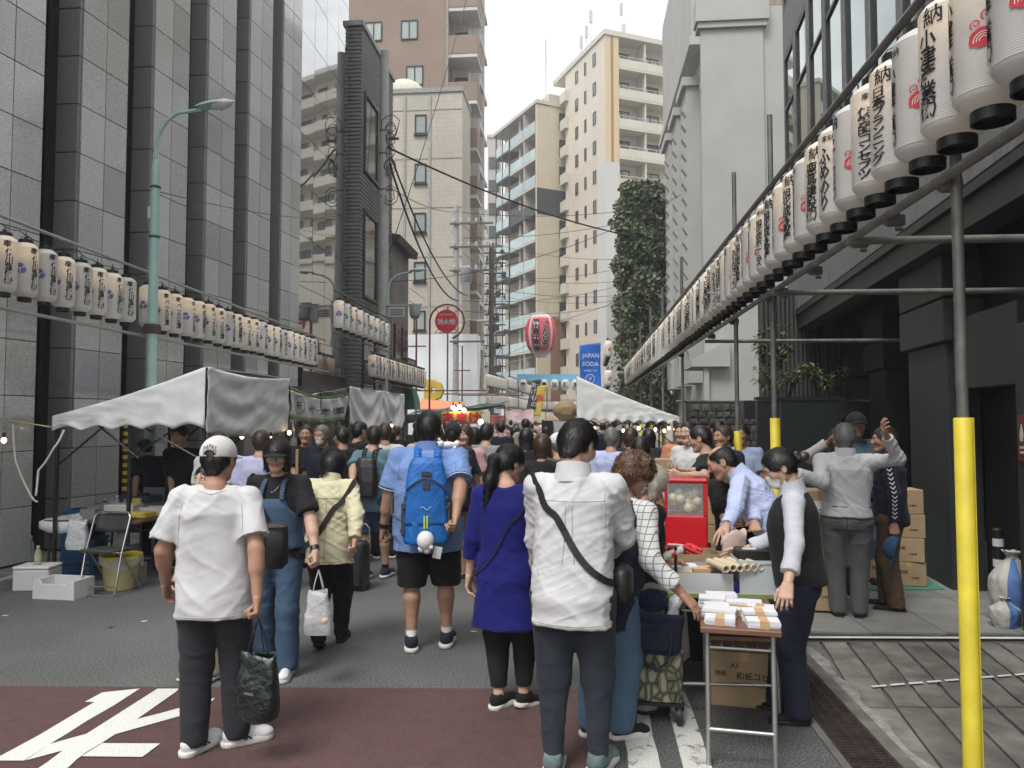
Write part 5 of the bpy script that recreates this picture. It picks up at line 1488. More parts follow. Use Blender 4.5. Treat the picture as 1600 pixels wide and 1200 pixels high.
# ================================================================ people: bodies and clothes as smooth distance fields, meshed with surface nets
_rng = np.random.RandomState(5)
_TAB = _rng.rand(8192)
def vnoise(p):
 """value noise in -1..1, vectorised"""
 i = np.floor(p).astype(np.int64); f = p - i; f = f * f * (3 - 2 * f)
 def h(a, b, c): return _TAB[((i[:, 0] + a) * 73856093 ^ (i[:, 1] + b) * 19349663 ^ (i[:, 2] + c) * 83492791) & 8191]
 x, y, z = f[:, 0], f[:, 1], f[:, 2]
 v = ((h(0,0,0) * (1 - x) + h(1,0,0) * x) * (1 - y) + (h(0,1,0) * (1 - x) + h(1,1,0) * x) * y) * (1 - z) + ((h(0,0,1) * (1 - x) + h(1,0,1) * x) * (1 - y) + (h(0,1,1) * (1 - x) + h(1,1,1) * x) * y) * z
 return v * 2 - 1
class Field:
 def __init__(s, lo, hi, h):
  s.lo = np.array(lo, float); s.h = h
  s.n = np.ceil((np.array(hi, float) - s.lo) / h).astype(int) + 1
  s.D = np.full(s.n, 1.0, np.float32)
  s.ax = [s.lo[i] + h * np.arange(s.n[i]) for i in range(3)]
 def _blk(s, a, b):
  i0 = np.clip(np.floor((np.array(a) - s.lo) / s.h).astype(int), 0, s.n - 1)
  i1 = np.clip(np.ceil((np.array(b) - s.lo) / s.h).astype(int) + 1, 1, s.n)
  sl = tuple(slice(i0[k], max(i1[k], i0[k] + 1)) for k in range(3))
  return sl, s.ax[0][sl[0]][:, None, None], s.ax[1][sl[1]][None, :, None], s.ax[2][sl[2]][None, None, :]
 def _mix(s, sl, d, k, op='u'):
  A = s.D[sl]
  if op == 'u':
   if k > 0:
    h = np.maximum(k - np.abs(A - d), 0) / k
    s.D[sl] = np.minimum(A, d) - h * h * k * .25
   else: s.D[sl] = np.minimum(A, d)
  else:
   d = -d
   if k > 0:
    h = np.maximum(k - np.abs(A - d), 0) / k
    s.D[sl] = np.maximum(A, d) + h * h * k * .25
   else: s.D[sl] = np.maximum(A, d)
 def cap(s, a, b, ra, rb, k=.02, op='u', flat=None, sq=None):
  a, b = np.array(a, float), np.array(b, float); m = max(ra, rb) * (1.5 if sq else 1) + k + 3 * s.h
  sl, X, Y, Z = s._blk(np.minimum(a, b) - m, np.maximum(a, b) + m)
  ba = b - a; L2 = max((ba ** 2).sum(), 1e-9)
  px, py, pz = X - a[0], Y - a[1], Z - a[2]
  t = np.clip((px * ba[0] + py * ba[1] + pz * ba[2]) / L2, 0, 1)
  dx, dy, dz = px - t * ba[0], py - t * ba[1], pz - t * ba[2]
  if sq: dx, dy = dx / sq[0], dy / sq[1]
  d = np.sqrt(dx * dx + dy * dy + dz * dz) - (ra + (rb - ra) * t)
  if flat is not None:
   L = math.sqrt(L2); d = np.maximum(d, (px * ba[0] + py * ba[1] + pz * ba[2]) / L - L * flat)
  s._mix(sl, d, k, op); return s
 def ell(s, c, r, k=.02, op='u', M3=None):
  c, r = np.array(c, float), np.array(r, float); m = r.max() + k + 3 * s.h
  sl, X, Y, Z = s._blk(c - m, c + m)
  x, y, z = X - c[0], Y - c[1], Z - c[2]
  if M3 is not None:
   x,y,z = M3[0][0] * x + M3[1][0] * y + M3[2][0] * z,M3[0][1] * x + M3[1][1] * y + M3[2][1] * z,M3[0][2] * x + M3[1][2] * y + M3[2][2] * z
  q = np.sqrt((x / r[0]) ** 2 + (y / r[1]) ** 2 + (z / r[2]) ** 2)
  d = (q - 1) * r.min() * (1 + .0 * q)
  s._mix(sl, d, k, op); return s
 def loft(s, rings, k=.02, inv=None, p=2.4, zcut=True, bb=None):
  """rings: (z, cx, cy, a, b) elliptical sections; inv: Matrix world->section frame"""
  rg = np.array(rings)
  sl, X, Y, Z = s._blk(*bb) if bb else (tuple(slice(0, q) for q in s.n), s.ax[0][:, None, None], s.ax[1][None, :, None], s.ax[2][None, None, :])
  if inv is not None:
   i = inv
   x = i[0][0] * X + i[0][1] * Y + i[0][2] * Z + i[0][3]; y = i[1][0] * X + i[1][1] * Y + i[1][2] * Z + i[1][3]; z = i[2][0] * X + i[2][1] * Y + i[2][2] * Z + i[2][3]
  else: x, y, z = X + 0 * Y + 0 * Z, Y + 0 * X + 0 * Z, Z + 0 * X + 0 * Y
  I = lambda j: np.interp(z, rg[:, 0], rg[:, j])
  a, b = I(3), I(4)
  q = (np.abs((x - I(1)) / a) ** p + np.abs((y - I(2)) / b) ** p) ** (1 / p)
  d = (q - 1) * np.minimum(a, b)
  d = np.maximum(d, np.maximum(rg[0, 0] - z, z - rg[-1, 0]))
  s._mix(sl, d, k); return s
 def cut(s, n, off):
  """remove everything beyond the plane n.p > off"""
  d = n[0] * s.ax[0][:, None, None] + n[1] * s.ax[1][None, :, None] + n[2] * s.ax[2][None, None, :] - off
  s.D = np.maximum(s.D, d.astype(np.float32)); return s
 def mesh(s):
  D = s.D; S = D < 0; nx, ny, nz = D.shape
  c = np.zeros((nx - 1, ny - 1, nz - 1), np.int8)
  offs = [(i, j, k) for i in (0, 1) for j in (0, 1) for k in (0, 1)]
  for i, j, k in offs: c += S[i:nx - 1 + i, j:ny - 1 + j, k:nz - 1 + k]
  I, J, K = np.nonzero((c > 0) & (c < 8))
  n = len(I)
  if n == 0: return np.zeros((0, 3)), np.zeros((0, 4), int)
  V = np.stack([D[I + i, J + j, K + k] for i, j, k in offs], 1)
  O = np.array(offs, float)
  sm = np.zeros((n, 3)); ct = np.zeros(n)
  for a in range(8):
   for b in range(a + 1, 8):
    if abs(O[a] - O[b]).sum() != 1: continue
    m = (V[:, a] < 0) != (V[:, b] < 0)
    t = np.where(m, V[:, a] / np.where(m, V[:, a] - V[:, b], 1), 0)
    sm += np.where(m[:, None], O[a] + t[:, None] * (O[b] - O[a]), 0); ct += m
  P_ = s.lo + s.h * (np.stack([I, J, K], 1) + sm / ct[:, None])
  idx = np.full(c.shape, -1, np.int64); idx[I, J, K] = np.arange(n)
  F_ = []
  for ax in range(3):
   sa = [slice(None)] * 3; sb = [slice(None)] * 3; sa[ax] = slice(0, -1); sb[ax] = slice(1, None)
   A, B = S[tuple(sa)], S[tuple(sb)]
   e = A != B
   o1, o2 = (ax + 1) % 3, (ax + 2) % 3
   pi = np.array(np.nonzero(e)).T
   ok = (pi[:, o1] > 0) & (pi[:, o2] > 0) & (pi[:, o1] < D.shape[o1] - 1) & (pi[:, o2] < D.shape[o2] - 1)
   pi = pi[ok]
   def cell(d1, d2):
    q = pi.copy(); q[:, o1] += d1; q[:, o2] += d2
    return idx[q[:, 0], q[:, 1], q[:, 2]]
   quad = np.stack([cell(-1, -1), cell(0, -1), cell(0, 0), cell(-1, 0)], 1)
   fl = ~A[pi[:, 0], pi[:, 1], pi[:, 2]]
   quad[fl] = quad[fl][:, ::-1]
   F_.append(quad)
  F_ = np.concatenate(F_)
  return P_, F_[(F_ >= 0).all(1)]
def vnormals(V, F_):
 n = np.zeros_like(V)
 fn = np.cross(V[F_[:, 2]] - V[F_[:, 0]], V[F_[:, 3]] - V[F_[:, 1]])
 for k in range(4): np.add.at(n, F_[:, k], fn)
 return n / np.maximum(np.linalg.norm(n, axis=1, keepdims=True), 1e-12)
def np_mesh(name, V, F_, mats, mi=None, smooth=True, tris=None):
 me = bpy.data.meshes.new(name)
 nt_ = 0 if tris is None else len(tris)
 me.vertices.add(len(V)); me.vertices.foreach_set('co', np.asarray(V, np.float32).ravel())
 nl = len(F_) * 4 + nt_ * 3
 me.loops.add(nl)
 lv = np.asarray(F_).ravel()
 if nt_: lv = np.concatenate([lv, np.asarray(tris).ravel()])
 me.loops.foreach_set('vertex_index', lv.astype(np.int32))
 me.polygons.add(len(F_) + nt_)
 st = np.arange(len(F_)) * 4
 if nt_: st = np.concatenate([st, len(F_) * 4 + np.arange(nt_) * 3])
 me.polygons.foreach_set('loop_start', st.astype(np.int32))
 for m in (mats if isinstance(mats, (list, tuple)) else [mats]): me.materials.append(m)
 if mi is not None: me.polygons.foreach_set('material_index', np.asarray(mi, np.int32))
 me.update(calc_edges=True)
 me.polygons.foreach_set('use_smooth', [smooth] * (len(F_) + nt_))
 me.update()
 return me
def join_np(parts_):
 V, F_, o = [], [], 0
 for v, f in parts_:
  V.append(v); F_.append(f + o); o += len(v)
 return np.concatenate(V), np.concatenate(F_)
def xf_np(V, m):
 m = np.array(m)
 return V @ m[:3, :3].T + m[:3, 3]
def wrinkle(V, F_, amp, seed, sc=(7, 7, 4), diag=.5):
 """cloth creases: sharp ridges stretched along drooping diagonals, gathered in some places and smooth in others"""
 if not amp: return V
 N_ = vnormals(V, F_)
 p = V + seed * 13.7
 sx = V[:, 0] * sc[0] * 1.1; sy = V[:, 1] * sc[1] * 1.1; sz = V[:, 2] * sc[2]
 wob = vnoise(p * 3.1) * .9
 d = np.zeros(len(V))
 for k, (dg, fq, a) in enumerate(((diag, 1.0, .5), (-diag, 1.25, .45), (diag * 2.6, 1.9, .3), (-diag * 3.2, 2.3, .22))):
  u = np.stack([(sx + dg * 9 * V[:, 2]) * fq + wob, sy * fq * .8, sz * .42 * fq + wob * .5], 1) + seed * 5.1 + k * 19
  r = 1 - np.abs(vnoise(u)); r = np.maximum(r - .55, 0) / .45
  m = np.clip(vnoise(p * 2.3 + 41 * k) * 1.4 + .45, 0, 1)
  d += a * r * r * m
 low = vnoise(p * 3.3 + 57) * .55
 return V + N_ * (amp * (1.25 * d - .35 + low))[:, None]
CACHE = {}
def head_arrays(male, hres):
 k = ('head', male, hres)
 if k in CACHE: return CACHE[k]
 f = Field((-.11, -.14, -.2), (.11, .15, .15), hres)
 f.ell((0, -.012, .035), (.076, .096, .088), 0)
 f.cap((0, .03, 0), (0, .045, -.075), .062, .036 if male else .032, .045)
 for s_ in (-1, 1):
  f.cap((s_ * .047, .012, -.05), (s_ * .018, .066, -.09), .019, .016, .03)
  f.cap((s_ * .043, .066, -.012), (s_ * .05, .03, -.02), .018, .016, .03)
 f.cap((-.036, .078, .034), (.036, .078, .034), .0125 if male else .010, .0125 if male else .010, .02)
 for s_ in (-1, 1): f.ell((s_ * .031, .098, .012), (.0165, .014, .011), .012, 'd')
 f.cap((0, .086, .022), (0, .109, -.018), .0085, .0125, .012)
 for s_ in (-1, 1): f.ell((s_ * .011, .098, -.021), (.009, .009, .008), .008)
 f.cap((-.017, .083, -.044), (.017, .083, -.044), .0075, .0075, .007)
 f.cap((-.014, .082, -.055), (.014, .082, -.055), .0085, .0085, .007)
 f.ell((0, .074, -.085), (.022, .018, .016), .02)
 for s_ in (-1, 1):
  f.ell((s_ * .079, -.008, .004), (.010, .019, .032), .008)
  f.ell((s_ * .087, -.002, .006), (.006, .011, .018), .004, 'd')
 f.cap((0, -.022, -.05), (0, -.024, -.105), .053 if male else .046, .048 if male else .042, .03)
 V, F_ = f.mesh()
 c = V[F_].mean(1)
 lips = (np.abs(c[:, 0]) < .024) & (c[:, 1] > .078) & (c[:, 2] > -.061) & (c[:, 2] < -.038)
 CACHE[k] = (V, F_, lips.astype(int))
 return CACHE[k]
def hair_field(style, hres):
 f = Field((-.17, -.25, -.42), (.17, .15, .2), hres)
 base = {'short': .011, 'crop': .006, 'bob': .02, 'long': .017, 'pony': .010, 'bun': .011, 'curly': .034, 'thin': .005, 'under_cap': .007}[style]
 f.ell((0, -.012, .038), (.076 + base, .096 + base, .088 + base), 0)
 if style in ('bob',):
  for s_ in (-1, 1): f.cap((s_ * .062, -.01, .0), (s_ * .066, .01, -.07), .034, .026, .03)
  f.cap((0, -.07, 0), (0, -.075, -.085), .06, .05, .04, sq=(1.25, .8))
 if style == 'long':
  for s_ in (-1, 1): f.cap((s_ * .064, .0, .0), (s_ * .07, .005, -.2), .032, .022, .03)
  f.cap((0, -.065, 0), (0, -.085, -.26), .065, .05, .04, sq=(1.4, .7))
 if style in ('short', 'curly', 'thin', 'crop', 'under_cap'):
  f.cap((0, -.06, 0), (0, -.066, -.05), .05 + base, .03 + base, .03, sq=(1.25, .8))
  for s_ in (-1, 1): f.cap((s_ * .07, .018, .02), (s_ * .071, .022, -.008), .012 + base * .3, .005, .01)
 if style == 'curly':
  for k in range(26):
   a = k * 2.4; z = .10 - .006 * k
   f.ell((.088 * math.cos(a), -.015 + .1 * math.sin(a) * .9, z), (.034, .034, .032), .015)
 if style in ('pony', 'bun'): f.cap((0, -.06, 0), (0, -.07, -.03), .055, .03, .03, sq=(1.2, .8))
 if style == 'pony':
  f.cap((0, -.1, .03), (0, -.135, .0), .026, .03, .02)
  f.cap((0, -.135, .0), (-.01, -.125, -.13), .034, .04, .02); f.cap((-.01, -.125, -.13), (-.015, -.1, -.32), .042, .014, .02)
 if style == 'bun': f.ell((0, -.125, .02), (.036, .03, .034), .012)
 hl = {'bob': .055, 'long': .06, 'thin': .09}.get(style, .072)
 f.cap((0, .16, -.2), (0, .125, hl - .035), .085, .066, .018, 'd', sq=(1.0 if style not in ('bob', 'long') else .82, 1))
 if style in ('short', 'crop', 'thin', 'under_cap', 'pony', 'bun', 'curly'):
  f.cap((-.2, .055, -.05), (.2, .055, -.05), .064, .064, .012, 'd')
  f.cap((-.2, .022, -.085), (.2, .022, -.085), .062, .062, .012, 'd')
  for s_ in (-1, 1): f.ell((s_ * .092, -.008, .0), (.03, .022, .034), .008, 'd')
 if style == 'thin': f.ell((0, .02, .14), (.06, .08, .05), .03, 'd')
 return f
def hair_arrays(style, hres, strands):
 k = ('hair', style, hres, strands)
 if k in CACHE: return CACHE[k]
 V, F_ = hair_field(style, hres).mesh()
 if style == 'curly':
  N_ = vnormals(V, F_); V = V + N_ * (vnoise(V * 70) * .008)[:, None]
 tr = np.zeros((0, 4), int)
 if strands:
  rr = np.random.RandomState(3); N_ = vnormals(V, F_)
  pick = rr.choice(len(V), strands)
  p = V[pick]; n = N_[pick]
  g = np.array([0, -.25, -1.0]) + rr.normal(0, .25 if style != 'curly' else 1.0, (strands, 3))
  crown = p[:, 2] > .09
  g[crown] += (p[crown] - np.array([0, -.05, .1])) * 14
  t = g - n * (g * n).sum(1, keepdims=True); t /= np.maximum(np.linalg.norm(t, axis=1, keepdims=True), 1e-6)
  ln = rr.uniform(.018,.045,(strands,1)) * (1.5 if style in ('long','bob','pony') else 1) * (.45 if style in ('crop','thin','under_cap') else 1)
  sd = np.cross(t, n); wd = rr.uniform(.0010, .0022, (strands, 1))
  a0 = p - n * .002; m0 = p + t * ln * .5 + n * rr.uniform(.001,.006,(strands,1)); e0 = p + t * ln + n * rr.uniform(-.004,.006,(strands,1))
  vs = np.concatenate([a0 + sd * wd, a0 - sd * wd, m0 + sd * wd, m0 - sd * wd, e0]); s_ = strands; o = len(V); i = np.arange(s_)
  q1 = np.stack([o + i, o + s_ + i, o + 3 * s_ + i, o + 2 * s_ + i], 1)
  q2 = np.stack([o + 2 * s_ + i, o + 3 * s_ + i, o + 4 * s_ + i, o + 4 * s_ + i], 1)
  V = np.concatenate([V, vs]); tri = np.stack([o + 2 * s_ + i, o + 3 * s_ + i, o + 4 * s_ + i], 1)
  CACHE[k] = (V, np.concatenate([F_, q1]), tri)
 else: CACHE[k] = (V, F_, None)
 return CACHE[k]
def cap_arrays(hres):
 k = ('cap', hres)
 if k in CACHE: return CACHE[k]
 f = Field((-.13, -.15, -.02), (.13, .24, .18), hres)
 f.ell((0, -.012, .038), (.094, .115, .105), 0); f.cut((0, 0, -1), -.022)
 f.ell((0, -.118, .028), (.036, .05, .03), .004, 'd')
 V1, F1 = f.mesh()
 f = Field((-.13, .02, .0), (.13, .24, .12), hres)
 f.ell((0, .085, .034), (.085, .115, .011), 0); f.cut((0, -1, 0), -.06)
 for s_ in (0,): pass
 V2, F2 = f.mesh(); V2[:, 2] -= 2.2 * (V2[:, 0] ** 2)
 f = Field((-.05, -.16, .0), (.05, -.06, .06), hres); f.cap((-.045, -.105, .028), (.045, -.105, .028), .008, .008, 0, sq=(1, 1)); V3, F3 = f.mesh()
 CACHE[k] = ((V1, F1), (V2, F2), (V3, F3)); return CACHE[k]
def hand_arrays(pose, hres):
 """right hand: wrist at 0, fingers along -z, palm facing -x (towards the thigh), thumb forward (+y)"""
 k = ('hand', pose, hres)
 if k in CACHE: return CACHE[k]
 f = Field((-.13, -.09, -.22), (.08, .13, .06), hres)
 f.cap((0, 0, .05), (0, 0, -.01), .026, .024, 0, sq=(.8, 1))
 yk = (.032, .011, -.011, -.031); zk = (-.088, -.092, -.088, -.080)
 for y, z in zip(yk, zk): f.cap((0, y * .55, -.01), (0, y, z), .016, .0125, .018)
 curl = {'relaxed': (22, 30, 22), 'fist': (72, 88, 60), 'reach': (14, 18, 14), 'point': (60, 80, 60)}[pose]
 ln = ((.042, .026, .021), (.046, .029, .022), (.043, .027, .021), (.034, .021, .019))
 for i, (y, z) in enumerate(zip(yk, zk)):
  p = np.array([0, y, z]); a = 0; c_ = curl
  if pose == 'point' and i == 0: c_ = (4, 6, 4)
  for j in range(3):
   a += c_[j] + (3 * i if pose == 'relaxed' else 0)
   d = np.array([-math.sin(R(a)), .10 * (1.5 - i) * (.35 if pose == 'fist' else 1), -math.cos(R(a))]); d /= np.linalg.norm(d)
   e = p + d * ln[i][j]
   f.cap(p, e, (.0098, .0086, .0078)[j], (.0086, .0078, .0066)[j], .003); p = e
 t0 = np.array([-.006, .022, -.022])
 th = {'relaxed': ((-.35,.65,-.75),(-.35,.25,-.9),(-.3,.0,-.95)),'fist': ((-.6,.55,-.6),(-.75,-.35,-.5),(-.3,-.85,-.2)),'reach': ((-.5,.6,-.7),(-.4,.2,-.9),(-.2,.1,-.95)),'point': ((-.6,.5,-.6),(-.6,-.3,-.6),(-.3,-.8,-.3))}[pose]
 p = t0
 for d, l, ra in zip(th, (.042, .032, .026), (.0145, .0115, .0098)):
  d = np.array(d); d = d / np.linalg.norm(d); e = p + d * l; f.cap(p, e, ra, ra * .84, .009); p = e
 V, F_ = f.mesh()
 CACHE[k] = (V, F_); return CACHE[k]
def shoe_arrays(kind, hres):
 k = ('shoe', kind, hres)
 if k in CACHE: return CACHE[k]
 f = Field((-.07, -.1, .0), (.07, .22, .16), hres)
 if kind == 'sneaker':
  f.cap((0, -.035, .055), (0, .02, .07), .04, .042, 0); f.cap((0, .0, .05), (0, .135, .04), .042, .034, .03)
  f.ell((0, .15, .036), (.042, .045, .03), .02); f.cap((0, -.025, .07), (0, -.022, .105), .037, .040, .02); f.cut((0, -.35, 1), .112)
 elif kind == 'boot':
  f.cap((0,-.03,.05),(0,.13,.035),.042,.036,0); f.ell((0,.15,.034),(.042,.045,.032),.02); f.cap((0,-.02,.06),(0,-.012,.15),.043,.048,.02); f.cut((0,0,1),.15)
 else:
  f.cap((0,-.035,.045),(0,.02,.05),.037,.037,0); f.cap((0,.0,.035),(0,.15,.026),.036,.028,.03); f.ell((0,.165,.024),(.034,.035,.02),.02); f.cut((0,-.3,1),.07)
 f.cut((0, 0, -1), -.022)
 U = f.mesh()
 f = Field((-.08, -.12, -.012), (.08, .23, .07), hres)
 if kind == 'sneaker':
  f.cap((0,-.035,.012),(0,.15,.01),.046,.046,0,sq=(1,1)); f.cap((0,-.03,.03),(0,-.035,.03),.046,.046,.02); f.cut((0,-.12,1),.036)
 else: f.cap((0, -.04, .01), (0, .155, .008), .042, .040, 0); f.cut((0, 0, 1), .024)
 f.cut((0, 0, -1), .0)
 CACHE[k] = (U, f.mesh()); return CACHE[k]
def creased(m, dist=.012, stn=.55):
 """soft creases in the weave: a second, larger bump under the fine one"""
 t = m.node_tree; n = t.nodes.new; L = t.links.new
 bp = [q for q in t.nodes if q.type == 'BUMP'][0]
 tx = n('ShaderNodeTexCoord'); mp = n('ShaderNodeMapping'); mp.inputs['Scale'].default_value = (1,1,.55); mp.inputs['Rotation'].default_value = (.5,.6,0)
 z = n('ShaderNodeTexNoise'); z.noise_type = 'RIDGED_MULTIFRACTAL'; z.inputs['Scale'].default_value = 6.5; z.inputs['Detail'].default_value = 2.5; z.inputs['Distortion'].default_value = .7
 L(tx.outputs['Object'], mp.inputs[0]); L(mp.outputs[0], z.inputs['Vector'])
 b2 = n('ShaderNodeBump'); b2.inputs['Strength'].default_value = stn; b2.inputs['Distance'].default_value = dist
 L(z.outputs['Fac'], b2.inputs['Height']); L(b2.outputs[0], bp.inputs['Normal'])
 return m
def cloth(name, col, rough=.85, weave=320, var=.1, rv=0, bump=.25, sheen=.04):
 if 'cloth_' + name in MATS: return MATS['cloth_' + name]
 m = M('cloth_' + name, col, rough, var=var, scale=7, bump=bump, bscale=weave, bdist=.002, spec=.25, sheen=sheen, rv=rv)
 return creased(m)
def skin(name, col):
 m = M('skin_' + name, col, .55, var=.10, scale=16, bump=.08, bscale=160, bdist=.002, spec=.4)
 b = m.node_tree.nodes['Principled BSDF']; b.inputs['Subsurface Weight'].default_value = .12; b.inputs['Subsurface Radius'].default_value = (.012,.005,.003)
 return m
SK1, SK2, SK3 = skin('light', (.52, .33, .24)), skin('tan', (.38, .215, .145)), skin('mid', (.45, .27, .19))
LIP = M('lip', (.36, .13, .11), .5, var=0)
def hairm(name, col): return M('hair_' + name, col, .42, var=.3, scale=60, stretch=(1, 1, .1), bump=.5, bscale=140, bdist=.003, spec=.5)
HB_,HBR,HGR,HWH,HCU = hairm('black',(.012,.010,.010)),hairm('brown',(.045,.026,.017)),hairm('grey',(.16,.155,.15)),hairm('white',(.55,.50,.44)),hairm('curly',(.12,.06,.03))
EYEW, EYEB = M('eye_white', (.65, .63, .6), .2, var=0), M('eye_dark', (.015, .01, .008), .1, var=0)
WHITE_SOLE = M('white_sole', (.62, .61, .58), .6, var=.1)
BLACK_SOLE = M('black_sole', (.015, .015, .015), .7, var=.1)
def ik(S, T, l1, l2, hint):
 S, T, hint = Vector(S), Vector(T), Vector(hint)
 d = T - S; L = min(d.length, (l1 + l2) * .995)
 if d.length < 1e-5: d = Vector((0, 0, -1))
 dn = d.normalized(); T = S + dn * L
 a = (l1 * l1 - l2 * l2 + L * L) / (2 * L); h = math.sqrt(max(l1 * l1 - a * a, 0))
 e = (hint - dn * hint.dot(dn)); e = e.normalized() if e.length > 1e-6 else dn.orthogonal().normalized()
 return S + dn * a + e * h, T
FINE = dict(body=.012, head=.0052, hand=.0046, cloth=.0098, hair=.0075, shoe=.0065, strands=5000)
MID = dict(body=.016, head=.0068, hand=.008, cloth=.016, hair=.011, shoe=.011, strands=900)
LOW = dict(body=.022, head=.015, hand=.0, cloth=.024, hair=.018, shoe=.018, strands=0)
def person(label,loc,yaw,H,res=FINE,male=True,girth=1.0,skinm=SK1,hair=('short',HB_),lean=0,leanx=0,head=(0,0),armR=None,armL=None,handR='relaxed',handL='relaxed',
           feet=None,top=None,bottom=None,shoes=None,cap=None,mask=False,extra=(),group=None,hintR=(.3,-1,-.2),hintL=(-.3,-1,-.2),roll=0,name='person',socks=None,cap_text=None,bald=False,seed=1):
 loc = Vector((loc[0], loc[1], 0)); t_ = thing(name, label, 'person', loc, R(yaw), group)
 Mw = Matrix.Translation(loc) @ Matrix.Rotation(R(yaw), 4, 'Z'); Mi = Mw.inverted()
 tol = lambda v: Vector(v) if not isinstance(v, tuple) or v[0] != 'w' else Mi @ Vector(v[1])
 g = girth; g2 = g ** .5
 hipz = .52 * H
 Mt = Matrix.Translation((0,0,hipz)) @ Matrix.Rotation(R(leanx),4,'Y') @ Matrix.Rotation(R(-lean),4,'X') @ Matrix.Translation((0,0,-hipz)); Mti = Mt.inverted()
 shw = (.108 if male else .098) * H * (1 + (g - 1) * .45)
 SR, SL_ = Mt @ Vector((shw, -.008 * H, .812 * H)), Mt @ Vector((-shw, -.008 * H, .812 * H))
 l1, l2 = .172 * H, .150 * H
 dflt = lambda s_: Vector((s_ * (shw + .05 * H * (1 + (g - 1) * 1.5)), .035 * H, .49 * H))
 TR_ = tol(armR) if armR is not None else dflt(1); TL_ = tol(armL) if armL is not None else dflt(-1)
 ER, TR_ = ik(SR, TR_, l1, l2, hintR); EL, TL_ = ik(SL_, TL_, l1, l2, hintL)
 fx = .058 * H * (1 + (g - 1) * .6)
 feet = feet or ((fx, 0, 0, -8, 0), (-fx, .02, 0, 8, 0))
 legs = []
 for s_, (x, y, z, fy, fp) in zip((1, -1), feet):
  hp = Vector((s_ * .055 * H * g2, -.004, .50 * H)); an = Vector((x, y, .055 * H / 1.72 * 1.0 + .045 + z))
  kn, an = ik(hp, an, .227 * H, .217 * H, Vector((s_ * .12, 1, 0)))
  legs.append((hp, kn, an))
 R_ = lambda z, a, b, cy=0: (z * H, 0, cy * H, a * H * g * (1 if male else .94), b * H * g * (1 if male else .94))
 bel = max(0, g - 1.08) * .10
 torso = [R_(.455,.070,.058,-.006),R_(.50,.094,.068,-.008),R_(.545,.094 if male else .098,.066,-.004),R_(.60,.084 if male else .076,.060 + bel,bel * .4),R_(.66,.088 if male else .078,.062 + bel,bel * .4),R_(.72,.096 if male else .086,.066 if male else .07,.002),R_(.77,.098 if male else .086,.062,-.004),R_(.81,.075,.05,-.010),R_(.84,.045,.040,-.014),R_(.865,.034,.036,-.012)]
 allp = [SR, SL_, ER, EL, TR_, TL_] + [q for l in legs for q in l] + [Mt @ Vector((0, 0, .9 * H))]
 m_ = .2 * g
 lo = [min(p[i] for p in allp) - m_ for i in range(3)]; hi = [max(p[i] for p in allp) + m_ for i in range(3)]; lo[2] = 0.02
 f = Field(lo, hi, res['body'])
 tb = lambda pad=.06: (np.array([min((Mt @ Vector((x,y,z)))[i] for x in (-.2 * g,.2 * g) for y in (-.2 * g,.2 * g) for z in (.3 * H,.87 * H)) for i in range(3)]) - pad,np.array([max((Mt @ Vector((x,y,z)))[i] for x in (-.2 * g,.2 * g) for y in (-.2 * g,.2 * g) for z in (.3 * H,.87 * H)) for i in range(3)]) + pad)
 f.loft([(z_, x_, y_, a_ * .94, b_ * .93) for z_, x_, y_, a_, b_ in torso], 0, Mti, 2.3, bb=tb())
 nb = Mt @ Vector((0, -.014 * H, .835 * H))
 for S, E, T in ((SR, ER, TR_), (SL_, EL, TL_)):
  f.cap(nb - Vector((0,0,.022 * H)),S,.024 * H,.028 * H * g2,.03); f.cap(S,E,.0295 * H * g2,.0235 * H * g2,.02); f.cap(E,T,.0245 * H * g2,.0165 * H,.012); f.cap(E,E.lerp(T,.4),.0225 * H * g2,.0245 * H * g2,.02)
 g3 = g2
 if bottom and bottom.get('kind', 'trousers') == 'trousers': g2 = g2 * .84
 for hp, kn, an in legs:
  f.cap(hp,kn,.052 * H * g2,.034 * H * g2,.03); f.cap(kn,an,.031 * H * g2,.021 * H,.015); c_ = kn.lerp(an,.28) + Vector((0,-.012,0)); f.cap(c_,kn.lerp(an,.5),.034 * H * g2,.026 * H * g2,.02); f.cap(an,an - Vector((0,0,.03)),.021 * H,.022 * H,.01)
 g2 = g3
 hs = H / 1.70 * (1.02 if male else .99)
 hp_ = Mt @ Vector((0, .012 * H, .905 * H + .02))
 Mh = Matrix.Translation(hp_ - Vector((0,0,.0))) @ Matrix.Rotation(R(yaw * 0 + head[0]),4,'Z') @ Matrix.Rotation(R(-head[1] - lean * .5),4,'X') @ Matrix.Rotation(R(leanx * .6 + roll),4,'Y') @ Matrix.Scale(hs,4) @ Matrix.Translation((0,.012,.028))
 f.cap(nb, Mh @ Vector((0, -.03, -.07)), .033 * H, (.054 if male else .046) * hs, .02)
 bv, bf = f.mesh()
 hv, hf, lips = head_arrays(male, res['head'])
 pieces = [(bv, bf), (xf_np(hv, Mh), hf)]
 mi = [np.zeros(len(bf), int), lips]
 if res['hand']:
  for s_, E, T, po in ((1, ER, TR_, handR), (-1, EL, TL_, handL)):
   av, af = hand_arrays(po, res['hand'])
   zax = (E - T).normalized(); fw = Vector((0, 1, 0)); 
   if abs(zax.y) > .75: fw = Vector((0, 0, 1)) if zax.y < 0 else Vector((0, 0, -1))
   yax = (fw - zax * fw.dot(zax)).normalized(); xax = yax.cross(zax)
   Mm = Matrix(((xax.x,yax.x,zax.x,T.x),(xax.y,yax.y,zax.y,T.y),(xax.z,yax.z,zax.z,T.z),(0,0,0,1))) @ Matrix.Scale(H / 1.74,4)
   v = av.copy()
   ff_ = af
   if s_ < 0: v[:, 0] *= -1; ff_ = af[:, ::-1]
   pieces.append((xf_np(v, Mm), ff_)); mi.append(np.zeros(len(af), int))
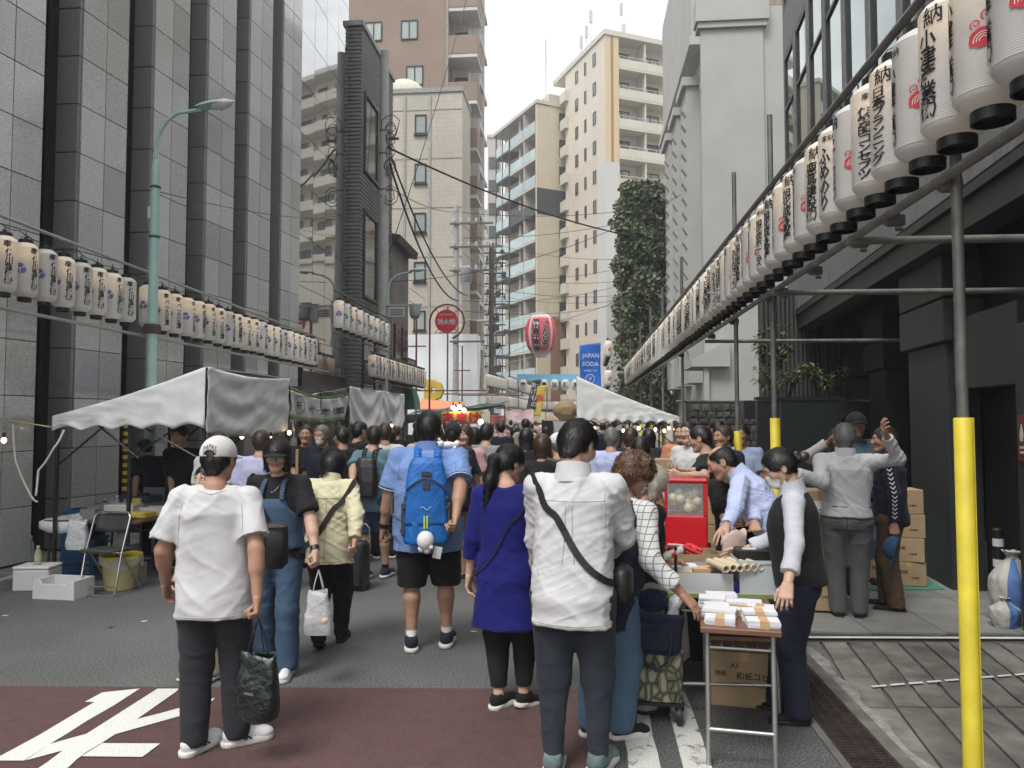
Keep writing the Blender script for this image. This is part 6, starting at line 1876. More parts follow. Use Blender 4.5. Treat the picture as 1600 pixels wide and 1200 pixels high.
 V, F_ = join_np(pieces)
 link('body', np_mesh('body', V, F_, [skinm, LIP], np.concatenate(mi)), t_)
 if res is not LOW:
  for s_ in (-1, 1):
   q = MB(); q.ball((s_ * .031, .078, .0115), .0142, 14, 10, 0); q.ball((s_ * .031, .0895, .0115), .0062, 10, 6, 1, (1, .5, 1)); q.xf(Mh)
   part('eye', q, [EYEW, EYEB], t_, 180)
   q = MB(); q.tube([(s_ * .017,.094,.032),(s_ * .031,.0955,.037),(s_ * .046,.085,.033)],[.0028,.0034,.0016],6); q.xf(Mh); part('eyebrow',q,hair[1] if hair else HB_,t_,180)
 if hair:
  v, ff_, tr = hair_arrays(hair[0], res['hair'], res['strands'])
  link('hair', np_mesh('hair', xf_np(v, Mh), ff_, hair[1], None, True, tr), t_)
 if cap:
  (v1, f1), (v2, f2), (v3, f3) = cap_arrays(max(res['hair'] * .7, .005))
  back = len(cap) > 1 and cap[1] == 'fwd'
  co = link('cap',np_mesh('cap',xf_np(v1,Mh),f1,cap[0]),t_); link('peak',np_mesh('peak',xf_np(v2,Mh),f2,cap[0]),co); link('strap',np_mesh('strap',xf_np(v3,Mh),f3,cap[0]),co)
  if cap_text:
   s_, side, tm, zz, ww = cap_text
   v, f_, sz_ = text_arrays(s_, .01, 2)
   q = MB(); pts = []
   for x, y in v:
    x, y = x * ww / sz_[0], y * ww / sz_[0] * 1.3
    an_ = x / .1; zc_ = zz + y - 9 * x * x * (1 if side < 0 else 0)
    rr = math.sqrt(max(.02, 1 - ((zc_ - .038) / .105) ** 2)) + .015
    pts.append((.094 * rr * math.sin(an_) * (1 if side > 0 else 1) * (1 if side < 0 else -1),-.012 + side * .115 * rr * math.cos(an_),zc_))
   q.add(pts, f_); q.xf(Mh); part('lettering', q, tm, co)
 if mask:
  fm_ = Field((-.1,.0,-.13),(.1,.15,.03),.007); fm_.cap((0,.03,-.02),(0,.05,-.075),.071,.045,0); fm_.cap((0,.09,-.02),(0,.085,-.06),.024,.03,.03); fm_.cut((0,-1,0),-.035); fm_.cut((0,0,1),-.004); fm_.cut((0,0,-1),.105)
  v, ff_ = fm_.mesh(); mo = link('face_mask', np_mesh('face_mask', xf_np(v, Mh), ff_, cloth('mask', (.7, .7, .7))), t_)
  q = MB()
  for s_ in (-1, 1): q.tube([(s_ * .066, .04, -.02), (s_ * .084, -.02, .02)], .0016, 5)
  q.xf(Mh); part('ear_loop', q, CRW, mo); tag(LAST[0], kind='stuff')
 ctx = dict(t=t_,H=H,Mt=Mt,Mti=Mti,torso=torso,SR=SR,SL=SL_,ER=ER,EL=EL,TR=TR_,TL=TL_,legs=legs,g=g,g2=g2,Mh=Mh,Mw=Mw,nb=nb,lo=lo,hi=hi,res=res,R_=R_,tb=tb,male=male,shw=shw)
 def ring(z, add, hang=.0):
  rg = np.array(torso); zz = z * H
  a = np.interp(zz, rg[:, 0], rg[:, 3]); b = np.interp(zz, rg[:, 0], rg[:, 4]); cy = np.interp(zz, rg[:, 0], rg[:, 2])
  if hang and z < .74:
   a2, b2 = np.interp(.75 * H, rg[:, 0], rg[:, 3]), np.interp(.72 * H, rg[:, 0], rg[:, 4])
   a = a * (1 - hang) + max(a, a2) * hang; b = b * (1 - hang) + max(b, b2) * hang
  return (zz, 0, cy, a + add, b + add)
 ctx['ring'] = ring
 if bottom:
  c = dict(loose=.016, hem=.045, kind='trousers', flare=0, waist=.598, wr=.015); c.update(bottom)
  l3 = [min(lo[i], 0) if i == 2 else lo[i] for i in range(3)]
  f = Field((min(l[k].x for l in legs for k in (0,1,2)) - .2 * g,min(l[k].y for l in legs for k in (0,1,2)) - .25 * g,0.0),(max(l[k].x for l in legs for k in (0,1,2)) + .2 * g,max(l[k].y for l in legs for k in (0,1,2)) + .25 * g,.68 * H),res['cloth'])
  lz = c['loose']
  f.loft([ring(z, lz * .8) for z in (.47, .50, .545, c['waist'])], 0, None, 2.4)
  for hp, kn, an in legs:
   rk = .034 * H * g2 + lz * 1.25 + c['flare'] * .2; ra = .022 * H + lz * 1.5 + c['flare']
   if c.get('taper'): ra = .022 * H + lz * .35
   f.cap(hp, kn, .053 * H * g2 + lz, rk, .035)
   if c['kind'] == 'trousers':
    e = an + (kn - an) * 0 - Vector((0, 0, max(0, .06 - c['hem'] * H)))
    f.cap(kn, an - (kn - an).normalized() * .02, rk, ra, .02)
  hz = c['hem'] * H
  f.ell((0, -.006, .462 * H), (.05 * H * g2, .056 * H * g2, .034 * H), .04)
  if c['kind'] == 'skirt': f.loft([(hz, 0, 0, c['wide'], c['wide'] * .75)] + [ring(z, lz) for z in (.47, .545, c['waist'])], .02, None, 2.1)
  f.cut((0, 0, -1), -hz if c['kind'] != 'trousers' else -min(hz, 9)) if c['kind'] != 'trousers' else None
  if c['kind'] == 'trousers':
   mz = min(l[2].z for l in legs) - .055 + c.get('hemlift', 0)
   f.cut((0, 0, -1), -max(.018, mz))
  v, ff_ = f.mesh(); v = wrinkle(v, ff_, c['wr'], seed + .3, (7, 7, 17), .35)
  link(c.get('name', c['kind']), np_mesh(c['kind'], v, ff_, c['mat']), t_)
 if top:
  c = dict(loose=.022, hem=.44, sleeve='short', hang=.8, wr=.011, collar=None, flare=.0, neck=.845, name='shirt'); c.update(top)
  f = Field(lo, hi, res['cloth']); lz = c['loose']; hem = c['hem']
  zs = [z for z in (.36, .42, .455, .50, .545, .60, .66, .72, .77, .81, .835) if z > hem + .02]
  rings = [ring(max(hem, .455), lz * 1.15 + c['flare'], c['hang'])]
  rings[0] = (hem * H,) + rings[0][1:]
  rings += [ring(max(z,.455),lz + c['flare'] * max(0,(.6 - z) / max(.6 - hem,.01)),c['hang'])[:0] + ((z * H,) + ring(max(z,.455),lz * (1 if z < .8 else .6) + c['flare'] * max(0,(.6 - z) / max(.6 - hem,.01)),c['hang'])[1:]) for z in zs]
  rings.append(ring(c['neck'], .008))
  f.loft(rings, 0, Mti, 2.35, bb=tb(.1 + c['flare']) if hem > .4 else None)
  for s_, S, E, T in ((1, SR, ER, TR_), (-1, SL_, EL, TL_)):
   f.cap(Mt @ Vector((s_ * .02 * H, -.012 * H, .826 * H)), S, .028 * H + lz * .3, .030 * H * g2 + lz * .45, .03)
   ru = .030 * H * g2 + lz * .5
   if c['sleeve'] == 'short': f.cap(S, S.lerp(E, .78 if not c.get('long_short') else 1.0), ru, ru + .006 + lz * .35, .025, flat=1.0)
   elif c['sleeve'] == 'none': pass
   else:
    fr = {'long': .97, 'roll': .74, 'three': .55}[c['sleeve']]
    f.cap(S,E,ru,.0255 * H * g2 + lz * .55,.03); f.cap(E,E.lerp(T,fr),.0255 * H * g2 + lz * .55,.0195 * H + lz * (.6 if c['sleeve'] == 'long' else .8),.02,flat=1.0)
    if c['sleeve'] == 'roll': f.cap(E.lerp(T, fr - .16), E.lerp(T, fr), .021 * H + lz * 1.0, .021 * H + lz * 1.0, .004, flat=1.0)
  if c.get('vneck'): f.cap(Mt @ Vector((0, .2, .80 * H)), Mt @ Vector((0, .02, .86 * H)), .02, .06, .01, 'd')
  v, ff_ = f.mesh(); v = wrinkle(v, ff_, c['wr'] * 1.45, seed, c.get('wsc', (7, 7, 5)), .6)
  so = link(c['name'], np_mesh(c['name'], v, ff_, c['mat']), t_)
  if c['collar']:
   q = MB(); n_ = 28; rr = (.043 if male else .039) * H; vs = []
   for j, (dr, dz) in enumerate(((.026, -.052), (.009, .004), (.004, .036), (-.004, .036), (-.004, -.018))):
    for k in range(n_):
     a = 2 * math.pi * k / n_; drop = .010 * math.sin(a) - .012 * (math.sin(a) > .6)
     vs.append((( rr + dr + .008) * math.cos(a), -.012 * H + (rr + dr) * math.sin(a), .842 * H + .022 + dz * 1.15 - drop * 1.5))
   q.add(vs,[(j * n_ + k,j * n_ + (k + 1) % n_,(j + 1) * n_ + (k + 1) % n_,(j + 1) * n_ + k) for j in range(4) for k in range(n_)]); q.xf(Mt)
   part('collar', q, c['collar'], so, 60)
 if shoes:
  sh = dict(kind='sneaker', sole=WHITE_SOLE); sh.update(shoes)
  (u, fu), (s0, fs) = shoe_arrays(sh['kind'], max(res['shoe'], .005))
  km = ('shoemesh', sh['kind'], sh['mat'].name, res['shoe'])
  if km not in CACHE: CACHE[km] = (np_mesh('shoe', u, fu, sh['mat']), np_mesh('sole', s0, fs, sh['sole']))
  for (x, y, z, fy, fp), (hp, kn, an) in zip(feet, legs):
   o = link('shoe',CACHE[km][0],t_,(an.x,an.y + .0,max(0.004,z)),(R(-fp),0,R(fy))); o.scale = (H / 1.72 * (1.05 if male else .95),) * 3
   link('sole', CACHE[km][1], o)
   if sh.get('stripe'):
    q = MB()
    for s_ in (-1, 1):
     for a,b in (((.045,.03),(.03,.085)),((.03,.028),(.055,.085)),((.07,.03),(.02,.07))): q.tube([(s_ * .0445,a[0],a[1]),(s_ * .040,b[0],b[1])],.005,5)
    part('side_stripe', q, sh['stripe'], o); tag(LAST[0], kind='stuff')
 if socks:
  q = MB()
  for hp, kn, an in legs:
   d = (kn - an).normalized(); q.tube([an - d * .05, an + d * .01, an + d * .045], [.0235 * H, .023 * H, .0245 * H], 14)
  part('sock', q, socks, t_, 60); tag(LAST[0], kind='stuff')
 for e in extra: e(ctx)
 return ctx
def garment_bvh(ctx):
 from mathutils.bvhtree import BVHTree
 if 'bvh' not in ctx:
  V, F_, o = [], [], 0
  for ch in ctx['t'].children:
   if ch.name.split('.')[0] in ('shirt', 'tunic', 'bib', 'vest', 'waistcoat', 'trousers', 'shorts'):
    me = ch.data
    v = np.empty(len(me.vertices) * 3); me.vertices.foreach_get('co', v); V += [tuple(q) for q in v.reshape(-1, 3)]
    F_ += [tuple(i + o for i in p.vertices) for p in me.polygons]; o = len(V)
  ctx['bvh'] = BVHTree.FromPolygons(V, F_)
 return ctx['bvh']
def strap_band(ctx, width, mat, name, parent, low=(1, .56), high=(-1, .845), add=.03, thick=.004):
 """a band worn across the body from one shoulder to the opposite hip, laid on the clothes"""
 H = ctx['H']; q = MB(); n_ = 60; bvh = garment_bvh(ctx); Mt = ctx['Mt']
 hs = -1 if high[0] < 0 else 1
 pts = []
 for k in range(n_):
  a = 2 * math.pi * k / n_
  t = (1 - math.cos(a)) / 2
  zf = low[1] + (high[1] - .02 - low[1]) * t
  rg = ctx['ring'](min(max(zf, .46), .84), .0, .8)
  c0 = Mt @ Vector((hs * .02 * H * t, rg[2], zf * H))
  d = (Mt.to_3x3() @ Vector((-hs * math.cos(a) * .8, math.sin(a), .75 * max(0, t - .72) / .28 * (1 if t > .72 else 0)))).normalized()
  if t > .72: c0 = Mt @ Vector((hs * (.02 + .045 * (t - .72) / .28) * H, rg[2], (zf - .03) * H))
  far = c0 + d * .9
  p = None; org = far; left = .9
  hit = bvh.ray_cast(far, -d, .9)
  pts.append(((hit[0] if hit[0] is not None else c0 + d * .15), d))
 sm = [p for p, d in pts]
 for it in range(2): sm = [sm[i] * .5 + (sm[i - 1] + sm[(i + 1) % n_]) * .25 for i in range(n_)]
 for i in range(n_):
  o = pts[i][1]; p = sm[i]
  if (p - pts[i][0]).dot(o) < 0: p = p - o * (p - pts[i][0]).dot(o)
  p = p + o * .004
  dd = (sm[(i + 1) % n_] - sm[i - 1]).normalized(); s_ = dd.cross(o).normalized() * width / 2
  q.v += [tuple(p + s_ - o * .003), tuple(p - s_ - o * .003), tuple(p + s_ + o * thick), tuple(p - s_ + o * thick)]
 for i in range(n_):
  a, b = 4 * i, 4 * ((i + 1) % n_)
  for u, w_ in ((0, 1), (1, 3), (3, 2), (2, 0)): q.f.append((a + u, a + w_, b + w_, b + u)); q.m.append(0)
 q.xf(ctx['Mw'])
 return part(name, q, mat, parent, 40)

def hang_bag(name, label, top, w_, h_, dpt, mat, hl, rz, hw=.10, taper=.9, handle=True, cat='bag', extra=None, flop=.0):
 """soft tote hanging from a hand at `top`; hl = handle length"""
 t_ = thing(name, label, cat, top, rz)
 q = MB(); nu, nv = 28, 12
 vs = []
 for j in range(nv + 1):
  v = j / nv; z = -hl - h_ * v
  ww = w_ * (taper + (1 - taper) * v) * (1 - .12 * max(0, v - .85) / .15); dd = dpt * (.35 + .65 * math.sin(min(1, v * 1.25) * math.pi / 2))
  for i in range(nu):
   a = 2 * math.pi * i / nu
   x = math.copysign(abs(math.cos(a)) ** .45, math.cos(a)) * ww / 2; y = math.copysign(abs(math.sin(a)) ** .6, math.sin(a)) * dd / 2
   y += .018 * n3(x * 9, z * 7, 2) + .008 * n3(x * 25, z * 21, 5); x += .012 * n3(z * 9, y * 9, 8) + flop * v
   vs.append((x, y, z + .012 * math.sin(a * 2) * (1 - v)))
 vs.append((flop, 0, -hl - h_))
 q.add(vs,[(j * nu + i,j * nu + (i + 1) % nu,(j + 1) * nu + (i + 1) % nu,(j + 1) * nu + i) for j in range(nv) for i in range(nu)] + [(nv * nu + i,nv * nu + (i + 1) % nu,len(vs) - 1) for i in range(nu)])
 b_ = part('bag_body', q, mat, t_, 60); md = b_.modifiers.new('t', 'SOLIDIFY'); md.thickness = .003
 if handle:
  for s_ in (-1, 1):
   q = MB(); pts = [(-hw * (1 - abs(2 * k / 14 - 1) ** 1) * 0 + hw * (2 * k / 14 - 1),s_ * dpt * .14 * abs(2 * k / 14 - 1),-hl * abs(2 * k / 14 - 1) ** 1.3) for k in range(15)]
   pts[0] = (-hw, s_ * dpt * .16, -hl - .04); pts[-1] = (hw, s_ * dpt * .16, -hl - .04)
   for a_, c_ in zip(pts[:-1], pts[1:]):
    q.add([(a_[0],a_[1] - .0,a_[2] - .012),(a_[0],a_[1],a_[2] + .012),(c_[0],c_[1],c_[2] + .012),(c_[0],c_[1],c_[2] - .012)],[(0,1,2,3)])
   o = part('handle', q, mat, t_); md = o.modifiers.new('t', 'SOLIDIFY'); md.thickness = .003
 if extra: extra(t_)
 return t_

def seam(ctx, lines, r=.0022, back=True, mat=None, which=None, name='seam'):
 """stitched lines laid on the clothes: lists of (x, z as a share of the height), seen from the back or the front"""
 bvh = garment_bvh(ctx); Mt = ctx['Mt']; H = ctx['H']; sg = -1 if back else 1; q = MB()
 for ln in lines:
  pts = []
  for (x0, z0), (x1, z1) in zip(ln[:-1], ln[1:]):
   for k in range(9):
    t = k / 8; o = Mt @ Vector((x0 + (x1 - x0) * t, sg * .8, (z0 + (z1 - z0) * t) * H)); d = Mt.to_3x3() @ Vector((0, -sg, 0))
    h = bvh.ray_cast(o, d, 1.2)
    if h[0] is not None: pts.append(h[0] - d * .0008)
  if len(pts) > 3: q.tube(pts, r, 5)
 if q.v: tag(part(name, q, mat, ctx['t'], 180), kind='stuff')
# ================================================================ paper stall on the right
TWOOD = M('table_wood_top',(.16,.075,.045),.35,var=.15,scale=3,stretch=(1,6,6)); TMET = M('table_steel',(.42,.42,.41),.35,var=.1,metal=.7)
CARD = M('cardboard', (.36, .255, .15), .85, var=.1, scale=5, rv=.08, bump=.1); CARDD = M('cardboard_dark', (.2, .13, .075), .85, var=.1)
def fold_table(name, label, corner, rz, w_, l_, h_=.70, top=TWOOD, leg=TMET):
 t_ = thing(name, label, 'table', corner, rz)
 q = MB(); q.cbox((w_ / 2, l_ / 2, h_ - .014), (w_, l_, .028), 0, 0, .004); part('table_top', q, top, t_)
 for y in (.09, l_ - .09):
  for x in (.035, w_ - .035):
   q = MB(); q.tube([(x,y - .05 * (1 if y < l_ / 2 else -1),.01),(x,y,h_ - .03)],.0125,8); q.lathe([(.016,0),(.016,.02)],8,(x,y - .05 * (1 if y < l_ / 2 else -1),0)); part('leg',q,leg,t_,60)
  q = MB(); q.tube([(.035,y - .05 * (1 if y < l_ / 2 else -1) + .012,.18),(w_ - .035,y - .05 * (1 if y < l_ / 2 else -1) + .012,.18)],.011,8); q.tube([(.035,y,h_ - .12),(w_ - .035,y,h_ - .12)],.009,8); part('leg_brace',q,leg,t_,60); tag(LAST[0],kind='stuff')
 q = MB()
 for x in np.linspace(.05, w_ - .05, 6): q.tube([(x, .12, h_ - .12), (x, l_ - .12, h_ - .12)], .006, 6)
 part('wire_shelf', q, leg, t_); tag(LAST[0], kind='stuff')
 return t_
c1 = G(1094, 980, .70); c2 = G(1222, 988, .70)
tz = math.atan2(c2.y - c1.y, c2.x - c1.x)
TA = fold_table('paper_table','narrow folding table with a brown top stacked with white paper goods',(c1.x,c1.y,0),tz,(c2 - c1).length,1.25,.70)
mA = Matrix.Translation((c1.x, c1.y, .70)) @ Matrix.Rotation(tz, 4, 'Z')
PAPW = M('white_paper', (.66, .66, .68), .8, var=.04, scale=30); KRAFT = M('kraft_band', (.5, .33, .17), .8, var=.08)
def paper_stack(x, y, w_, l_, n_, rz, label, bandm=KRAFT, z=0, seed=0):
 p = mA @ Vector((x, y, z + .0005)); t_ = thing('paper_stack', label, 'paper stack', p, tz + R(rz)); rr = random.Random(seed)
 q = MB()
 for k in range(n_): q.cbox((rr.uniform(-.004, .004), rr.uniform(-.004, .004), .005 + .0088 * k), (w_, l_, .0078), R(rr.uniform(-3, 3)))
 part('sheets', q, PAPW, t_); tag(LAST[0], kind='stuff')
 if bandm: q = MB(); q.cbox((0, 0, .0088 * n_ / 2), (.045, l_ + .006, .0088 * n_ + .003)); part('paper_band', q, bandm, t_)
 return t_
W_ = (c2 - c1).length
for i,(x,y,w_,l_,n_,rz,lb,bm) in enumerate(((.10,.10,.15,.10,4,-4,'low banded stack of white paper at the near left corner of the table',KRAFT),(.32,.09,.16,.10,4,3,'banded stack of white paper at the near right of the brown table',KRAFT),(.10,.215,.17,.10,6,-8,'taller stack of white paper behind the near left one',None),(.30,.21,.17,.09,6,2,'stack of white paper with a wide tan band, second row right',KRAFT),
  (.385,.31,.11,.09,4,5,'stack of white cards at the right edge of the table',None),(.09,.33,.13,.10,5,6,'stack of white envelopes under the reaching hand',None),(.24,.52,.2,.10,3,0,'flat stack of white sheets before the blue case',None),(.07,.46,.14,.11,6,-3,'stack of white booklets at the left edge of the table',None),(.36,.42,.14,.1,3,-6,'thin stack of pale sheets behind the wooden tray',KRAFT),(.12,.60,.17,.1,5,4,'stack of white paper at the back of the brown table',None))):
 paper_stack(min(x, W_ - w_ / 2), y, w_, l_, n_, rz, lb, bm, 0, i)
t_ = thing('wooden_tray', 'small open wooden tray of cards on the paper table', 'tray', mA @ Vector((.235, .325, .001)), tz + R(-12)); q = MB()
q.box(-.1,.1,-.06,.06,0,.006); q.box(-.1,.1,-.06,-.054,.006,.03); q.box(-.1,.1,.054,.06,.006,.03); q.box(-.1,-.094,-.054,.054,.006,.03); q.box(.094,.1,-.054,.054,.006,.03); part('tray',q,KRAFT,t_)
q = MB(); q.cbox((-.045,0,.015),(.08,.09,.016)); part('cards',q,PAPW,t_); q = MB(); q.cbox((.045,0,.014),(.08,.085,.012)); part('cards',q,M('cream_card',(.6,.52,.38),.8),t_)
t_ = thing('magazine_pile','dark framed prints lying on the shelf under the brown table','prints',mA @ Vector((.2,.35,-.113)),tz); q = MB(); q.cbox((0,0,.012),(.34,.3,.02),R(6)); part('frame',q,CARDD,t_); q = MB(); q.cbox((-.05,0,.0235),(.16,.2,.002),R(6)); part('print',q,PAPW,t_); q = MB(); q.cbox((.10,.02,.03),(.1,.22,.02),R(-5)); part('booklet',q,M('grey_print',(.3,.3,.3),.6),t_)
def carton(name, label, loc, rz, w_, l_, h_, mat=CARD, texts=(), tape=True, open_=False, group=None):
 t_ = thing(name, label, 'box', loc, rz, group)
 q = MB()
 if open_:
  e = .006
  q.box(-w_ / 2,w_ / 2,-l_ / 2,l_ / 2,0,e); q.box(-w_ / 2,w_ / 2,-l_ / 2,-l_ / 2 + e,e,h_); q.box(-w_ / 2,w_ / 2,l_ / 2 - e,l_ / 2,e,h_); q.box(-w_ / 2,-w_ / 2 + e,-l_ / 2 + e,l_ / 2 - e,e,h_); q.box(w_ / 2 - e,w_ / 2,-l_ / 2 + e,l_ / 2 - e,e,h_)
 else: q.cbox((0, 0, h_ / 2), (w_, l_, h_), 0, 0, .005)
 part('carton', q, mat, t_)
 if tape and not open_: q = MB(); q.box(-.025, .025, -l_ / 2 - .001, l_ / 2 + .001, h_ - .05, h_ + .0012); part('tape', q, KRAFT, t_)
 for s_, x, z, w2, h2, side in texts:
  q = flat_text(s_, w2, h2, .012)
  if side == 'f': q.xf(Matrix.Translation((x, -l_ / 2 - .0015, z)))
  else: q.xf(Matrix.Translation((-w_ / 2 - .0015, x, z)) @ Matrix.Rotation(R(-90), 4, 'Z'))
  part('lettering', q, INK, t_)
 return t_
p = G(1165,1098); carton('paper_carton','large cardboard carton lettered in black under the brown table',(p.x,p.y + .06,0),tz,.40,.3,.33,CARD,(('A3',-.06,.25,.05,.03,'f'),('和紙コピー',.07,.19,.24,.06,'f'),('7014-1',.1,.13,.08,.015,'f'),('用紙',-.14,.2,.07,.05,'f')))
q0_ = G(1040, 927, .72); q1_ = G(1228, 930, .72); tz2 = math.atan2(q1_.y - q0_.y, q1_.x - q0_.x)
TB = fold_table('back_table','pale wooden table with green edging behind the brown paper table',(q0_.x,q0_.y,0),tz2,(q1_ - q0_).length,1.5,.72,M('pale_wood',(.45,.35,.22),.5,var=.1))
W2 = (q1_ - q0_).length
mB = Matrix.Translation((q0_.x, q0_.y, .72)) @ Matrix.Rotation(tz2, 4, 'Z')
q = MB(); q.box(-.004, W2 + .004, -.006, -.001, .70, .722); part('green_edge', q, GRN, TB)
GRB = M('grey_card', (.42, .43, .44), .7, var=.05)
q = mB @ Vector((.20,.20,0)); carton('flat_tray_box','low open grey box full of paper goods on the back table',q,tz2,.40,.36,.115,GRB,(),False,True)
t_ = thing('paper_goods','white and tan paper goods lying in the low grey box','paper goods',mB @ Vector((.20,.20,.01))); t_.rotation_euler.z = tz2; q = MB(); rr = random.Random(3)
for k in range(6): q = MB(); q.cbox((rr.uniform(-.1,.1),rr.uniform(-.1,.1),.06 + .006 * k),(.17,.12,.05),R(rr.uniform(-12,12))); part('paper_pack',q,PAPW if k % 2 else KRAFT,t_)
q = mB @ Vector((.19,.52,0)); carton('open_carton','shallow open cardboard carton behind the low grey box',q,tz2 + R(4),.42,.26,.16,CARD,(),False,True)
t_ = thing('red_ribbons','heap of red and white ribbon bundles in the open carton','ribbons',mB @ Vector((.16,.50,.13))); RIBR = M('ribbon_red',(.55,.02,.025),.55,var=.1); q = MB()
for k in range(9):
 a = rr.uniform(0,3.1); p_ = Vector((rr.uniform(-.12,.1),rr.uniform(-.06,.05),rr.uniform(.01,.05))); d_ = Vector((math.cos(a) * .11,math.sin(a) * .05,rr.uniform(-.01,.03))); q.tube([p_ - d_,p_ + Vector((0,0,.02)),p_ + d_],[.011,.016,.008],8)
part('ribbon',q,RIBR,t_,60); tag(LAST[0],kind='stuff'); q = MB(); q.cbox((-.03,-.02,.07),(.1,.04,.02),R(-20)); part('white_band',q,PAPW,t_)
t_ = thing('paper_tubes','bundle of six pale paper tubes lying over the boxes','tubes',mB @ Vector((.42,.12,.135)),tz2 + R(14)); TUBE = M('tube_paper',(.55,.47,.33),.7,var=.1); TUBEI = M('tube_inside',(.1,.07,.05),.9)
for k in range(6):
 q = MB(); x = -.11 + .044 * k; z = .02 + .004 * (k % 2); n_ = 18; vs = []
 for y_,r_ in ((.10,.021),(-.14,.021),(-.14,.0165),(.08,.0165)): vs += [(x + r_ * math.cos(2 * math.pi * i / n_),y_,z + r_ * math.sin(2 * math.pi * i / n_)) for i in range(n_)]
 q.add(vs,[(j * n_ + i,j * n_ + (i + 1) % n_,(j + 1) * n_ + (i + 1) % n_,(j + 1) * n_ + i) for j in range(3) for i in range(n_)]); part('tube',q,TUBE,t_,40)
bx = thing('blue_case','dark blue slanted plastic case at the front of the back table','case',mB @ Vector((.375,.03,0)),tz2); q = MB(); q.xprism([(-.09,0),(.10,0),(.10,.11),(.085,.10),(.06,.05),(.0,.095),(-.085,.115),(-.09,.11)],0,.09); part('case',q,M('deep_blue_plastic',(.008,.006,.14),.3,var=.05),bx)
cs = thing('clear_case', 'large frosted clear plastic case on the back table', 'case', mB @ Vector((W2 - .135, .16, 0)), tz2); q = MB()
q.box(-.125,.125,-.14,-.135,0,.19); q.box(-.125,.125,.135,.14,0,.19); q.box(-.125,-.12,-.135,.135,0,.19); q.box(.12,.125,-.135,.135,0,.19); q.box(-.12,.12,-.135,.135,0,.004); part('shell',q,M('frosted_plastic',(.5,.55,.57),.35,var=.03,alpha=.8),cs)
q = MB(); q.box(-.11,.11,-.12,.12,.005,.13); part('contents',q,GRB,cs); q = MB(); q.box(-.132,.132,-.146,-.142,.175,.195); q.box(-.132,.132,.142,.146,.175,.195); part('rim',q,M('frosted_plastic'),cs); tag(LAST[0],kind='stuff')
tr = thing('cash_tray','black cash tray standing on the clear case','tray',mB @ Vector((W2 - .13,.25,.15)),tz2); q = MB(); q.cbox((0,0,.04),(.22,.16,.08),0,0,.006); part('tray',q,BLACK,tr); q = MB(); q.cbox((-.03,-.04,.083),(.08,.03,.006)); part('coin_card',q,PAPW,tr)
pk = thing('pink_bag','pale pink paper bag standing behind the tubes','bag',mB @ Vector((.5,.45,0)),tz2 + R(20)); q = MB(); q.grid(lambda u,v: ((.075 + .02 * v) * math.cos(2 * math.pi * u),.05 * math.sin(2 * math.pi * u) * (1 - .5 * v),.3 * v + .02 * math.sin(u * 19) * v),20,8); o = part('paper',q,M('pink_paper',(.55,.42,.38),.7,var=.12,bump=.5,bscale=18,bdist=.02),pk,60); md = o.modifiers.new('t','SOLIDIFY'); md.thickness = .002
rm = thing('capsule_machine','red capsule toy machine with a clear window of pastel balls','capsule machine',P(1073,862,5.75),R(-8)); rm.location.z = .80
RP = M('glossy_red', (.50, .012, .02), .22, var=.04, coat=.4)
q = MB(); q.cbox((0, 0, .12), (.31, .30, .24), 0, 0, .012); part('base', q, RP, rm)
q = MB(); q.cbox((-.147,0,.36),(.02,.29,.235)); q.cbox((.14,0,.36),(.034,.30,.235)); q.cbox((0,.142,.36),(.27,.012,.235)); q.cbox((0,0,.495),(.32,.31,.035),0,0,.014); part('housing',q,RP,rm)
q = MB(); q.box(-.135, .122, -.148, -.144, .242, .476); part('window_pane', q, glass_clear('clear_pane', (.8, .85, .85), .12), rm)
for cm in ((.55, .42, .42), (.5, .5, .3), (.35, .5, .45), (.55, .5, .42)):
 q = MB()
 for k in range(6): q.ball((rr.uniform(-.1, .09), rr.uniform(-.11, .08), .285 + rr.uniform(0, .12)), .036, 14, 9)
 part('capsule', q, M('capsule_%d' % int(cm[1] * 100), cm, .25, var=0), rm, 180); tag(LAST[0], kind='stuff')
q = MB(); q.cbox((-.168, -.1, .2), (.03, .06, .05), 0, 0, .005); part('coin_slot', q, M('white_label', (.6, .6, .6), .4), rm)
q = MB(); q.cbox((0,0,-.4),(.36,.36,.8)); st_ = thing('machine_stand','dark cloth covered stand beneath the red capsule machine','stand',rm.location,R(-8)); q.xf(Matrix.Translation((0,0,-.002))); part('cloth',q,M('dark_cloth_cover',(.02,.02,.024),.9,bump=.3,bscale=8,bdist=.03),st_)
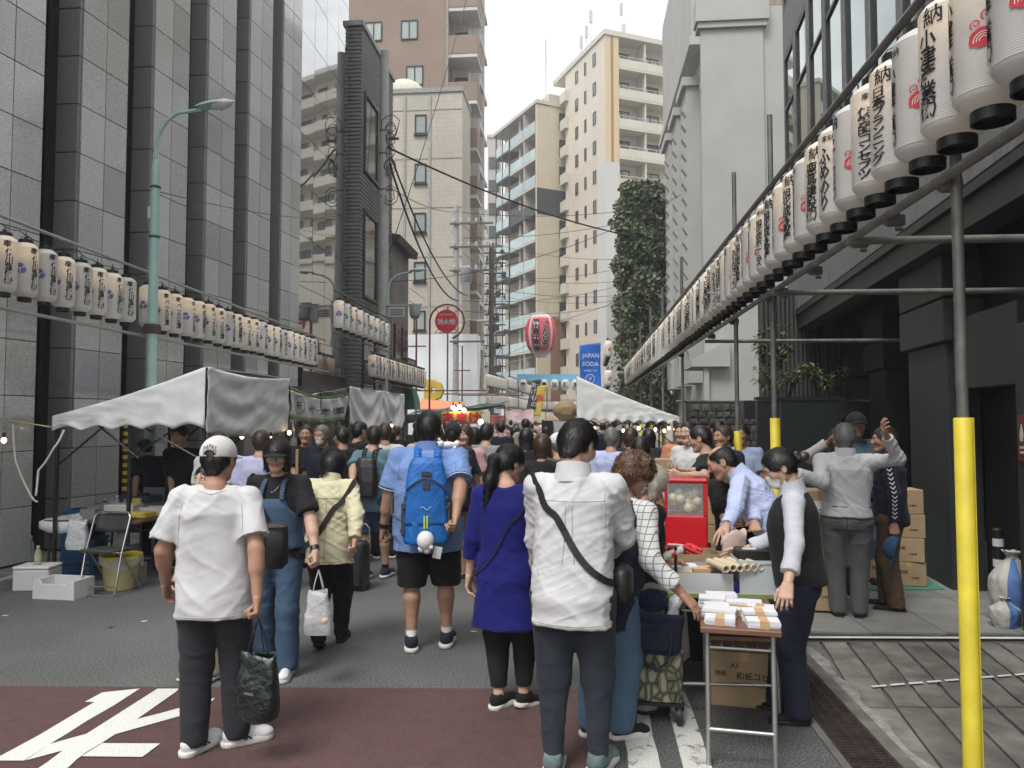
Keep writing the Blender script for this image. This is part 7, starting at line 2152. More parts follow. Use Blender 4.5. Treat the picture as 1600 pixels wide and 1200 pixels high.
for i,(px,py,d_,w_,l_,h_,z,lb) in enumerate(((1132,850,6.6,.36,.3,.27,.0,'carton at the bottom of the stack behind the red machine'),(1132,850,6.6,.36,.3,.27,.275,'second carton of the stack behind the red machine'),(1134,850,6.6,.36,.3,.26,.55,'third carton of the stack behind the red machine'),(1128,850,6.6,.36,.3,.24,.815,'topmost carton of the stack behind the red machine'),
  (1182,860,6.9,.38,.3,.3,0,'lower carton standing behind the bending clerk'),(1182,860,6.9,.36,.3,.3,.305,'middle carton behind the bending clerk'),(1182,860,6.9,.36,.3,.26,.61,'upper carton behind the bending clerk'),
  (1272,860,7.0,.38,.32,.36,0,'lower carton between the waistcoat and the pointing person'),(1272,860,7.0,.38,.32,.36,.365,'middle carton between the waistcoat and the pointing person'),(1268,860,7.0,.40,.32,.34,.73,'top carton with a white label behind the waistcoat'),
  (1412,890,8.0,.34,.3,.24,0,'bottom carton of the pile against the charcoal pier'),(1412,890,8.0,.34,.3,.24,.245,'second carton of the pile against the charcoal pier'),(1412,890,8.0,.35,.3,.24,.49,'third carton of the pile against the charcoal pier'),(1410,890,8.0,.34,.3,.25,.735,'top carton of the pile against the charcoal pier'),(1372,890,8.1,.34,.3,.28,0,'single low carton behind the brown trousers'),(1043,720,8.9,.5,.4,.3,.95,'wide tan carton on the far right stall'))):
 p = P(px,py,d_); t_ = carton('cardboard_box',lb,(p.x,p.y,z + .036),R(-5 + (i * 37) % 11 - 5),w_,l_,h_,CARD,(('和紙',-.05,h_ * .6,.1,.04,'f'),('日本橋',.06,h_ * .35,.1,.025,'f')) if i not in (9,15) else (),i % 2 == 0)
 if i == 9: q = MB(); q.cbox((.05,-.163,.2),(.13,.003,.1),0,0); part('label',q,PAPW,t_); q = MB(); q.cbox((.07,-.166,.17),(.05,.002,.015)); part('bar_mark',q,INK,t_)
p = P(1043,720,8.9); q = MB(); q.cbox((0,0,.475),(.8,.5,.95)); st_ = single('stall_counter',q,M('white_counter',(.5,.5,.5),.7),'white clothed counter of the far right stall','counter',0,(p.x,p.y,0.0),(0,0,R(-5)))
t_ = thing('white_bags', 'cluster of white plastic bags hanging by the third yellow post', 'plastic bags', P(1128, 778, 6.6)); q = MB(); 
for k in range(3): q.ball((.05 * k - .05, 0, -.03 * k), .085, 14, 10, 0, (1, .7, 1.1))
q.v = [(x + .02 * n3(x * 22,y * 22,z * 22),y + .02 * n3(z * 20,x * 20),z + .015 * n3(y * 20,z * 22)) for x,y,z in q.v]; part('plastic',q,M('bag_white',(.6,.6,.62),.35,var=.06,bump=.6,bscale=30,bdist=.02),t_,180)
def bottle(label, loc, h_, r_, col, capc, lab=None, group=None):
 t_ = thing('drink_bottle',label,'bottle',loc,0,group); q = MB(); q.lathe([(0,0),(r_,.004),(r_,h_ * .6),(r_ * .85,h_ * .7),(r_ * .42,h_ * .86),(r_ * .4,h_ * .92)],18); part('body',q,M('bottle_%d' % int(sum(col) * 100),col,.08,var=0,alpha=.6),t_,50)
 q = MB(); q.lathe([(r_ * .48, h_ * .905), (r_ * .48, h_)], 14); part('lid', q, M('lid_%d' % int(sum(capc) * 100), capc, .4, var=0), t_, 40)
 if lab: q = MB(); q.lathe([(r_ * 1.012,h_ * .22),(r_ * 1.012,h_ * .55)],18); part('wrapper',q,M('wrap_%d' % int(sum(lab) * 100),lab,.4,var=.1),t_,40)
 return t_
b0 = G(1437,903,.02); bottle('clear drink bottle with teal wrapper standing on the green mat',(b0.x,b0.y,.033),.235,.033,(.45,.55,.35),(.65,.65,.65),(.1,.35,.33))
sbg = G(1580,972,.02); t_ = thing('sandbag','tied pale sandbag with wide blue stripes beside the charcoal pier','sandbag',(sbg.x,sbg.y,.02),R(12))
def sack(cx, cy, r0, h_, tie, sd):
 vs = []; nu, nv = 64, 30
 for j in range(nv + 1):
  v = j / nv
  rr_ = r0 * (.86 + .3 * math.sin(min(1,v / .62) * math.pi * .62)) if v < .62 else r0 * (1.14 - (v - .62) / .3 * .93 if v < .92 else .21 + (v - .92) * 3.2)
  rr_ = max(rr_, r0 * .17); pl_ = max(0, (v - .4)) ** 1.3
  for i in range(nu):
   a = 2 * math.pi * i / nu
   k = 1 + .16 * pl_ * math.sin(a * 9 + 2 * n3(v * 3,a,sd)) + .07 * n3(math.cos(a) * 2.4,math.sin(a) * 2.4,v * 4 + sd) + .035 * n3(math.cos(a) * 6,math.sin(a) * 6,v * 11 + sd)
   vs.append((cx + rr_ * k * math.cos(a), cy + rr_ * k * math.sin(a) * .9, h_ * v + (.012 * n3(a * 2, v * 5, sd) if v > .05 else 0)))
 V_ = np.array(vs); F_ = np.array([(j * nu + i,j * nu + (i + 1) % nu,(j + 1) * nu + (i + 1) % nu,(j + 1) * nu + i) for j in range(nv) for i in range(nu)])
 return V_, F_
sw,sbm = M('sack_white',(.42,.41,.38),.75,var=.15,scale=9,bump=.5,bscale=90),M('sack_blue',(.07,.15,.36),.75,var=.2,scale=9,bump=.5,bscale=90)
for nm_,(v,ff_) in (('sack',sack(.03,0,.165,.60,1,1)),): fc = v[ff_].mean(1); an_ = np.arctan2(fc[:,1],fc[:,0] - .03); link(nm_,np_mesh(nm_,v,ff_,[sw,sbm],((np.abs(an_ + 2.2) < .34) & (fc[:,2] < .54)).astype(int)),t_)
t2_ = thing('sandbag','small low pale sandbag with a blue stripe leaning on the larger one','sandbag',(sbg.x - .13,sbg.y - .15,.02),R(12)); v,ff_ = sack(0,0,.10,.24,1,5); fc = v[ff_].mean(1); an_ = np.arctan2(fc[:,1],fc[:,0]); link('sack',np_mesh('sack',v,ff_,[sw,sbm],(np.abs(an_ + 1.4) < .5).astype(int)),t2_)
q = MB(); q.tube([(.03 + .035 * math.cos(k * .7), .035 * math.sin(k * .7), .55 + .001 * k) for k in range(20)], .006, 5); part('tie', q, PAPW, t_)
bl0 = P(1561,900,7.1); t_ = thing('bollard','black bollard with two white bands behind the sandbag','bollard',(bl0.x,bl0.y,.02)); q = MB(); q.lathe([(.045,0),(.045,.70),(.03,.715)],18); part('post',q,BLACK,t_,40)
for z in (.36, .55): q = MB(); q.lathe([(.0462, z), (.0462, z + .07)], 18); part('white_band', q, PAPW, t_)
tl = thing('shopping_trolley', 'wheeled shopping trolley with a navy top and leaf patterned lower bag', 'trolley', G(1026, 1122), R(-6))
def leaf_print():
 m = M('leaf_print',(.26,.255,.18),.8,var=0,bump=.3,bscale=200,bdist=.002); t = m.node_tree; b_ = t.nodes['Principled BSDF']; n = t.nodes.new; tx = n('ShaderNodeTexCoord'); vo = n('ShaderNodeTexVoronoi'); vo.feature = 'DISTANCE_TO_EDGE'; vo.inputs['Scale'].default_value = 16; mp_ = n('ShaderNodeMapping'); mp_.inputs['Scale'].default_value = (1.3,1,.8); mp_.inputs['Rotation'].default_value = (0,.5,0)
 t.links.new(tx.outputs['Object'],mp_.inputs[0]); t.links.new(mp_.outputs[0],vo.inputs['Vector']); cr = n('ShaderNodeValToRGB'); e = cr.color_ramp.elements; e[0].position = .02; e[0].color = (.03,.032,.022,1); e[1].position = .06; e[1].color = (.14,.14,.095,1); e2 = e.new(.17); e2.color = (.17,.165,.11,1); e3 = e.new(.22); e3.color = (.34,.33,.24,1)
 t.links.new(vo.outputs['Distance'], cr.inputs[0]); t.links.new(cr.outputs[0], b_.inputs['Base Color']); return m
def soft_box(w0, d0, w1, d1, z0, z1, seed, n_=28, m_=12, open_top=False):
 q = MB(); vs = []
 for j in range(m_ + 1):
  v = j / m_
  for i in range(n_):
   a = 2 * math.pi * i / n_; w_ = (w0 + (w1 - w0) * v) / 2; d = (d0 + (d1 - d0) * v) / 2
   x = math.copysign(abs(math.cos(a)) ** .4,math.cos(a)) * w_; y = math.copysign(abs(math.sin(a)) ** .4,math.sin(a)) * d; k = .012 * n3(x * 11 + seed,y * 11,z0 + (z1 - z0) * v * 9)
   vs.append((x * (1 + k * 4), y * (1 + k * 6), z0 + (z1 - z0) * v + .01 * math.sin(a * 2 + seed) * v))
 fs = [(j * n_ + i,j * n_ + (i + 1) % n_,(j + 1) * n_ + (i + 1) % n_,(j + 1) * n_ + i) for j in range(m_) for i in range(n_)] + [tuple(range(n_ - 1,-1,-1))]
 if not open_top: fs.append(tuple(m_ * n_ + i for i in range(n_)))
 q.add(vs, fs); return q
part('lower_bag', soft_box(.30, .2, .31, .2, .13, .40, 1), leaf_print(), tl, 60)
o = part('upper_bag',soft_box(.27,.19,.33,.22,.385,.62,4,open_top=True),M('navy_canvas',(.012,.018,.045),.8,var=.15,bump=.4,bscale=120),tl,60); md = o.modifiers.new('t','SOLIDIFY'); md.thickness = .006
q = MB(); q.tube([(-.085,-.10,.58),(-.09,-.125,.47),(-.06,-.13,.36),(0,-.132,.315),(.06,-.13,.36),(.09,-.125,.47),(.085,-.1,.58)],.009,8); part('handle',q,M('navy_strap',(.02,.022,.03),.7),tl,60)
q = MB(); q.cbox((0,-.112,.50),(.19,.016,.16),0,0,.01); q.cbox((0,-.123,.53),(.05,.003,.012)); part('front_pocket',q,M('navy_canvas'),tl); tag(LAST[0],kind='stuff')
q = MB(); q.tube([(-.12,.1,.1),(-.12,.12,.98),(.12,.12,.98),(.12,.1,.1)],.010,8); q.box(-.15,.15,-.1,.1,.105,.125); part('frame',q,BLACK,tl,40)
for s_ in (-1, 1):
 q = MB(); q.lathe([(.02,-.018),(.052,-.016),(.056,0),(.052,.016),(.02,.018)],22); q.xf(Matrix.Translation((s_ * .13,-.09,.056)) @ Matrix.Rotation(R(90),4,'Y')); wl = part('wheel',q,BLACK,tl,40); q = MB(); q.lathe([(.0,-.02),(.03,-.02),(.03,.02),(.0,.02)],14); q.xf(Matrix.Translation((s_ * .13,-.09,.056)) @ Matrix.Rotation(R(90),4,'Y')); part('hub',q,M('dark_grey_plastic',(.07,.07,.07),.5),wl,40)
 q = MB(); q.cbox((s_ * .13, -.06, .11), (.05, .07, .06), 0, 0, .008); part('caster_arm', q, BLACK, tl)
pb = thing('crumpled_bag','crumpled clear plastic bag poking out of the trolley','plastic bag',tl.location + Vector((.10,-.02,.62))); q = MB(); q.ball((0,0,0),.06,16,12,0,(.7,.6,1.9)); q.v = [(x + .02 * n3(x * 30,y * 30,z * 20) + z * .25,y + .02 * n3(z * 30,x * 30),z) for x,y,z in q.v]; part('plastic',q,M('bag_white'),pb,180)
fb = thing('fuzzy_bag','small fluffy navy bag hanging at the trolley handle','bag',P(1020,938,4.45)); q = MB(); q.ball((0,0,0),.085,26,18,0,(1.05,.6,.8)); q.v = [(x * (1 + .08 * n3(x * 60,y * 60,z * 60)),y * (1 + .1 * n3(y * 60,z * 60)),z * (1 + .08 * n3(z * 60,x * 60))) for x,y,z in q.v]; part('bag_body',q,M('navy_fluff',(.015,.028,.07),.95,var=.5,scale=40,bump=1,bscale=90,bdist=.02),fb,180); q = MB(); q.tube([(-.08,0,.03),(-.06,.05,.22),(0,.08,.36),(.06,.05,.22),(.08,0,.03)],.006,6); part('strap',q,BLACK,fb,60)
pb_ = thing('printed_board','dark red board with white leaf stripes leaning against the back table','board',G(1040,1060),R(-4)); q = MB(); q.cbox((0,0,.37),(.24,.02,.66),0,0,0,R(-6)); part('board',q,M('maroon_board',(.09,.02,.025),.6),pb_)
for k in range(7): q = MB(); q.cbox((.015 + .03 * (k % 2),-.02 + .0 * k,.25 + .065 * k),(.06,.004,.03),0,0,0,R(-6),R(35)); part('white_stripe',q,PAPW,pb_)
bp_ = thing('pale_board','pale yellow edged board beside the trolley handle','board',G(1066,1080),R(60)); q = MB(); q.cbox((0,0,.45),(.16,.012,.5),0,0,0,R(-4)); part('board',q,M('pale_yellow_board',(.55,.5,.3),.7),bp_); q = MB(); q.cbox((0,-.01,.45),(.12,.003,.4),0,0,0,R(-4)); part('sheet',q,PAPW,bp_)
# ================================================================ food stall clutter on the left
BLEG = M('black_leg', (.016, .016, .018), .4)
a0, a1 = G(66, 826, .66), G(212, 800, .66)
tzl = R(-4)
def at_l(px, py, z=.0): return G(px, py, z)
_before = set(bpy.data.objects)
TC = fold_table('stall_table', 'long folding table crowded with food trays under the white tent', (-5.42, 6.98, 0), R(0), 1.1, .62, .66, TWOOD, BLEG)
TD = fold_table('rear_stall_table','dark rear counter running along under the tent',(-5.2,7.75,0),R(0),.62,2.2,.74,M('grey_counter',(.22,.215,.2),.6),BLEG)
cl_ = thing('table_cloth','white sheet hanging over the left end of the stall table','cloth',(-5.42,6.98,.664)); o = drape(lambda u,v: (-.02 + .42 * u,-.03 + .6 * v if v > .15 else -.03 - .0 * v,.002 + .006 * n3(u * 9,v * 9) if v > .15 else -.14 * (1 - v / .15) * (.6 + .8 * u * (1 - u) * 2)),16,16,'sheet',cl_,PAPW)
zt_l = .664
def tray(label, x, y, w_, l_, h_, mat, z=zt_l, name='food_tray', rz=0, open_=True, fill=None):
 t_ = thing(name, label, 'tray', (x, y, z + .001), R(rz)); q = MB(); e = .008
 if open_:
  q.box(-w_ / 2,w_ / 2,-l_ / 2,l_ / 2,0,e); q.box(-w_ / 2,w_ / 2,-l_ / 2,-l_ / 2 + e,e,h_); q.box(-w_ / 2,w_ / 2,l_ / 2 - e,l_ / 2,e,h_); q.box(-w_ / 2,-w_ / 2 + e,-l_ / 2 + e,l_ / 2 - e,e,h_); q.box(w_ / 2 - e,w_ / 2,-l_ / 2 + e,l_ / 2 - e,e,h_)
 else: q.cbox((0, 0, h_ / 2), (w_, l_, h_), 0, 0, .008)
 part('tray', q, mat, t_)
 if fill: q = MB(); q.grid(lambda u,v: ((w_ - .03) * (u - .5),(l_ - .03) * (v - .5),h_ * .7 + .02 * n3(u * 8,v * 8,x)),10,8); part('contents',q,fill,t_,180)
 return t_
GPL = M('grey_plastic_tub',(.2,.205,.21),.45,var=.1); WPL = M('white_plastic_tub',(.58,.58,.57),.45,var=.06); YPL = M('yellow_plastic',(.6,.47,.08),.4,var=.1)
FOOD = M('mixed_food', (.4, .36, .2), .6, var=.5, scale=14, col2=(.5, .45, .38))
tray('grey plastic tub near the back of the stall table',-5.02,7.42,.26,.2,.13,GPL); tray('white plastic box with a flat lid on the stall table',-4.78,7.42,.34,.22,.13,WPL,open_=False)
tray('shallow white tray of vegetables in front of the white box',-5.0,7.16,.3,.18,.05,WPL,fill=FOOD,rz=8); tray('yellow flat box at the right end of the stall table',-4.52,7.28,.32,.2,.06,YPL,rz=-6,open_=False); tray('white tray of paper towels at the back right of the table',-4.42,7.52,.36,.2,.09,WPL,fill=PAPW); tray('grey bin standing at the front edge of the table',-4.92,7.05,.16,.13,.12,GPL,rz=4)
tray('dark blue tray of knives on the rear counter',-5.0,8.1,.4,.3,.08,M('navy_tray',(.03,.06,.12),.4),.744); tray('long grey tray on the rear counter',-4.9,8.5,.3,.5,.16,GPL,.744)
rr = random.Random(15)
for k in range(5): bottle(['dark sauce bottle, leftmost on the stall table','clear squeeze bottle beside the dark sauce bottle','second clear bottle at the centre of the bottle group','pale bottle before the yellow pack','short dark bottle at the back of the bottle group'][k],(-5.10 + .075 * k,7.56 + .03 * (k % 2),zt_l + .001),.17 + .02 * (k % 3),.034,[(.08,.02,.02),(.5,.5,.48),(.45,.47,.47),(.55,.55,.55),(.04,.02,.02)][k],[(.5,.5,.5),(.3,.3,.3),(.6,.6,.6),(.6,.1,.1),(.02,.02,.02)][k])
q = MB(); q.cbox((0,0,.09),(.1,.05,.18),0,0,.012); single('yellow_pack',q,YPL,'upright yellow packet beside the bottles on the stall table','packet',0,(-4.72,7.58,zt_l + .001),(R(8),0,R(20)))
pu = thing('pump_bottle','white pump dispenser at the right end of the rear trays','pump bottle',(-4.36,7.86,.745)); q = MB(); q.lathe([(0,0),(.035,.003),(.035,.1),(.014,.13),(.014,.15)],16); part('body',q,M('brown_bottle',(.2,.12,.08),.3),pu,50); q = MB(); q.tube([(0,0,.15),(0,0,.2),(-.05,-.02,.195)],.009,8); q.lathe([(.017,.148),(.017,.17)],12); part('pump',q,PAPW,pu,50)
hb = hang_bag('hanging_bag','white plastic bag hung from the front of the stall table',(-4.98,6.93,.74),.24,.30,.12,M('bag_white'),.07,0,.05,.8,True,'plastic bag')
q = MB(); q.cbox((0,0,0),(.3,.2,.02),R(5)); single('chopping_board',q,M('light_wood',(.4,.26,.14),.7,var=.2,stretch=(8,8,.6)),'worn brown chopping board on the stall table','board',0,(-4.62,7.1,zt_l + .012))
CRB = M('crate_blue', (.012, .10, .26), .4, var=.1, rv=.06)
def crate(label, loc, rz, w_=.36, l_=.28, h_=.2):
 t_ = thing('plastic_crate', label, 'crate', loc, rz, 'blue plastic crates by the stall table'); q = MB(); e = .012
 q.box(-w_ / 2,w_ / 2,-l_ / 2,l_ / 2,0,e); q.box(-w_ / 2,w_ / 2,-l_ / 2,-l_ / 2 + e,e,h_); q.box(-w_ / 2,w_ / 2,l_ / 2 - e,l_ / 2,e,h_); q.box(-w_ / 2,-w_ / 2 + e,-l_ / 2 + e,l_ / 2 - e,e,h_); q.box(w_ / 2 - e,w_ / 2,-l_ / 2 + e,l_ / 2 - e,e,h_)
 q.box(-w_ / 2 - .014,w_ / 2 + .014,-l_ / 2 - .014,-l_ / 2,h_ - .03,h_); q.box(-w_ / 2 - .014,w_ / 2 + .014,l_ / 2,l_ / 2 + .014,h_ - .03,h_); q.box(-w_ / 2 - .014,-w_ / 2,-l_ / 2,l_ / 2,h_ - .03,h_); q.box(w_ / 2,w_ / 2 + .014,-l_ / 2,l_ / 2,h_ - .03,h_)
 part('crate_body', q, CRB, t_)
 for k in range(2): q = MB(); q.box(-w_ / 2 - .002,w_ / 2 + .002,-l_ / 2 - .008,-l_ / 2 - .0005,.035 + .065 * k,.05 + .065 * k); part('rib',q,CRB,t_)
 for s_ in (-1, 1): q = MB(); q.cbox((s_ * (w_ / 2 + .004), 0, h_ * .62), (.008, .1, .035)); part('handle', q, BLACK, t_)
 q = MB(); q.cbox((w_ * .3, -l_ / 2 - .004, h_ * .45), (.05, .008, h_ * .7)); part('label_slot', q, GPL, t_)
 return t_
for k,(x,y,z,lb) in enumerate(((-5.72,7.75,.08,'lowest blue crate of the stack against the granite wall'),(-5.72,7.75,.285,'middle blue crate of the stack against the granite wall'),(-5.72,7.76,.49,'topmost blue crate of the stack against the granite wall'),(-5.28,7.5,.0,'lower blue crate under the stall table'),(-5.28,7.5,.205,'upper blue crate under the stall table'))): crate(lb,(x,y,z),R(-3 + 2 * k))
for o in set(bpy.data.objects) - _before:
 if o.parent is None: o.location += Vector((-.36 if o.location.x > -5.6 else -.12, .74, 0))
FOAM = M('white_foam', (.66, .66, .65), .75, var=.03, bump=.2, bscale=160, bdist=.002)
def foam(label, loc, rz, w_, l_, h_, lid):
 t_ = thing('foam_box', label, 'foam box', loc, rz); q = MB(); e = .025
 if lid: q.cbox((0,0,h_ * .43),(w_,l_,h_ * .86),0,0,.012); part('box_body',q,FOAM,t_); q = MB(); q.cbox((0,0,h_ * .935),(w_ + .008,l_ + .008,h_ * .125),0,0,.01); part('lid',q,FOAM,t_); q = MB(); q.cbox((0,-l_ / 2 - .001,h_ * .45),(.05,.006,h_ * .5)); part('moulding',q,FOAM,t_)
 else:
  q.box(-w_ / 2,w_ / 2,-l_ / 2,l_ / 2,0,e); q.xprism([(-w_ / 2,e),(w_ / 2,e),(w_ / 2,h_),(w_ * .36,h_),(w_ * .3,h_ * .8),(-w_ * .3,h_ * .8),(-w_ * .36,h_),(-w_ / 2,h_)],-l_ / 2,-l_ / 2 + e); q.xprism([(-w_ / 2,e),(w_ / 2,e),(w_ / 2,h_),(-w_ / 2,h_)],l_ / 2 - e,l_ / 2); q.box(-w_ / 2,-w_ / 2 + e,-l_ / 2 + e,l_ / 2 - e,e,h_); q.box(w_ / 2 - e,w_ / 2,-l_ / 2 + e,l_ / 2 - e,e,h_); part('box_body',q,FOAM,t_)
 return t_
p = G(45,924); foam('lidded white foam box at the far left by the kerb',(p.x,p.y + .12,0),R(8),.36,.26,.25,True); p = G(84,937); foam('open white foam box in front of the lidded one',(p.x,p.y + .14,0),R(-4),.45,.28,.18,False)
p = G(34,895); bottle('tall clear water bottle on the kerb behind the foam box',(p.x - .1,p.y + .25,.08),.30,.045,(.4,.5,.52),(.65,.68,.7)); bottle('second clear water bottle behind the foam box',(p.x - .22,p.y + .2,.08),.28,.045,(.36,.48,.5),(.2,.5,.5)); p = G(45,885,.25); bottle('small green topped bottle standing on the lidded foam box',(p.x + .02,p.y + .1,.252),.19,.033,(.5,.52,.3),(.5,.6,.5),(.45,.5,.3))
fc_ = thing('folding_chair','grey folding chair with chrome frame before the stall table','chair',G(162,928),R(-6)); CHR = M('chrome_tube',(.62,.62,.63),.2,var=0,metal=.95); SEATM = M('chair_vinyl',(.045,.045,.047),.5,var=.1)
W3 = .205
q = MB(); q.tube([(-W3,-.10,.02),(-W3,-.02,.40),(-W3,.10,.76),(-W3 + .04,.12,.80),(W3 - .04,.12,.80),(W3,.10,.76),(W3,-.02,.40),(W3,-.10,.02),(W3 - .03,-.11,.008),(-W3 + .03,-.11,.008)],.0115,10,closed=True); part('front_frame',q,CHR,fc_,60)
q = MB(); q.tube([(-W3 + .025,.30,.02),(-W3 + .025,.0,.42),(-W3 + .025,-.12,.43)],.0105,8); q.tube([(W3 - .025,.30,.02),(W3 - .025,.0,.42),(W3 - .025,-.12,.43)],.0105,8); q.tube([(-W3 + .025,.30,.02),(W3 - .025,.30,.02)],.0105,8); q.tube([(-W3 + .025,.22,.14),(W3 - .025,.22,.14)],.008,8); q.tube([(-W3,-.085,.09),(W3,-.085,.09)],.008,8); part('rear_frame',q,CHR,fc_,60); tag(LAST[0],kind='stuff')
q = MB(); q.cbox((0,.04,.432),(.37,.36,.035),0,0,.012,R(-3)); part('seat',q,SEATM,fc_); q = MB(); q.grid(lambda u,v: (.38 * (u - .5),.088 + .035 * v + .02 * math.sin(u * math.pi),.60 + .19 * v - .02 * (1 - math.sin(u * math.pi)) * (1 if v > .5 else -1)),12,5); o = part('backrest',q,SEATM,fc_,180); md = o.modifiers.new('t','SOLIDIFY'); md.thickness = .02
bk_ = thing('yellow_bucket','cream yellow plastic bucket with a yellow rim behind the chair','bucket',G(188,919)); q = MB(); q.lathe([(0,0),(.15,.003),(.185,.33),(.178,.33),(.145,.02),(0,.02)],28); part('bucket_body',q,M('cream_plastic',(.48,.40,.19),.4,var=.06),bk_,50); q = MB(); q.lathe([(.182,.31),(.205,.31),(.207,.35),(.182,.352)],28); part('rim',q,YPL,bk_,50); q = MB(); q.grid(lambda u,v: ((.21 + .012 * math.sin(u * 40)) * math.cos(2 * math.pi * u),(.21 + .012 * math.sin(u * 40)) * math.sin(2 * math.pi * u),.335 - .09 * v * (1 + .4 * math.sin(u * 17))),40,3); part('liner',q,M('clear_liner',(.6,.6,.55),.3,alpha=.45),bk_,180)
p = G(150,905); q = MB(); q.cbox((0,0,.12),(.3,.26,.24),0,0,.01); single('grey_bin',q,GPL,'low grey bin under the stall table beside the bucket','bin',0,(-4.75,7.62,0)); 
for k,(x,y,z,w_,h_,lb) in enumerate(((-4.35,8.4,0,.4,.42,'large carton under the rear counter'),(-4.3,8.75,0,.34,.5,'tall carton under the far end of the rear counter'),(-4.40,8.42,.43,.34,.22,'small carton on the one under the rear counter'))): carton('cardboard_box',lb,(x,y,z),R(5 * k),w_,.32,h_,CARDD if k else CARD)
for k,(px,py,c_,lb) in enumerate(((8,963,PAPW,'scrap of white paper on the road at the far left'),(225,972,PAPW,'scrap of pale paper on the road behind the white T-shirt'),(173,981,BROWN,'small dark leaf on the asphalt'),(746,956,M('blue_scrap',(.1,.4,.55),.6),'tiny blue scrap on the asphalt'),(740,988,PAPW,'small white scrap on the asphalt'))):
 p = G(px,py); q = MB(); q.grid(lambda u,v: (.05 * (u - .5),.03 * (v - .5),.006 + .006 * n3(u * 4,v * 4,k)),4,4); single('paper_scrap',q,c_,lb,'litter',180,(p.x,p.y,.002),(0,0,R(40 * k)))
mh = G(230,958); q = MB(); q.lathe([(0,.003),(.34,.003),(.36,.001)],36); struct('manhole_cover',q,IRON,'dark round iron cover in the asphalt')
# ================================================================ the people near the camera
W = lambda px, py, d: ('w', P(px, py, d))
WT_, BK_, NV_ = cloth('white', (.54, .54, .545)), cloth('black', (.014, .014, .016)), cloth('navy', (.014, .016, .032))
CHAR = cloth('charcoal',(.028,.028,.034)); SLATE = cloth('slate',(.028,.034,.044)); GRYT = cloth('grey_trousers',(.095,.098,.1)); BEIGE = cloth('beige',(.36,.31,.24)); KHAKI = cloth('khaki',(.22,.165,.11)); BROWNC = cloth('brown',(.10,.068,.038))
def denim(name, a, b):
 return M('denim_' + name, a, .85, var=0, scale=5, col2=b, bump=.3, bscale=260, bdist=.002, stretch=(1, 1, .35), detail=7)
DEN,DENL,DEND = denim('mid',(.045,.085,.15),(.13,.20,.29)),denim('light',(.07,.13,.2),(.13,.21,.3)),denim('dark',(.02,.035,.075),(.04,.065,.12))
ROYAL = cloth('royal',(.008,.010,.125),var=.15); POLO = cloth('polo_blue',(.165,.255,.50)); TEAL = cloth('teal',(.095,.17,.2)); YELJ = cloth('pale_yellow',(.60,.56,.38),weave=200); GRYS = cloth('grey_shirt',(.25,.245,.235)); LBLUE = cloth('pale_blue',(.42,.48,.70)); LAV = cloth('lavender',(.42,.42,.6))
NAVYL = M('navy_stripe', (.02, .025, .09), .5, var=0)
c = person('person in white cap and white T-shirt, seen from behind, holding a dark tote bag',G(331,1172),12,1.63,male=True,girth=1.0,skinm=SK2,hair=('under_cap',HB_),head=(-12,4),cap=(cloth('white_cap',(.60,.59,.56)),),cap_text=('PAPAS',-1,INK,.078,.085),
       armR=W(404, 962, 3.92), handR='fist', armL=(-.29, .12, .86), feet=((.115, .05, 0, -66, 0), (-.085, -.03, 0, -30, 0)), hintR=(.5, -.6, 0),
       top=dict(mat=WT_,loose=.036,hem=.435,hang=1,wr=.011,neck=.838),bottom=dict(mat=CHAR,loose=.022,wr=.008),shoes=dict(mat=cloth('white_shoe',(.68,.68,.68)),stripe=NAVYL),seed=1)
seam(c,[[(-.15,.80),(-.165,.74),(-.17,.66)],[(.15,.80),(.165,.74),(.17,.66)],[(-.2,.448),(0,.447),(.2,.448)],[(-.07,.843),(0,.832),(.07,.843)]],mat=M('seam_grey',(.38,.38,.39),.9,var=0))
seam(c, [[(-.10, .425), (-.03, .428)], [(.03, .428), (.10, .425)], [(0, .43), (0, .40)]], mat=BK_)
TOTE = M('glossy_dark_tote', (.007, .012, .013), .22, var=.3, scale=9, bump=.9, bscale=22, bdist=.02, spec=.7)
def tote_print(t_):
 q = flat_text('UNIZO',.055,.016,.01); q.xf(Matrix.Translation((.01,-.082,-.345))); part('lettering',q,M('grey_print',(.4,.42,.42),.5,var=0),t_)
hang_bag('tote_bag','glossy dark green tote bag hanging from the right hand of the white capped person',P(404,968,3.91),.235,.32,.12,TOTE,.17,R(-14),.055,.88,True,'tote bag',tote_print,.0)
DUN = DEN
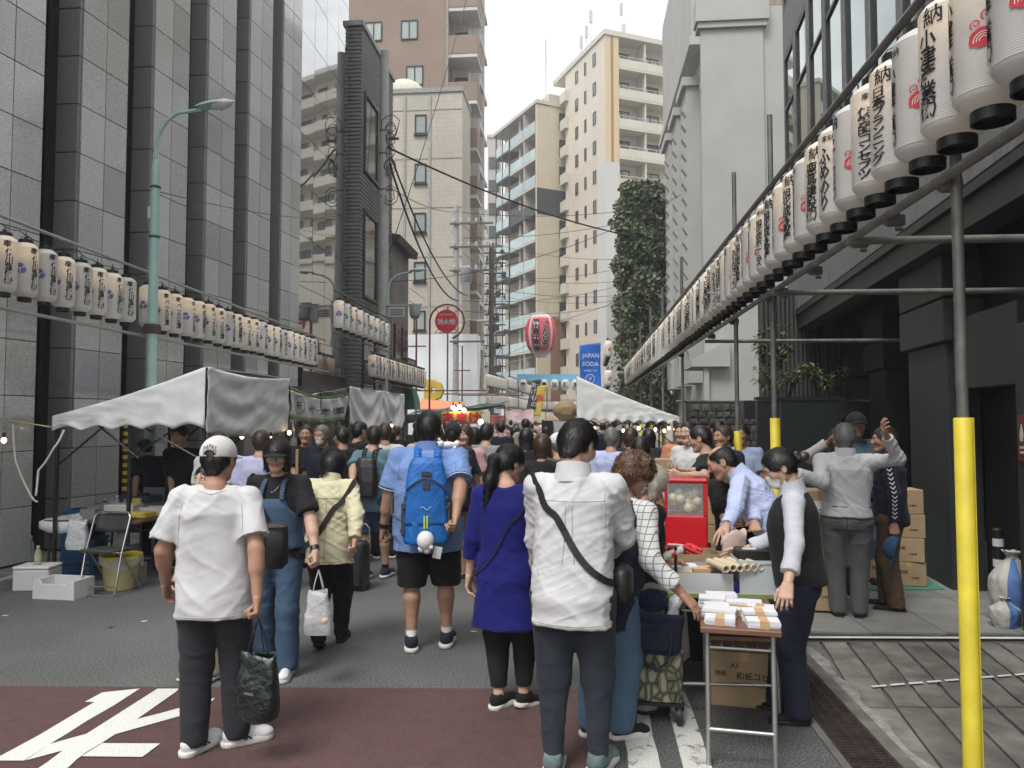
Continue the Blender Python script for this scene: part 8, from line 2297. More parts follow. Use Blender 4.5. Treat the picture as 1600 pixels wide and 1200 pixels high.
def dungarees(ctx):
 H, t_ = ctx['H'], ctx['t']
 f = Field(ctx['lo'], ctx['hi'], .0115)
 f.loft([ctx['ring'](z, .036, .8) for z in (.54, .6, .66, .72, .755)], 0, ctx['Mti'], 2.4)
 f.cap((-.4, -.21, .80 * H), (.4, -.21, .80 * H), .19, .19, .03, 'd')
 for s_ in (-1, 1): f.ell((s_ * .2, .14, .80 * H), (.115, .2, .2), .02, 'd')
 v, ff_ = f.mesh(); v = wrinkle(v, ff_, .005, 3); link('bib', np_mesh('bib', v, ff_, DUN), t_)
 for s_ in (-1, 1):
  q = MB(); pts = []
  for k in range(16):
   a = k / 15; z = (.745 + .095 * math.sin(min(1, a * 1.35) * math.pi / 2)) * H if a < .8 else (.845 - .35 * (a - .8)) * H
   pts.append(Vector((s_ * (.075 - .02 * a) , .145 - .30 * a ** 1.6, z + .012)))
  for a_,c_ in zip(pts[:-1],pts[1:]): q.add([a_ + Vector((-.015,0,0)),a_ + Vector((.015,0,0)),c_ + Vector((.015,0,0)),c_ + Vector((-.015,0,0))],[(0,1,2,3)])
  o = part('shoulder_strap', q, DUN, t_, 60); md = o.modifiers.new('t', 'SOLIDIFY'); md.thickness = .006; md.offset = 1
 q = MB(); q.tube([(.055 * math.cos(R(a)),.045 + .075 * math.sin(R(a)),.82 * H - .03 * math.sin(R(a)) ** 3 * 1.9) for a in range(10,175,11)],.0022,5); q.ball((0,.122,.82 * H - .06),.006,8,6); part('necklace',q,M('silver',(.6,.6,.62),.25,var=0,metal=1),t_)
 T, E = ctx['TL'], ctx['EL']; d = (E - T).normalized(); q = MB(); q.tube([T + d * .012, T + d * .042], .0315, 14); part('watch', q, BLACK, t_)
c = person('person in black cap and denim dungarees walking towards the camera with a plastic bag',G(430,1052),184,1.60,male=False,girth=1.06,skinm=SK1,hair=('bob',HB_),head=(8,8),cap=(BK_,'fwd'),cap_text=('FLL',1,CRW,.075,.045),
       armL=W(496, 880, 5.05), handL='fist', armR=(.20, .10, .82), feet=((.10, -.10, .0, -6, 0), (-.10, .05, 0, 6, 0)),
       top=dict(mat=BK_,loose=.022,hem=.5,wr=.007),bottom=dict(mat=DUN,loose=.016,flare=.022,wr=.012,waist=.62,hem=.03),shoes=dict(mat=cloth('white_shoe',(.68,.68,.68))),extra=(dungarees,),seed=2)
SBAG = thing('shoulder_bag', 'black shoulder bag worn across the denim dungarees', 'bag', (0, 0, 0))
strap_band(c, .042, BK_, 'strap', SBAG, low=(-1, .50), high=(1, .845), add=.042)
q = MB(); p = P(431,852,4.90); q.cbox(p,(.155,.085,.30),R(10),0,.035); part('bag_body',q,M('black_nylon',(.012,.012,.013),.5,var=.2,bump=.5,bscale=30),SBAG,60)
q = MB(); q.cbox(P(431, 822, 4.845), (.12, .012, .012), R(10)); part('zip', q, PIPED, SBAG)
PLAS = M('clear_plastic_bag', (.72, .74, .76), .28, var=.1, alpha=.52, bump=.8, bscale=26, bdist=.02)
def goods(t_):
 q = MB(); r2 = random.Random(4)
 for k in range(9): q.ball((r2.uniform(-.06, .06), r2.uniform(-.03, .03), -.33 + r2.uniform(-.04, .05)), r2.uniform(.028, .04), 10, 7)
 part('contents', q, M('pale_food', (.7, .6, .46), .6, var=.3, scale=12, col2=(.72, .45, .38)), t_, 180); tag(LAST[0], kind='stuff')
hang_bag('plastic_bag','translucent white plastic bag of food hanging from the dungaree wearer\'s hand',P(498,892,5.0),.19,.27,.12,PLAS,.13,R(8),.035,.62,True,'plastic bag',goods)
person('short person in beige trousers half hidden behind the white T-shirt',G(322,1058),165,1.42,male=False,res=MID,hair=('long',HB_),skinm=SK1,top=dict(mat=BK_,loose=.03),bottom=dict(mat=BEIGE,loose=.024),shoes=dict(mat=cloth('mauve',(.17,.11,.12))),seed=4)
c = person('person in pale yellow jacket with a dark cross strap, walking away',G(514,1010),4,1.49,male=False,girth=1.1,skinm=SK3,hair=('bob',HB_),head=(-22,12),lean=5,
       armR=W(556,868,5.55),handR='fist',armL=W(470,842,5.2),handL='fist',hintR=(.9,-.5,-.3),hintL=(-.9,-.4,-.3),feet=((.06,.14,.0,-5,0),(-.05,-.12,.03,4,25)),
       top=dict(mat=YELJ,loose=.05,hem=.43,sleeve='long',hang=1,wr=.016,collar=YELJ),bottom=dict(mat=BK_,loose=.018),shoes=dict(kind='boot',mat=BK_,sole=BLACK_SOLE),seed=5)
seam(c,[[(-.18,.765),(0,.762),(.18,.765)],[(-.2,.445),(0,.443),(.2,.445)],[(0,.76),(0,.46)]],mat=cloth('yellow_seam',(.40,.37,.24)),r=.003)
SB2 = thing('cross_strap_bag','dark flat cross strap bag worn over the pale yellow jacket','bag',(0,0,0)); strap_band(c,.04,M('dark_brown_strap',(.028,.022,.02),.6),'strap',SB2,low=(-1,.50),high=(1,.845),add=.060)
q = MB(); q.cbox(c['Mw'] @ Vector((-.20, .05, .70)), (.09, .2, .2), c['t'].rotation_euler.z, 0, .03); part('bag_body', q, BK_, SB2, 60)
tb_ = thing('dark_shopping_bag', 'glossy dark shopping bag on a wheeled frame beside the yellow jacket', 'bag', G(556, 922), R(-10))
q = MB(); q.cbox((0,0,.27),(.22,.2,.46),0,0,.03); part('bag_body',q,M('dark_gloss',(.02,.022,.024),.25,var=.3,bump=.5,bscale=25),tb_,40)
q = MB(); q.tube([(-.1,.1,.02),(-.1,.1,.62),(-.06,.1,.66),(.06,.1,.66),(.1,.1,.62),(.1,.1,.02)],.009,8); part('frame',q,PIPE,tb_,60)
for s_ in (-1,1): q = MB(); q.lathe([(.035,-.01),(.04,0),(.035,.01)],14); q.xf(Matrix.Translation((s_ * .11,.06,.04)) @ Matrix.Rotation(R(90),4,'Y')); part('wheel',q,BLACK,tb_,40)
c = person('person in teal T-shirt with black backpack and denim shorts, left of the blue polo shirt',G(582,905),-8,1.66,res=MID,skinm=SK3,hair=('short',HB_),head=(20,4),armL=W(548,772,7.8),hintL=(-.4,-1,0),feet=((.10,.12,0,-5,0),(-.06,-.06,0,8,0)),
       top=dict(mat=TEAL,loose=.028,hem=.45),bottom=dict(kind='shorts',mat=DEND,loose=.03,hem=.30),shoes=dict(mat=cloth('dark_sneaker',(.03,.03,.05))),socks=BK_,seed=6)
def backpack(ctx, name, label, w_, h_, dpt, mat, zc, cat='backpack', back=.0, detail=None, x=0, strap=True, smat=None):
 t_ = thing(name, label, cat, ctx['t'].location, ctx['t'].rotation_euler.z)
 H = ctx['H']; rg = ctx['ring'](zc, .03, .8); y0 = rg[2] - rg[4] - back
 f = Field((-w_, -dpt * 1.4, -h_ * .62), (w_, dpt * .6, h_ * .62), .009)
 f.loft([(-h_ * .5,0,-dpt * .5,w_ * .46,dpt * .5),(-h_ * .46,0,-dpt * .5,w_ * .5,dpt * .54),(-h_ * .1,0,-dpt * .5,w_ * .5,dpt * .52),(h_ * .25,0,-dpt * .42,w_ * .44,dpt * .42),(h_ * .44,0,-dpt * .34,w_ * .36,dpt * .33),(h_ * .5,0,-dpt * .3,w_ * .28,dpt * .24)],0,None,3.4)
 v, ff_ = f.mesh(); v = wrinkle(v, ff_, .009, zc * 7, (9, 9, 7), .4)
 v = xf_np(v, ctx['Mt'] @ Matrix.Translation((x, y0, zc * H)))
 b_ = link('pack_body', np_mesh('pack_body', v, ff_, mat), t_)
 if strap:
  bvh = garment_bvh(ctx); Mt = ctx['Mt']
  for s_ in (-1, 1):
   q = MB(); pts = []
   for k in range(20):
    th = R(-78 + 200 * k / 19); xx = s_ * (.062 + .03 * max(0, k / 19 - .35)) * H / 1.7 * ctx['g2']
    c0 = Mt @ Vector((xx, 0, .755 * H)); d = (Mt.to_3x3() @ Vector((0, math.sin(th), math.cos(th)))).normalized()
    hit = bvh.ray_cast(c0 + d * .9, -d, .9)
    pts.append(((hit[0] if hit[0] is not None else c0 + d * .1) + d * .008, d))
   ax = (Mt.to_3x3() @ Vector((1, 0, 0))).normalized()
   for (a_, d1), (c_, d2) in zip(pts[:-1], pts[1:]):
    q.add([a_ - ax * .028, a_ + ax * .028, c_ + ax * .028, c_ - ax * .028], [(0, 1, 2, 3)])
   o = part('shoulder_strap', q, smat or mat, t_, 60); md = o.modifiers.new('t', 'SOLIDIFY'); md.thickness = .010; md.offset = 0
 if detail: detail(t_, ctx['Mt'] @ Matrix.Translation((x, y0, zc * H)))
 return t_
NYL = M('black_nylon')
backpack(c, 'black_backpack', 'black backpack on the teal T-shirt', .27, .42, .15, NYL, .68)
def polo_trim(ctx):
 q = MB()
 for E, S in ((ctx['ER'], ctx['SR']), (ctx['EL'], ctx['SL'])):
  e = S.lerp(E, .765); d = (E - S).normalized(); r_ = .031 * ctx['H'] * ctx['g2'] + .038
  q.tube([e - d * .004, e + d * .002], r_ + .0, 26, 0, caps=False); q.tube([e + d * .006, e + d * .014], r_ + .001, 26, 1, caps=False)
 part('sleeve_trim', q, [NAVYL, M('pale_blue_trim', (.4, .48, .65), .8, var=0)], ctx['t'])
 T, E = ctx['TL'], ctx['EL']; d = (E - T).normalized(); q = MB(); q.tube([T + d * .015, T + d * .045], .041, 14); part('watch', q, BLACK, ctx['t'])
c = person('large person in blue polo shirt and black shorts carrying a bright blue backpack',G(668,1012),9,1.79,male=True,girth=1.34,skinm=SK2,hair=('short',HB_),head=(0,-2),armL=(-.36,.08,.86),handL='fist',armR=W(712,815,5.45),hintR=(1,-.6,-.2),handR='fist',feet=((.145,.03,0,-10,0),(-.12,-.06,0,6,0)),
       top=dict(mat=POLO,loose=.034,hem=.42,hang=.9,wr=.010,collar=cloth('polo_collar',(.14,.22,.45))),bottom=dict(kind='shorts',mat=BK_,loose=.034,hem=.265),shoes=dict(mat=cloth('black_runner',(.018,.02,.028))),socks=cloth('white_sock',(.68,.68,.66)),extra=(polo_trim,),seed=7)
seam(c, [[(-.21, .80), (-.22, .72)], [(.21, .80), (.22, .72)], [(-.26, .432), (0, .430), (.26, .432)]], mat=cloth('polo_seam', (.11, .18, .36)))
BPB = M('pack_blue',(.006,.12,.42),.55,var=.2,scale=8,bump=.4,bscale=60); BPD = M('pack_blue_dark',(.008,.05,.16),.6,var=.2,bump=.4,bscale=60); GREYW = M('grey_webbing',(.05,.05,.05),.7)
def pack_detail(t_, m):
 q = MB(); q.grid(lambda u,v: (.31 * (u - .5) * (1 - .12 * v),-.162 - .02 * math.sin(u * math.pi) - .006 * n3(u * 6,v * 6),-.17 + .30 * v + .04 * math.sin(u * math.pi) * v),14,12); q.xf(m); o = part('front_pocket',q,BPB,t_,180); md = o.modifiers.new('t','SOLIDIFY'); md.thickness = .025; md.offset = -1
 q = MB(); q.tube([((u / 14 - .5) * .29,-.170 - .022 * math.sin(u / 14 * math.pi),.085 + .085 * math.sin(u / 14 * math.pi)) for u in range(15)],.006,6); q.xf(m); part('zip',q,GREYW,t_)
 q = MB()
 for s_ in (-1, 1):
  q.cbox((s_ * .165,-.085,-.13),(.03,.14,.24),0,0,.01); q.cbox((s_ * .15,-.10,.03),(.02,.13,.02)); q.cbox((s_ * .155,-.1,-.04),(.02,.13,.02))
 q.cbox((0,-.15,.20),(.07,.02,.03)); q.cbox((0,-.188,.12),(.05,.008,.05)); q.xf(m); part('side_mesh',q,GREYW,t_); tag(LAST[0],kind='stuff')
 q = MB(); q.grid(lambda u,v: (.30 * (u - .5),-.152 - .02 * math.sin(u * math.pi),-.30 + .12 * v),10,4); q.xf(m); o = part('lower_panel',q,BPD,t_,180); md = o.modifiers.new('t','SOLIDIFY'); md.thickness = .02; md.offset = -1
 q = MB(); q.box(-.016,-.004,-.19,-.184,-.19,-.10); q.box(.004,.016,-.19,-.184,-.19,-.10); q.xf(m); part('reflective_tab',q,M('lime_tab',(.45,.6,.12),.5),t_); tag(LAST[0],kind='stuff')
 q = MB(); v_,f_ = band([(-.04 + .01 * k,-.045 + .012 * math.sin(k * 1.0)) for k in range(9)],.006); q.add([(x,-.19,z) for x,z in v_],f_); q.xf(m); part('brand_mark',q,M('pale_print',(.35,.45,.6),.5),t_)
 q = MB()
 for s_ in (-1, 1): q.tube([(s_ * .15, -.06, -.18), (s_ * .26, .05, -.12), (s_ * .27, .1, -.03)], .007, 6)
 q.xf(m); part('side_webbing', q, GREYW, t_); tag(LAST[0], kind='stuff')
BP = backpack(c, 'blue_backpack', 'bright blue hiking backpack on the blue polo shirt', .34, .62, .17, BPB, .645, detail=pack_detail)
mP = c['Mw'] @ c['Mt'] @ Matrix.Translation((0, c['ring'](.645, .03)[2] - c['ring'](.645, .03)[4] - .0, .645 * c['H']))
ch = thing('plush_charm', 'round white plush charm dangling from the blue backpack', 'charm', mP @ Vector((.0, -.215, -.27)))
q = MB(); q.ball((0,0,0),.062,18,12,0,(1,.9,1.1)); q.ball((.045,-.02,-.045),.018,8,6); q.ball((-.03,0,-.06),.026,8,6); q.ball((.012,0,-.07),.026,8,6); part('body',q,M('white_plush',(.72,.72,.7),.95,var=.05,bump=.6,bscale=120),ch,180); q = MB(); q.tube([(0,0,.06),(0,.01,.1)],.004,5); part('cord',q,GREYW,ch)
tg = thing('white_tag','white card tag hanging below the plush charm','tag',mP @ Vector((.085,-.20,-.36)),R(8)); q = MB(); q.cbox((0,0,0),(.06,.006,.085),0,0,.002,0,R(12)); part('card',q,CRW,tg); q = MB(); q.tube([(0,0,.04),(-.03,.02,.09)],.002,4); part('cord',q,GREYW,tg)
dl = thing('plush_dog','small white plush toy on the right shoulder of the blue polo','plush toy',c['Mw'] @ c['Mt'] @ Vector((.15,-.04,.855 * c['H'])),R(20))
q = MB(); q.ball((0,0,.02),.035,12,8,0,(1.8,1,.8)); q.ball((.07,-.01,.03),.026,10,8); q.ball((-.06,-.01,.03),.03,10,8); q.ball((-.07,-.02,.065),.012,8,6); q.ball((.05,-.03,.0),.016,8,6); part('body',q,M('white_plush'),dl,180); q = MB(); q.ball((-.085,-.025,.03),.008,8,6); part('nose',q,BLACK,dl)
c = person('person in dark cap, navy T-shirt and khaki shorts carrying a large black box backpack',G(707,905),6,1.69,res=MID,skinm=SK3,hair=('under_cap',HB_),cap=(cloth('dark_cap',(.02,.022,.03)),),head=(-10,0),top=dict(mat=NV_,loose=.03),bottom=dict(kind='shorts',mat=KHAKI,loose=.032,hem=.31),shoes=dict(kind='low',mat=cloth('tan_sandal',(.2,.15,.1)),sole=BLACK_SOLE),feet=((.11,.1,0,-8,0),(-.06,-.05,.0,8,0)),armR=(.3,.06,.84),seed=8)
t_ = thing('box_backpack','large black box backpack with a grey reflective band','backpack',c['Mw'] @ Vector((.03,-.30,1.11)),c['t'].rotation_euler.z)
q = MB(); q.cbox((0,0,0),(.38,.27,.56),0,0,.03); part('pack_body',q,NYL,t_,40); q = MB(); q.box(-.192,.192,-.142,-.13,.12,.145); part('reflective_band',q,M('grey_band',(.3,.3,.3),.5),t_); q = MB(); q.cbox((0,0,.295),(.36,.24,.05),0,0,.02); q.cbox((.0,-.14,-.1),(.3,.03,.26),0,0,.012); part('flap',q,NYL,t_); tag(LAST[0],kind='stuff')
c = person('person in grey T-shirt and thin strap walking away beside the box backpack',P(760,655,9.4),-8,1.68,res=MID,skinm=SK1,hair=('short',HB_),top=dict(mat=GRYS,loose=.03),bottom=dict(mat=BEIGE,loose=.03),shoes=dict(mat=CHAR),seed=9)
SB3 = thing('thin_strap_bag','thin grey cross strap over the grey T-shirt','bag',(0,0,0)); strap_band(c,.035,GREYW,'strap',SB3,low=(-1,.54),high=(1,.845),add=.034)
person('person in pale taupe T-shirt just left of the grey T-shirt',P(741,655,10.2),4,1.62,res=MID,male=False,skinm=SK1,hair=('bob',HB_),top=dict(mat=cloth('taupe',(.33,.29,.26)),loose=.03),bottom=dict(mat=cloth('sand',(.3,.26,.2)),loose=.03),shoes=dict(mat=BK_),seed=10)
def skirtpanel(ctx): pass
c = person('person in long royal blue tunic with a black ponytail, seen from behind',G(792,1104),-10,1.58,male=False,girth=1.06,skinm=SK1,hair=('pony',HB_),head=(-36,16),armL=(-.255,.0,.71),armR=(.245,.08,.72),feet=((.10,.02,.0,-30,12),(-.04,-.04,0,-28,0)),
       top=dict(mat=ROYAL,loose=.030,hem=.315,sleeve='three',hang=.75,flare=.055,wr=.007,name='tunic'),bottom=dict(mat=BK_,loose=.022,wr=.006,taper=True,hemlift=.09),shoes=dict(mat=BK_),seed=11)
seam(c, [[(0, .83), (0, .77)], [(-.2, .325), (0, .323), (.2, .325)]], mat=NV_)
SB4 = thing('navy_strap_bag','thin navy cross strap over the royal blue tunic','bag',(0,0,0)); strap_band(c,.012,NV_,'strap',SB4,low=(-1,.50),high=(1,.845),add=.045)
c = person('person in untucked white shirt with black cross strap, head bowed, nearest the camera',G(897,1210),-10,1.735,male=True,girth=1.06,skinm=SK1,hair=('short',HB_),head=(-22,26),lean=4,armR=(.10,.34,1.02),hintR=(1,-.35,-.55),armL=(-.20,.26,.86),hintL=(-.7,-1,.2),handR='reach',feet=((.115,.04,0,-14,0),(-.10,-.02,0,4,0)),
       top=dict(mat=WT_,loose=.028,hem=.425,sleeve='roll',hang=.7,wr=.012,collar=WT_),bottom=dict(mat=SLATE,loose=.022,taper=True,wr=.009,hemlift=.03),shoes=dict(mat=cloth('grey_teal_shoe',(.12,.17,.17),var=.6)),seed=12)
seam(c,[[(-.17,.775),(0,.772),(.17,.775)],[(-.015,.77),(-.02,.66),(-.03,.60)],[(.015,.77),(.02,.66),(.03,.60)],[(-.165,.80),(-.17,.70)],[(.165,.80),(.17,.70)],[(-.2,.437),(0,.433),(.2,.437)]],mat=M('seam_grey'))
seam(c, [[(-.11, .41), (-.035, .405)], [(.035, .405), (.11, .41)]], mat=BK_)
SB5 = thing('sling_bag','black cross strap and sling bag over the white shirt','bag',(0,0,0)); strap_band(c,.034,NYL,'strap',SB5,low=(1,.545),high=(-1,.848),add=.052)
q = MB(); q.cbox(c['Mw'] @ Vector((.235, .10, .93)), (.09, .2, .17), c['t'].rotation_euler.z, 0, .03); part('bag_body', q, NYL, SB5, 60)
def plaid_mat():
 m = cloth('plaid', (.55, .55, .53)); t = m.node_tree; b_ = t.nodes['Principled BSDF']; n = t.nodes.new
 tx = n('ShaderNodeTexCoord'); sp = n('ShaderNodeSeparateXYZ'); t.links.new(tx.outputs['Object'], sp.inputs[0]); last = None
 for ax in ('X', 'Z'):
  mm = n('ShaderNodeMath'); mm.operation = 'MULTIPLY'; mm.inputs[1].default_value = 28; t.links.new(sp.outputs[ax], mm.inputs[0])
  fr = n('ShaderNodeMath'); fr.operation = 'FRACT'; t.links.new(mm.outputs[0], fr.inputs[0])
  gt2 = n('ShaderNodeMath'); gt2.operation = 'GREATER_THAN'; gt2.inputs[1].default_value = .86; t.links.new(fr.outputs[0], gt2.inputs[0])
  if last is None: last = gt2
  else: mx2 = n('ShaderNodeMath'); mx2.operation = 'MAXIMUM'; t.links.new(last.outputs[0],mx2.inputs[0]); t.links.new(gt2.outputs[0],mx2.inputs[1]); last = mx2
 mc = n('ShaderNodeMix'); mc.data_type = 'RGBA'; mc.inputs['A'].default_value = (.6,.6,.58,1); mc.inputs['B'].default_value = (.2,.2,.22,1); t.links.new(last.outputs[0],mc.inputs['Factor']); t.links.new(mc.outputs['Result'],b_.inputs['Base Color']); return m
PLAID = plaid_mat()
def vest11(ctx):
 f = Field(ctx['lo'], ctx['hi'], .0115)
 f.loft([(.40 * ctx['H'],) + ctx['ring'](.455,.05,.9)[1:]] + [ctx['ring'](z,.05 if z < .8 else .035,.9) for z in (.5,.56,.62,.68,.74,.79,.82)] + [ctx['ring'](.842,.02)],0,ctx['Mti'],2.3)
 for s_ in (-1, 1): f.cap(ctx['Mt'] @ Vector((s_ * .03, -.02, .83 * ctx['H'])), ctx['SR'] if s_ > 0 else ctx['SL'], .05, .048, .03)
 v, ff_ = f.mesh(); v = wrinkle(v, ff_, .012, 4); link('vest', np_mesh('vest', v, ff_, NV_), ctx['t'])
c = person('person with curly brown hair in dark vest and plaid sleeves reaching for the papers',G(948,1150),-38,1.56,male=False,girth=1.1,skinm=SK2,hair=('curly',HCU),head=(-25,22),lean=10,leanx=8,armR=W(1066,928,4.0),handR='reach',hintR=(.3,-.6,-1),armL=(-.1,.36,.95),feet=((.08,.03,0,-30,0),(-.08,-.05,0,0,0)),
       top=dict(mat=PLAID,loose=.03,hem=.44,sleeve='roll',wr=.01),bottom=dict(mat=DENL,loose=.022,wr=.009),shoes=dict(mat=BK_),extra=(vest11,),seed=13)
c = person('person with white hair in black top holding a rolled paper at the stall',G(1000,1108),-62,1.46,male=False,girth=1.0,skinm=SK2,hair=('bob',HWH),head=(-12,18),lean=6,armR=W(1036,884,4.55),handR='fist',armL=W(1050,880,4.75),handL='fist',hintR=(.4,-.6,-1),
       top=dict(mat=BK_,loose=.028,hem=.44,sleeve='three'),bottom=dict(mat=cloth('pale_grey_trousers',(.32,.31,.30)),loose=.024),shoes=dict(kind='low',mat=cloth('brown_shoe',(.08,.05,.035)),sole=BLACK_SOLE),seed=14)
rp = thing('rolled_paper','rolled white paper with red print held by the white haired person','paper roll',P(1046,868,4.6),R(30)); q = MB(); q.tube([(-.09,0,-.02),(.09,0,.03)],.022,14); part('roll',q,CRW,rp,60); q = MB(); q.tube([(-.0,0,.004),(.035,0,.014)],.0225,14); part('red_print',q,REDM,rp)
person('clerk with black curly hair and white mask in dark apron behind the stall',P(1150,655,6.1),148,1.50,res=FINE,male=True,skinm=SK1,hair=('short',HB_),head=(0,24),lean=14,mask=True,armR=W(1135,820,5.8),armL=W(1168,815,5.8),top=dict(mat=BK_,loose=.028,sleeve='short'),bottom=dict(mat=CHAR),shoes=dict(mat=BK_),seed=15)
c = person('balding clerk in pale blue shirt bending over the paper boxes',P(1222,655,5.5),70,1.68,male=True,skinm=SK3,hair=('thin',HB_),head=(12,8),lean=36,armL=W(1118,872,4.75),armR=W(1188,870,5.0),handL='reach',handR='reach',hintL=(-.6,-.4,-.6),hintR=(.6,-.4,-.6),
       top=dict(mat=LBLUE,loose=.034,hem=.5,sleeve='long',wr=.013,collar=LBLUE),bottom=dict(mat=CHAR,loose=.02),shoes=dict(kind='low',mat=BK_,sole=BLACK_SOLE),seed=16)
def vest14(ctx):
 f = Field(ctx['lo'], ctx['hi'], .0115)
 f.loft([ctx['ring'](z, .045, .7) for z in (.50, .545, .6, .66, .72, .77)] + [ctx['ring'](.81, .032), ctx['ring'](.84, .018)], 0, ctx['Mti'], 2.3)
 for s_ in (-1, 1):
  S = ctx['SR'] if s_ > 0 else ctx['SL']; f.cap(ctx['Mt'] @ Vector((s_ * .03,-.02,.832 * ctx['H'])),ctx['Mt'] @ Vector((s_ * .105,-.01,.825 * ctx['H'])),.045,.036,.02)
  f.cap(S + Vector((s_ * .075, 0, .06)), S + Vector((s_ * .06, 0, -.16)), .082, .07, .01, 'd')
 f.cap(ctx['Mt'] @ Vector((0, .16, .70 * ctx['H'])), ctx['Mt'] @ Vector((0, .05, .86 * ctx['H'])), .022, .06, .01, 'd')
 v, ff_ = f.mesh(); v = wrinkle(v, ff_, .004, 5); link('waistcoat', np_mesh('waistcoat', v, ff_, BK_), ctx['t'])
 q = MB(); q.lathe([(.016,0),(.03,.004),(.03,.022),(.016,.026)],14); q.xf(ctx['Mh'] @ Matrix.Translation((0,-.125,.02)) @ Matrix.Rotation(R(80),4,'X')); part('hair_tie',q,CRW,ctx['t'],60)
 q = MB(); q.ball((0,0,0),.034,12,8,0,(1,1.3,1)); q.xf(ctx['Mh'] @ Matrix.Translation((0,-.165,.0))); part('hair_bun',q,HBR,ctx['t'],180)
WSH = cloth('shop_white', (.46, .47, .52))
person('shop assistant in black waistcoat, white shirt and mask at the right of the table',G(1252,1124),76,1.57,male=False,girth=1.04,skinm=SK1,hair=('bun',HB_),head=(12,26),lean=5,mask=True,armL=W(1230,930,4.05),handL='relaxed',armR=(.2,.32,.92),hintL=(-.5,-.7,0),feet=((.09,.12,0,-10,0),(-.08,.02,0,14,0)),
       top=dict(mat=WSH,loose=.022,hem=.54,sleeve='roll',wr=.006,collar=WSH),bottom=dict(mat=NV_,loose=.020,flare=.016,wr=.010,waist=.61),shoes=dict(kind='low',mat=BK_,sole=BLACK_SOLE),extra=(vest14,),seed=17)
person('worker in black T-shirt behind the red capsule machine, facing left',P(1100,655,7.2),72,1.67,res=MID,skinm=SK1,hair=('short',HB_),head=(0,16),armL=W(1062,742,6.7),armR=W(1066,735,7.0),hintL=(-.5,-1,-.6),hintR=(.5,-1,-.6),handL='fist',top=dict(mat=BK_,loose=.034,hem=.44),bottom=dict(mat=CHAR),shoes=dict(mat=BK_),seed=18)
def belt(ctx):
 q = MB(); n_ = 36; rg = ctx['ring'](.578, .027, .3); vs = []
 for z in (-.016, .016):
  for k in range(n_):
   a = 2 * math.pi * k / n_; e = 2 / 2.4
   vs.append((math.copysign(abs(math.cos(a)) ** e,math.cos(a)) * rg[3],rg[2] + math.copysign(abs(math.sin(a)) ** e,math.sin(a)) * rg[4],.578 * ctx['H'] + z))
 q.add(vs,[(k,(k + 1) % n_,n_ + (k + 1) % n_,n_ + k) for k in range(n_)]); q.xf(ctx['Mt']); o = part('belt',q,BLACK,ctx['t'],60); md = o.modifiers.new('t','SOLIDIFY'); md.thickness = .006; md.offset = 1
 q = MB(); q.cbox((.1, -.118 * ctx['g'], .545 * ctx['H']), (.1, .004, .006)); part('pocket_seam', q, BLACK, ctx['t'])
SHG = cloth('silver_white', (.46, .46, .475))
c = person('person in white shirt and grey trousers pointing with outstretched left arm',G(1326,966),-17,1.69,male=True,girth=1.1,skinm=SK2,hair=('short',HGR),head=(-6,2),armL=W(1244,740,6.55),handL='point',armR=W(1386,682,6.3),hintR=(1,.2,-.8),hintL=(-.3,-1,-.5),handR='relaxed',feet=((.09,.02,0,-10,0),(-.085,.0,0,10,0)),
       top=dict(mat=SHG,loose=.034,hem=.53,sleeve='long',hang=.5,wr=.011,collar=SHG),bottom=dict(mat=GRYT,loose=.022,wr=.008),shoes=dict(kind='low',mat=BK_,sole=BLACK_SOLE),extra=(belt,),seed=19)
seam(c, [[(-.17, .775), (0, .772), (.17, .775)], [(-.16, .80), (-.165, .70)], [(.16, .80), (.165, .70)]], mat=M('seam_grey'))
seam(c, [[(-.13, .505), (-.04, .508)], [(.04, .508), (.13, .505)], [(0, .53), (0, .46)]], mat=BK_, r=.003)
person('person in teal denim jacket and white T-shirt raising a hand to the face',P(1309,655,7.5),168,1.64,res=FINE,skinm=SK2,hair=('bob',HBR),male=False,head=(0,-4),armR=W(1292,692,7.3),hintR=(1,-.2,-.7),top=dict(mat=WT_,loose=.03,hem=.44,sleeve='long'),bottom=dict(mat=DEN),shoes=dict(mat=BK_),seed=20)
person('tall person in black cap standing behind the grey haired pointing person',P(1337,655,8.1),172,1.80,res=MID,skinm=SK2,hair=('under_cap',HB_),cap=(BK_,'fwd'),top=dict(mat=cloth('teal_denim',(.05,.085,.11)),loose=.03,sleeve='long'),bottom=dict(mat=DEN),shoes=dict(mat=BK_),seed=21)
def chevrons(ctx):
 q = MB(); S, E, T = ctx['SL'], ctx['EL'], ctx['TL']; out_ = Vector((-1, -.15, 0)).normalized()
 for k in range(13):
  a = .06 + .92 * k / 13; p = S.lerp(E, a * 2) if a < .5 else E.lerp(T, a * 2 - 1); d = ((E - S) if a < .5 else (T - E)).normalized()
  r_ = (.031 * ctx['H'] + .03 * .8) if a < .5 else (.027 * ctx['H'] + .03 * .75 - .006 * (a - .5) * 2) ; s_ = d.cross(out_).normalized(); o = p + (out_ - d * out_.dot(d)).normalized() * (r_ + .005)
  for sg in (-1,1): q.add([o + d * .012,o + s_ * sg * .021 - d * .008 - out_ * .004,o + s_ * sg * .021 - d * .020 - out_ * .004,o],[(0,1,2,3)] if sg > 0 else [(3,2,1,0)])
 part('chevron_stripe', q, M('grey_chevron', (.5, .5, .52), .7, var=0), ctx['t']); tag(LAST[0], kind='stuff')
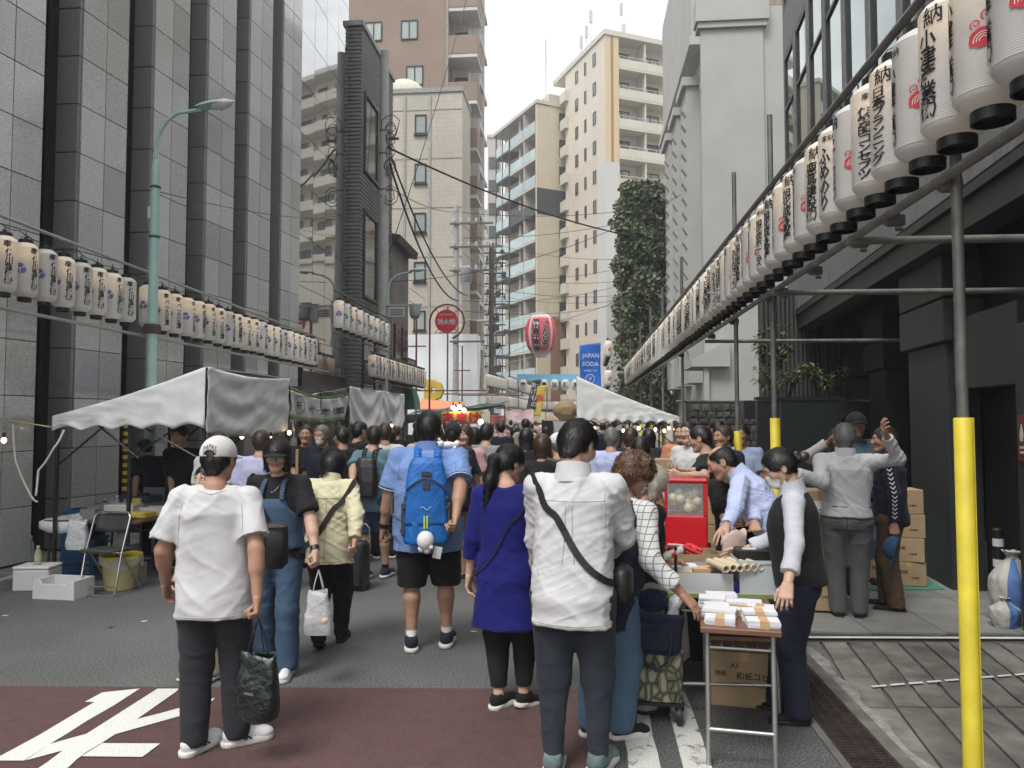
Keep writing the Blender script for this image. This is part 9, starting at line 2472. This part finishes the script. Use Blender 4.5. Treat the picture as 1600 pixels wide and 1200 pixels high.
c = person('person in navy track top with white chevron sleeves holding a blue cap',G(1394,954),62,1.66,male=True,girth=1.05,skinm=SK2,hair=('short',HBR),head=(18,0),armL=W(1400,838,6.7),handL='fist',armR=(.1,.2,1.0),feet=((.09,.05,0,-6,0),(-.08,-.05,0,8,0)),hintL=(-.2,-1,-.1),
       top=dict(mat=NV_,loose=.03,hem=.47,sleeve='long',collar=NV_),bottom=dict(mat=BROWNC,loose=.024),shoes=dict(kind='low',mat=BK_,sole=BLACK_SOLE),extra=(chevrons,),seed=22)
bc = thing('baseball_cap','plain blue cap held low by the navy track top wearer','cap',P(1405,850,6.62),R(60)); (v1,f1),(v2,f2),(v3,f3) = cap_arrays(.0065)
mm_ = Matrix.Translation((0,0,-.06)) @ Matrix.Rotation(R(-78),4,'X') @ Matrix.Scale(.95,4); BCM = cloth('cap_blue',(.02,.055,.12)); o = link('crown',np_mesh('crown',xf_np(v1,mm_),f1,BCM),bc); link('peak',np_mesh('peak',xf_np(v2,mm_),f2,BCM),bc)
person('stall worker in dark T-shirt and apron under the white tent',P(285,655,8.9),172,1.66,res=MID,skinm=SK3,hair=('short',HB_),head=(6,14),armR=W(270,795,8.6),armL=W(302,792,8.6),top=dict(mat=BK_,loose=.034),bottom=dict(kind='skirt',mat=cloth('dark_plaid',(.03,.022,.02),var=.5),wide=.25,hem=.25),shoes=dict(mat=BK_),seed=23)
person('stooping person in navy top with a red and white band beside the green lamp post',P(246,655,9.6),60,1.54,res=MID,skinm=SK3,hair=('short',HB_),lean=25,top=dict(mat=NV_,loose=.03),bottom=dict(mat=BK_),shoes=dict(mat=BK_),seed=24)
c = person('stall worker in black holding a wooden stick beneath the green edged banner',P(478,655,9.6),196,1.66,res=MID,skinm=SK3,hair=('short',HBR),armR=W(466,770,9.3),handR='fist',armL=W(500,770,9.3),top=dict(mat=BK_,loose=.03),bottom=dict(mat=CHAR),shoes=dict(mat=BK_),seed=25)
q = MB(); p = P(464,750,9.25); q.cbox(p,(.035,.03,.75),0,0,.004); single('wooden_stick',q,M('light_wood',(.4,.26,.14),.7,var=.2,stretch=(8,8,.6)),'upright pale wooden stick held by the stall worker in black','stick')
person('grey haired stall worker in a mask and navy top beneath the green edged banner',P(505,655,9.2),172,1.66,res=MID,skinm=SK2,hair=('short',HGR),mask=True,head=(0,8),top=dict(mat=NV_,loose=.03),bottom=dict(mat=CHAR),shoes=dict(mat=BK_),seed=26)
person('person in lavender shirt standing behind the black cap and dungarees',P(408,655,7.6),10,1.62,res=MID,male=True,skinm=SK3,hair=('short',HBR),top=dict(mat=LAV,loose=.035),bottom=dict(mat=CHAR),shoes=dict(mat=BK_),seed=27)
person('person in white shirt with navy strap behind the white cap',P(338,655,7.8),-20,1.60,res=MID,male=True,skinm=SK3,hair=('short',HB_),top=dict(mat=WT_,loose=.035,collar=NV_),bottom=dict(mat=CHAR),shoes=dict(mat=BK_),seed=28)
person('person in black top looking into the stall left of the teal T-shirt',P(535,655,9.0),30,1.64,res=MID,male=True,skinm=SK2,hair=('short',HB_),head=(20,10),top=dict(mat=BK_,loose=.03),bottom=dict(mat=DEND),shoes=dict(mat=cloth('red_shoe',(.3,.02,.03))),seed=29)
for (px,H_,d_,yw,ml,hr,tm,lb) in ((955,1.63,8.6,-20,True,('short',HGR),LBLUE,'grey haired person in pale blue shirt beside the right tent'),(1000,1.56,7.3,-35,False,('bob',HB_),WT_,'person with round black bob in white top at the right stalls'),
  (985,1.62,9.5,-10,False,('bob',HBR),BK_,'brown bobbed person in black under the right tent edge'),(1014,1.60,10.4,10,False,('long',HB_),CHAR,'long haired person in charcoal under the right tent bulbs'),(847,1.58,7.4,-8,False,('bob',HBR),BK_,'person with brown bob in black top just beyond the ponytail'),
  (872,1.58,7.9,20,True,('under_cap',HGR),cloth('olive',(.07,.08,.05)),'person in pale cap and olive top left of the bowed white shirt'),(822,1.62,9.2,-6,False,('long',HB_),BK_,'person with long black hair down the back in black top'),(1078,1.70,8.6,140,True,('short',HB_),WT_,'person in white top left of the third yellow post'),
  (1065,1.68,9.5,160,True,('short',HBR),cloth('orange',(.5,.2,.1)),'person in orange top under the right tent corner'),(1133,1.66,8.2,120,True,('short',HBR),NV_,'person in navy top between the two far yellow posts'),(1160,1.66,9.2,150,True,('short',HB_),LBLUE,'person in pale blue shirt before the stone wall'),(1122,1.72,9.8,30,True,('short',HB_),BK_,'tall person in black before the stone wall'),
  (668,1.62,10.5,12,True,('short',HBR),LAV,'brown haired person in lavender right of the blue polo'),(728,1.66,8.9,165,False,('bob',HBR),cloth('pink',(.5,.3,.3)),'person in pink top facing the camera beside the box backpack'),(602,1.68,9.6,20,True,('short',HBR),WT_,'person in white top between the teal T-shirt and the blue polo'),(560,1.70,9.9,-40,True,('short',HB_),BK_,'black haired person in black behind the teal T-shirt')):
 person(lb,P(px,655,d_),yw,H_,res=MID,male=ml,skinm=random.Random(px).choice([SK1,SK2,SK3]),hair=hr,top=dict(mat=tm,loose=.03),bottom=dict(mat=CHAR),shoes=dict(mat=BK_),cap=(cloth('pale_cap',(.6,.62,.64)),) if 'pale cap' in lb else None,seed=px / 100)
# ================================================================ the crowd further off
random.seed(12)
protos = []
for k,(ml,hs_,sl,bt) in enumerate(((True,'under_cap','short','trousers'),(True,'short','short','trousers'),(False,'bob','short','trousers'),(False,'long','long','skirt'),(True,'crop','long','trousers'),(False,'pony','short','trousers'),(True,'short','short','shorts'),(True,'thin','short','trousers'),(False,'bob','long','trousers'))):
 c = person('prototype',(0,-30,0),0,1.65,res=LOW,male=ml,skinm=SK1,hair=(hs_,HB_),top=dict(mat=BK_,loose=.03,sleeve=sl),bottom=dict(mat=CHAR,kind=bt,loose=.025,**({'hem': .28} if bt == 'shorts' else {}),**({'wide': .24,'hem': .2} if bt == 'skirt' else {})),shoes=dict(mat=BK_),group='x',seed=40 + k,cap=(cloth('crowd_cap',(.09,.09,.1)),) if hs_ == 'under_cap' else None)
 protos.append((c['t'], hs_, ml))
HAIRS = {'black': HB_, 'dark brown': HBR, 'grey': HGR}
TOPS = {'black': BK_,'white': WT_,'navy': NV_,'grey': GRYS,'pale blue': LBLUE,'beige': BEIGE,'charcoal': CHAR,'olive': MATS['cloth_olive'],'pink': MATS['cloth_pink'],'teal': TEAL}
SKS = [SK1, SK2, SK3]
hw = {'under_cap': 'capped', 'short': 'short', 'bob': 'bobbed', 'long': 'long', 'crop': 'cropped', 'pony': 'ponytailed', 'thin': 'thinning'}
placed = []
rows = [(10.8,.75),(12.2,.7),(13.6,.62),(15,.62),(16.6,.6),(18.4,.6),(20.4,.6),(22.6,.62),(25,.65),(28,.7),(31,.75),(35,.85),(40,.95),(46,1.1)]
first = [True] * len(protos)
cnt = {}
for ri, (d_, sp) in enumerate(rows):
 x0, x1 = -3.5, (-.2 if d_ < 17.5 else 1.1)
 x = x0 + random.uniform(0, sp)
 while x < x1:
  y_ = d_ + random.uniform(-.45, .45)
  k = random.randrange(len(protos)); pr, hs_, ml = protos[k]
  H_ = random.uniform(1.56, 1.76) if ml else random.uniform(1.48, 1.64)
  hn = random.choices(list(HAIRS), (7, 3, 1))[0]; tn = random.choices(list(TOPS), (7, 5, 4, 3, 2, 2, 3, 1, 1, 1))[0]
  away = random.random() < .72; yw = R(random.gauss(0, 22) + (0 if away else 180))
  o = pr if first[k] else dup(pr)
  first[k] = False
  o.location = (x, y_, 0); o.rotation_euler = (0, 0, yw); o.scale = (H_ / 1.65,) * 3
  for ch_ in o.children:
   nm = ch_.name.split('.')[0]
   tm = TOPS[tn] if nm == 'shirt' else HAIRS[hn] if nm == 'hair' else random.choice(SKS) if nm == 'body' else random.choice([CHAR,DEND,BEIGE,BK_,GRYT]) if nm in ('trousers','skirt','shorts') else None
   if tm:
    ch_.material_slots[0].link = 'OBJECT'; ch_.material_slots[0].material = tm
  zone = 'near crowd' if d_ < 14 else 'mid crowd' if d_ < 21 else 'far crowd'
  lb = '%s %s haired person, %s top, %s, in %s' % (hw[hs_], hn, tn, 'from behind' if away else 'facing camera', zone)
  cnt[lb] = cnt.get(lb, 0) + 1
  o['label'] = lb; o['category'] = 'person'; o['group'] = 'festival goers packed in the street'
  placed.append(o)
  x += sp * random.uniform(.8, 1.25)
for lb, n_ in cnt.items():
 if n_ < 2: continue
 same = sorted((o for o in placed if o['label'] == lb), key=lambda o: o.location.x / o.location.y)
 for i_, o in enumerate(same):
  o['label'] = lb.replace(', in ', ', ' + ORD[i_] + ' from left in ')
for k, (pr, _, _) in enumerate(protos):
 if first[k]:
  for ch_ in list(pr.children): bpy.data.objects.remove(ch_)
  bpy.data.objects.remove(pr)
# ================================================================ city haze
hm = bpy.data.materials.new('street_haze'); hm.use_nodes = True
for n_ in list(hm.node_tree.nodes):
 if n_.type != 'OUTPUT_MATERIAL': hm.node_tree.nodes.remove(n_)
pv = hm.node_tree.nodes.new('ShaderNodeVolumePrincipled'); pv.inputs['Color'].default_value = (.92,.94,.96,1); pv.inputs['Density'].default_value = .0018; pv.inputs['Anisotropy'].default_value = .2
hm.node_tree.links.new(pv.outputs[0], hm.node_tree.nodes['Material Output'].inputs['Volume'])
b = MB(); b.box(-320, 320, -70, 520, -1.1, 46)
tag(part('haze', b, hm), 'thin pale haze filling the street', None, None, 'stuff')
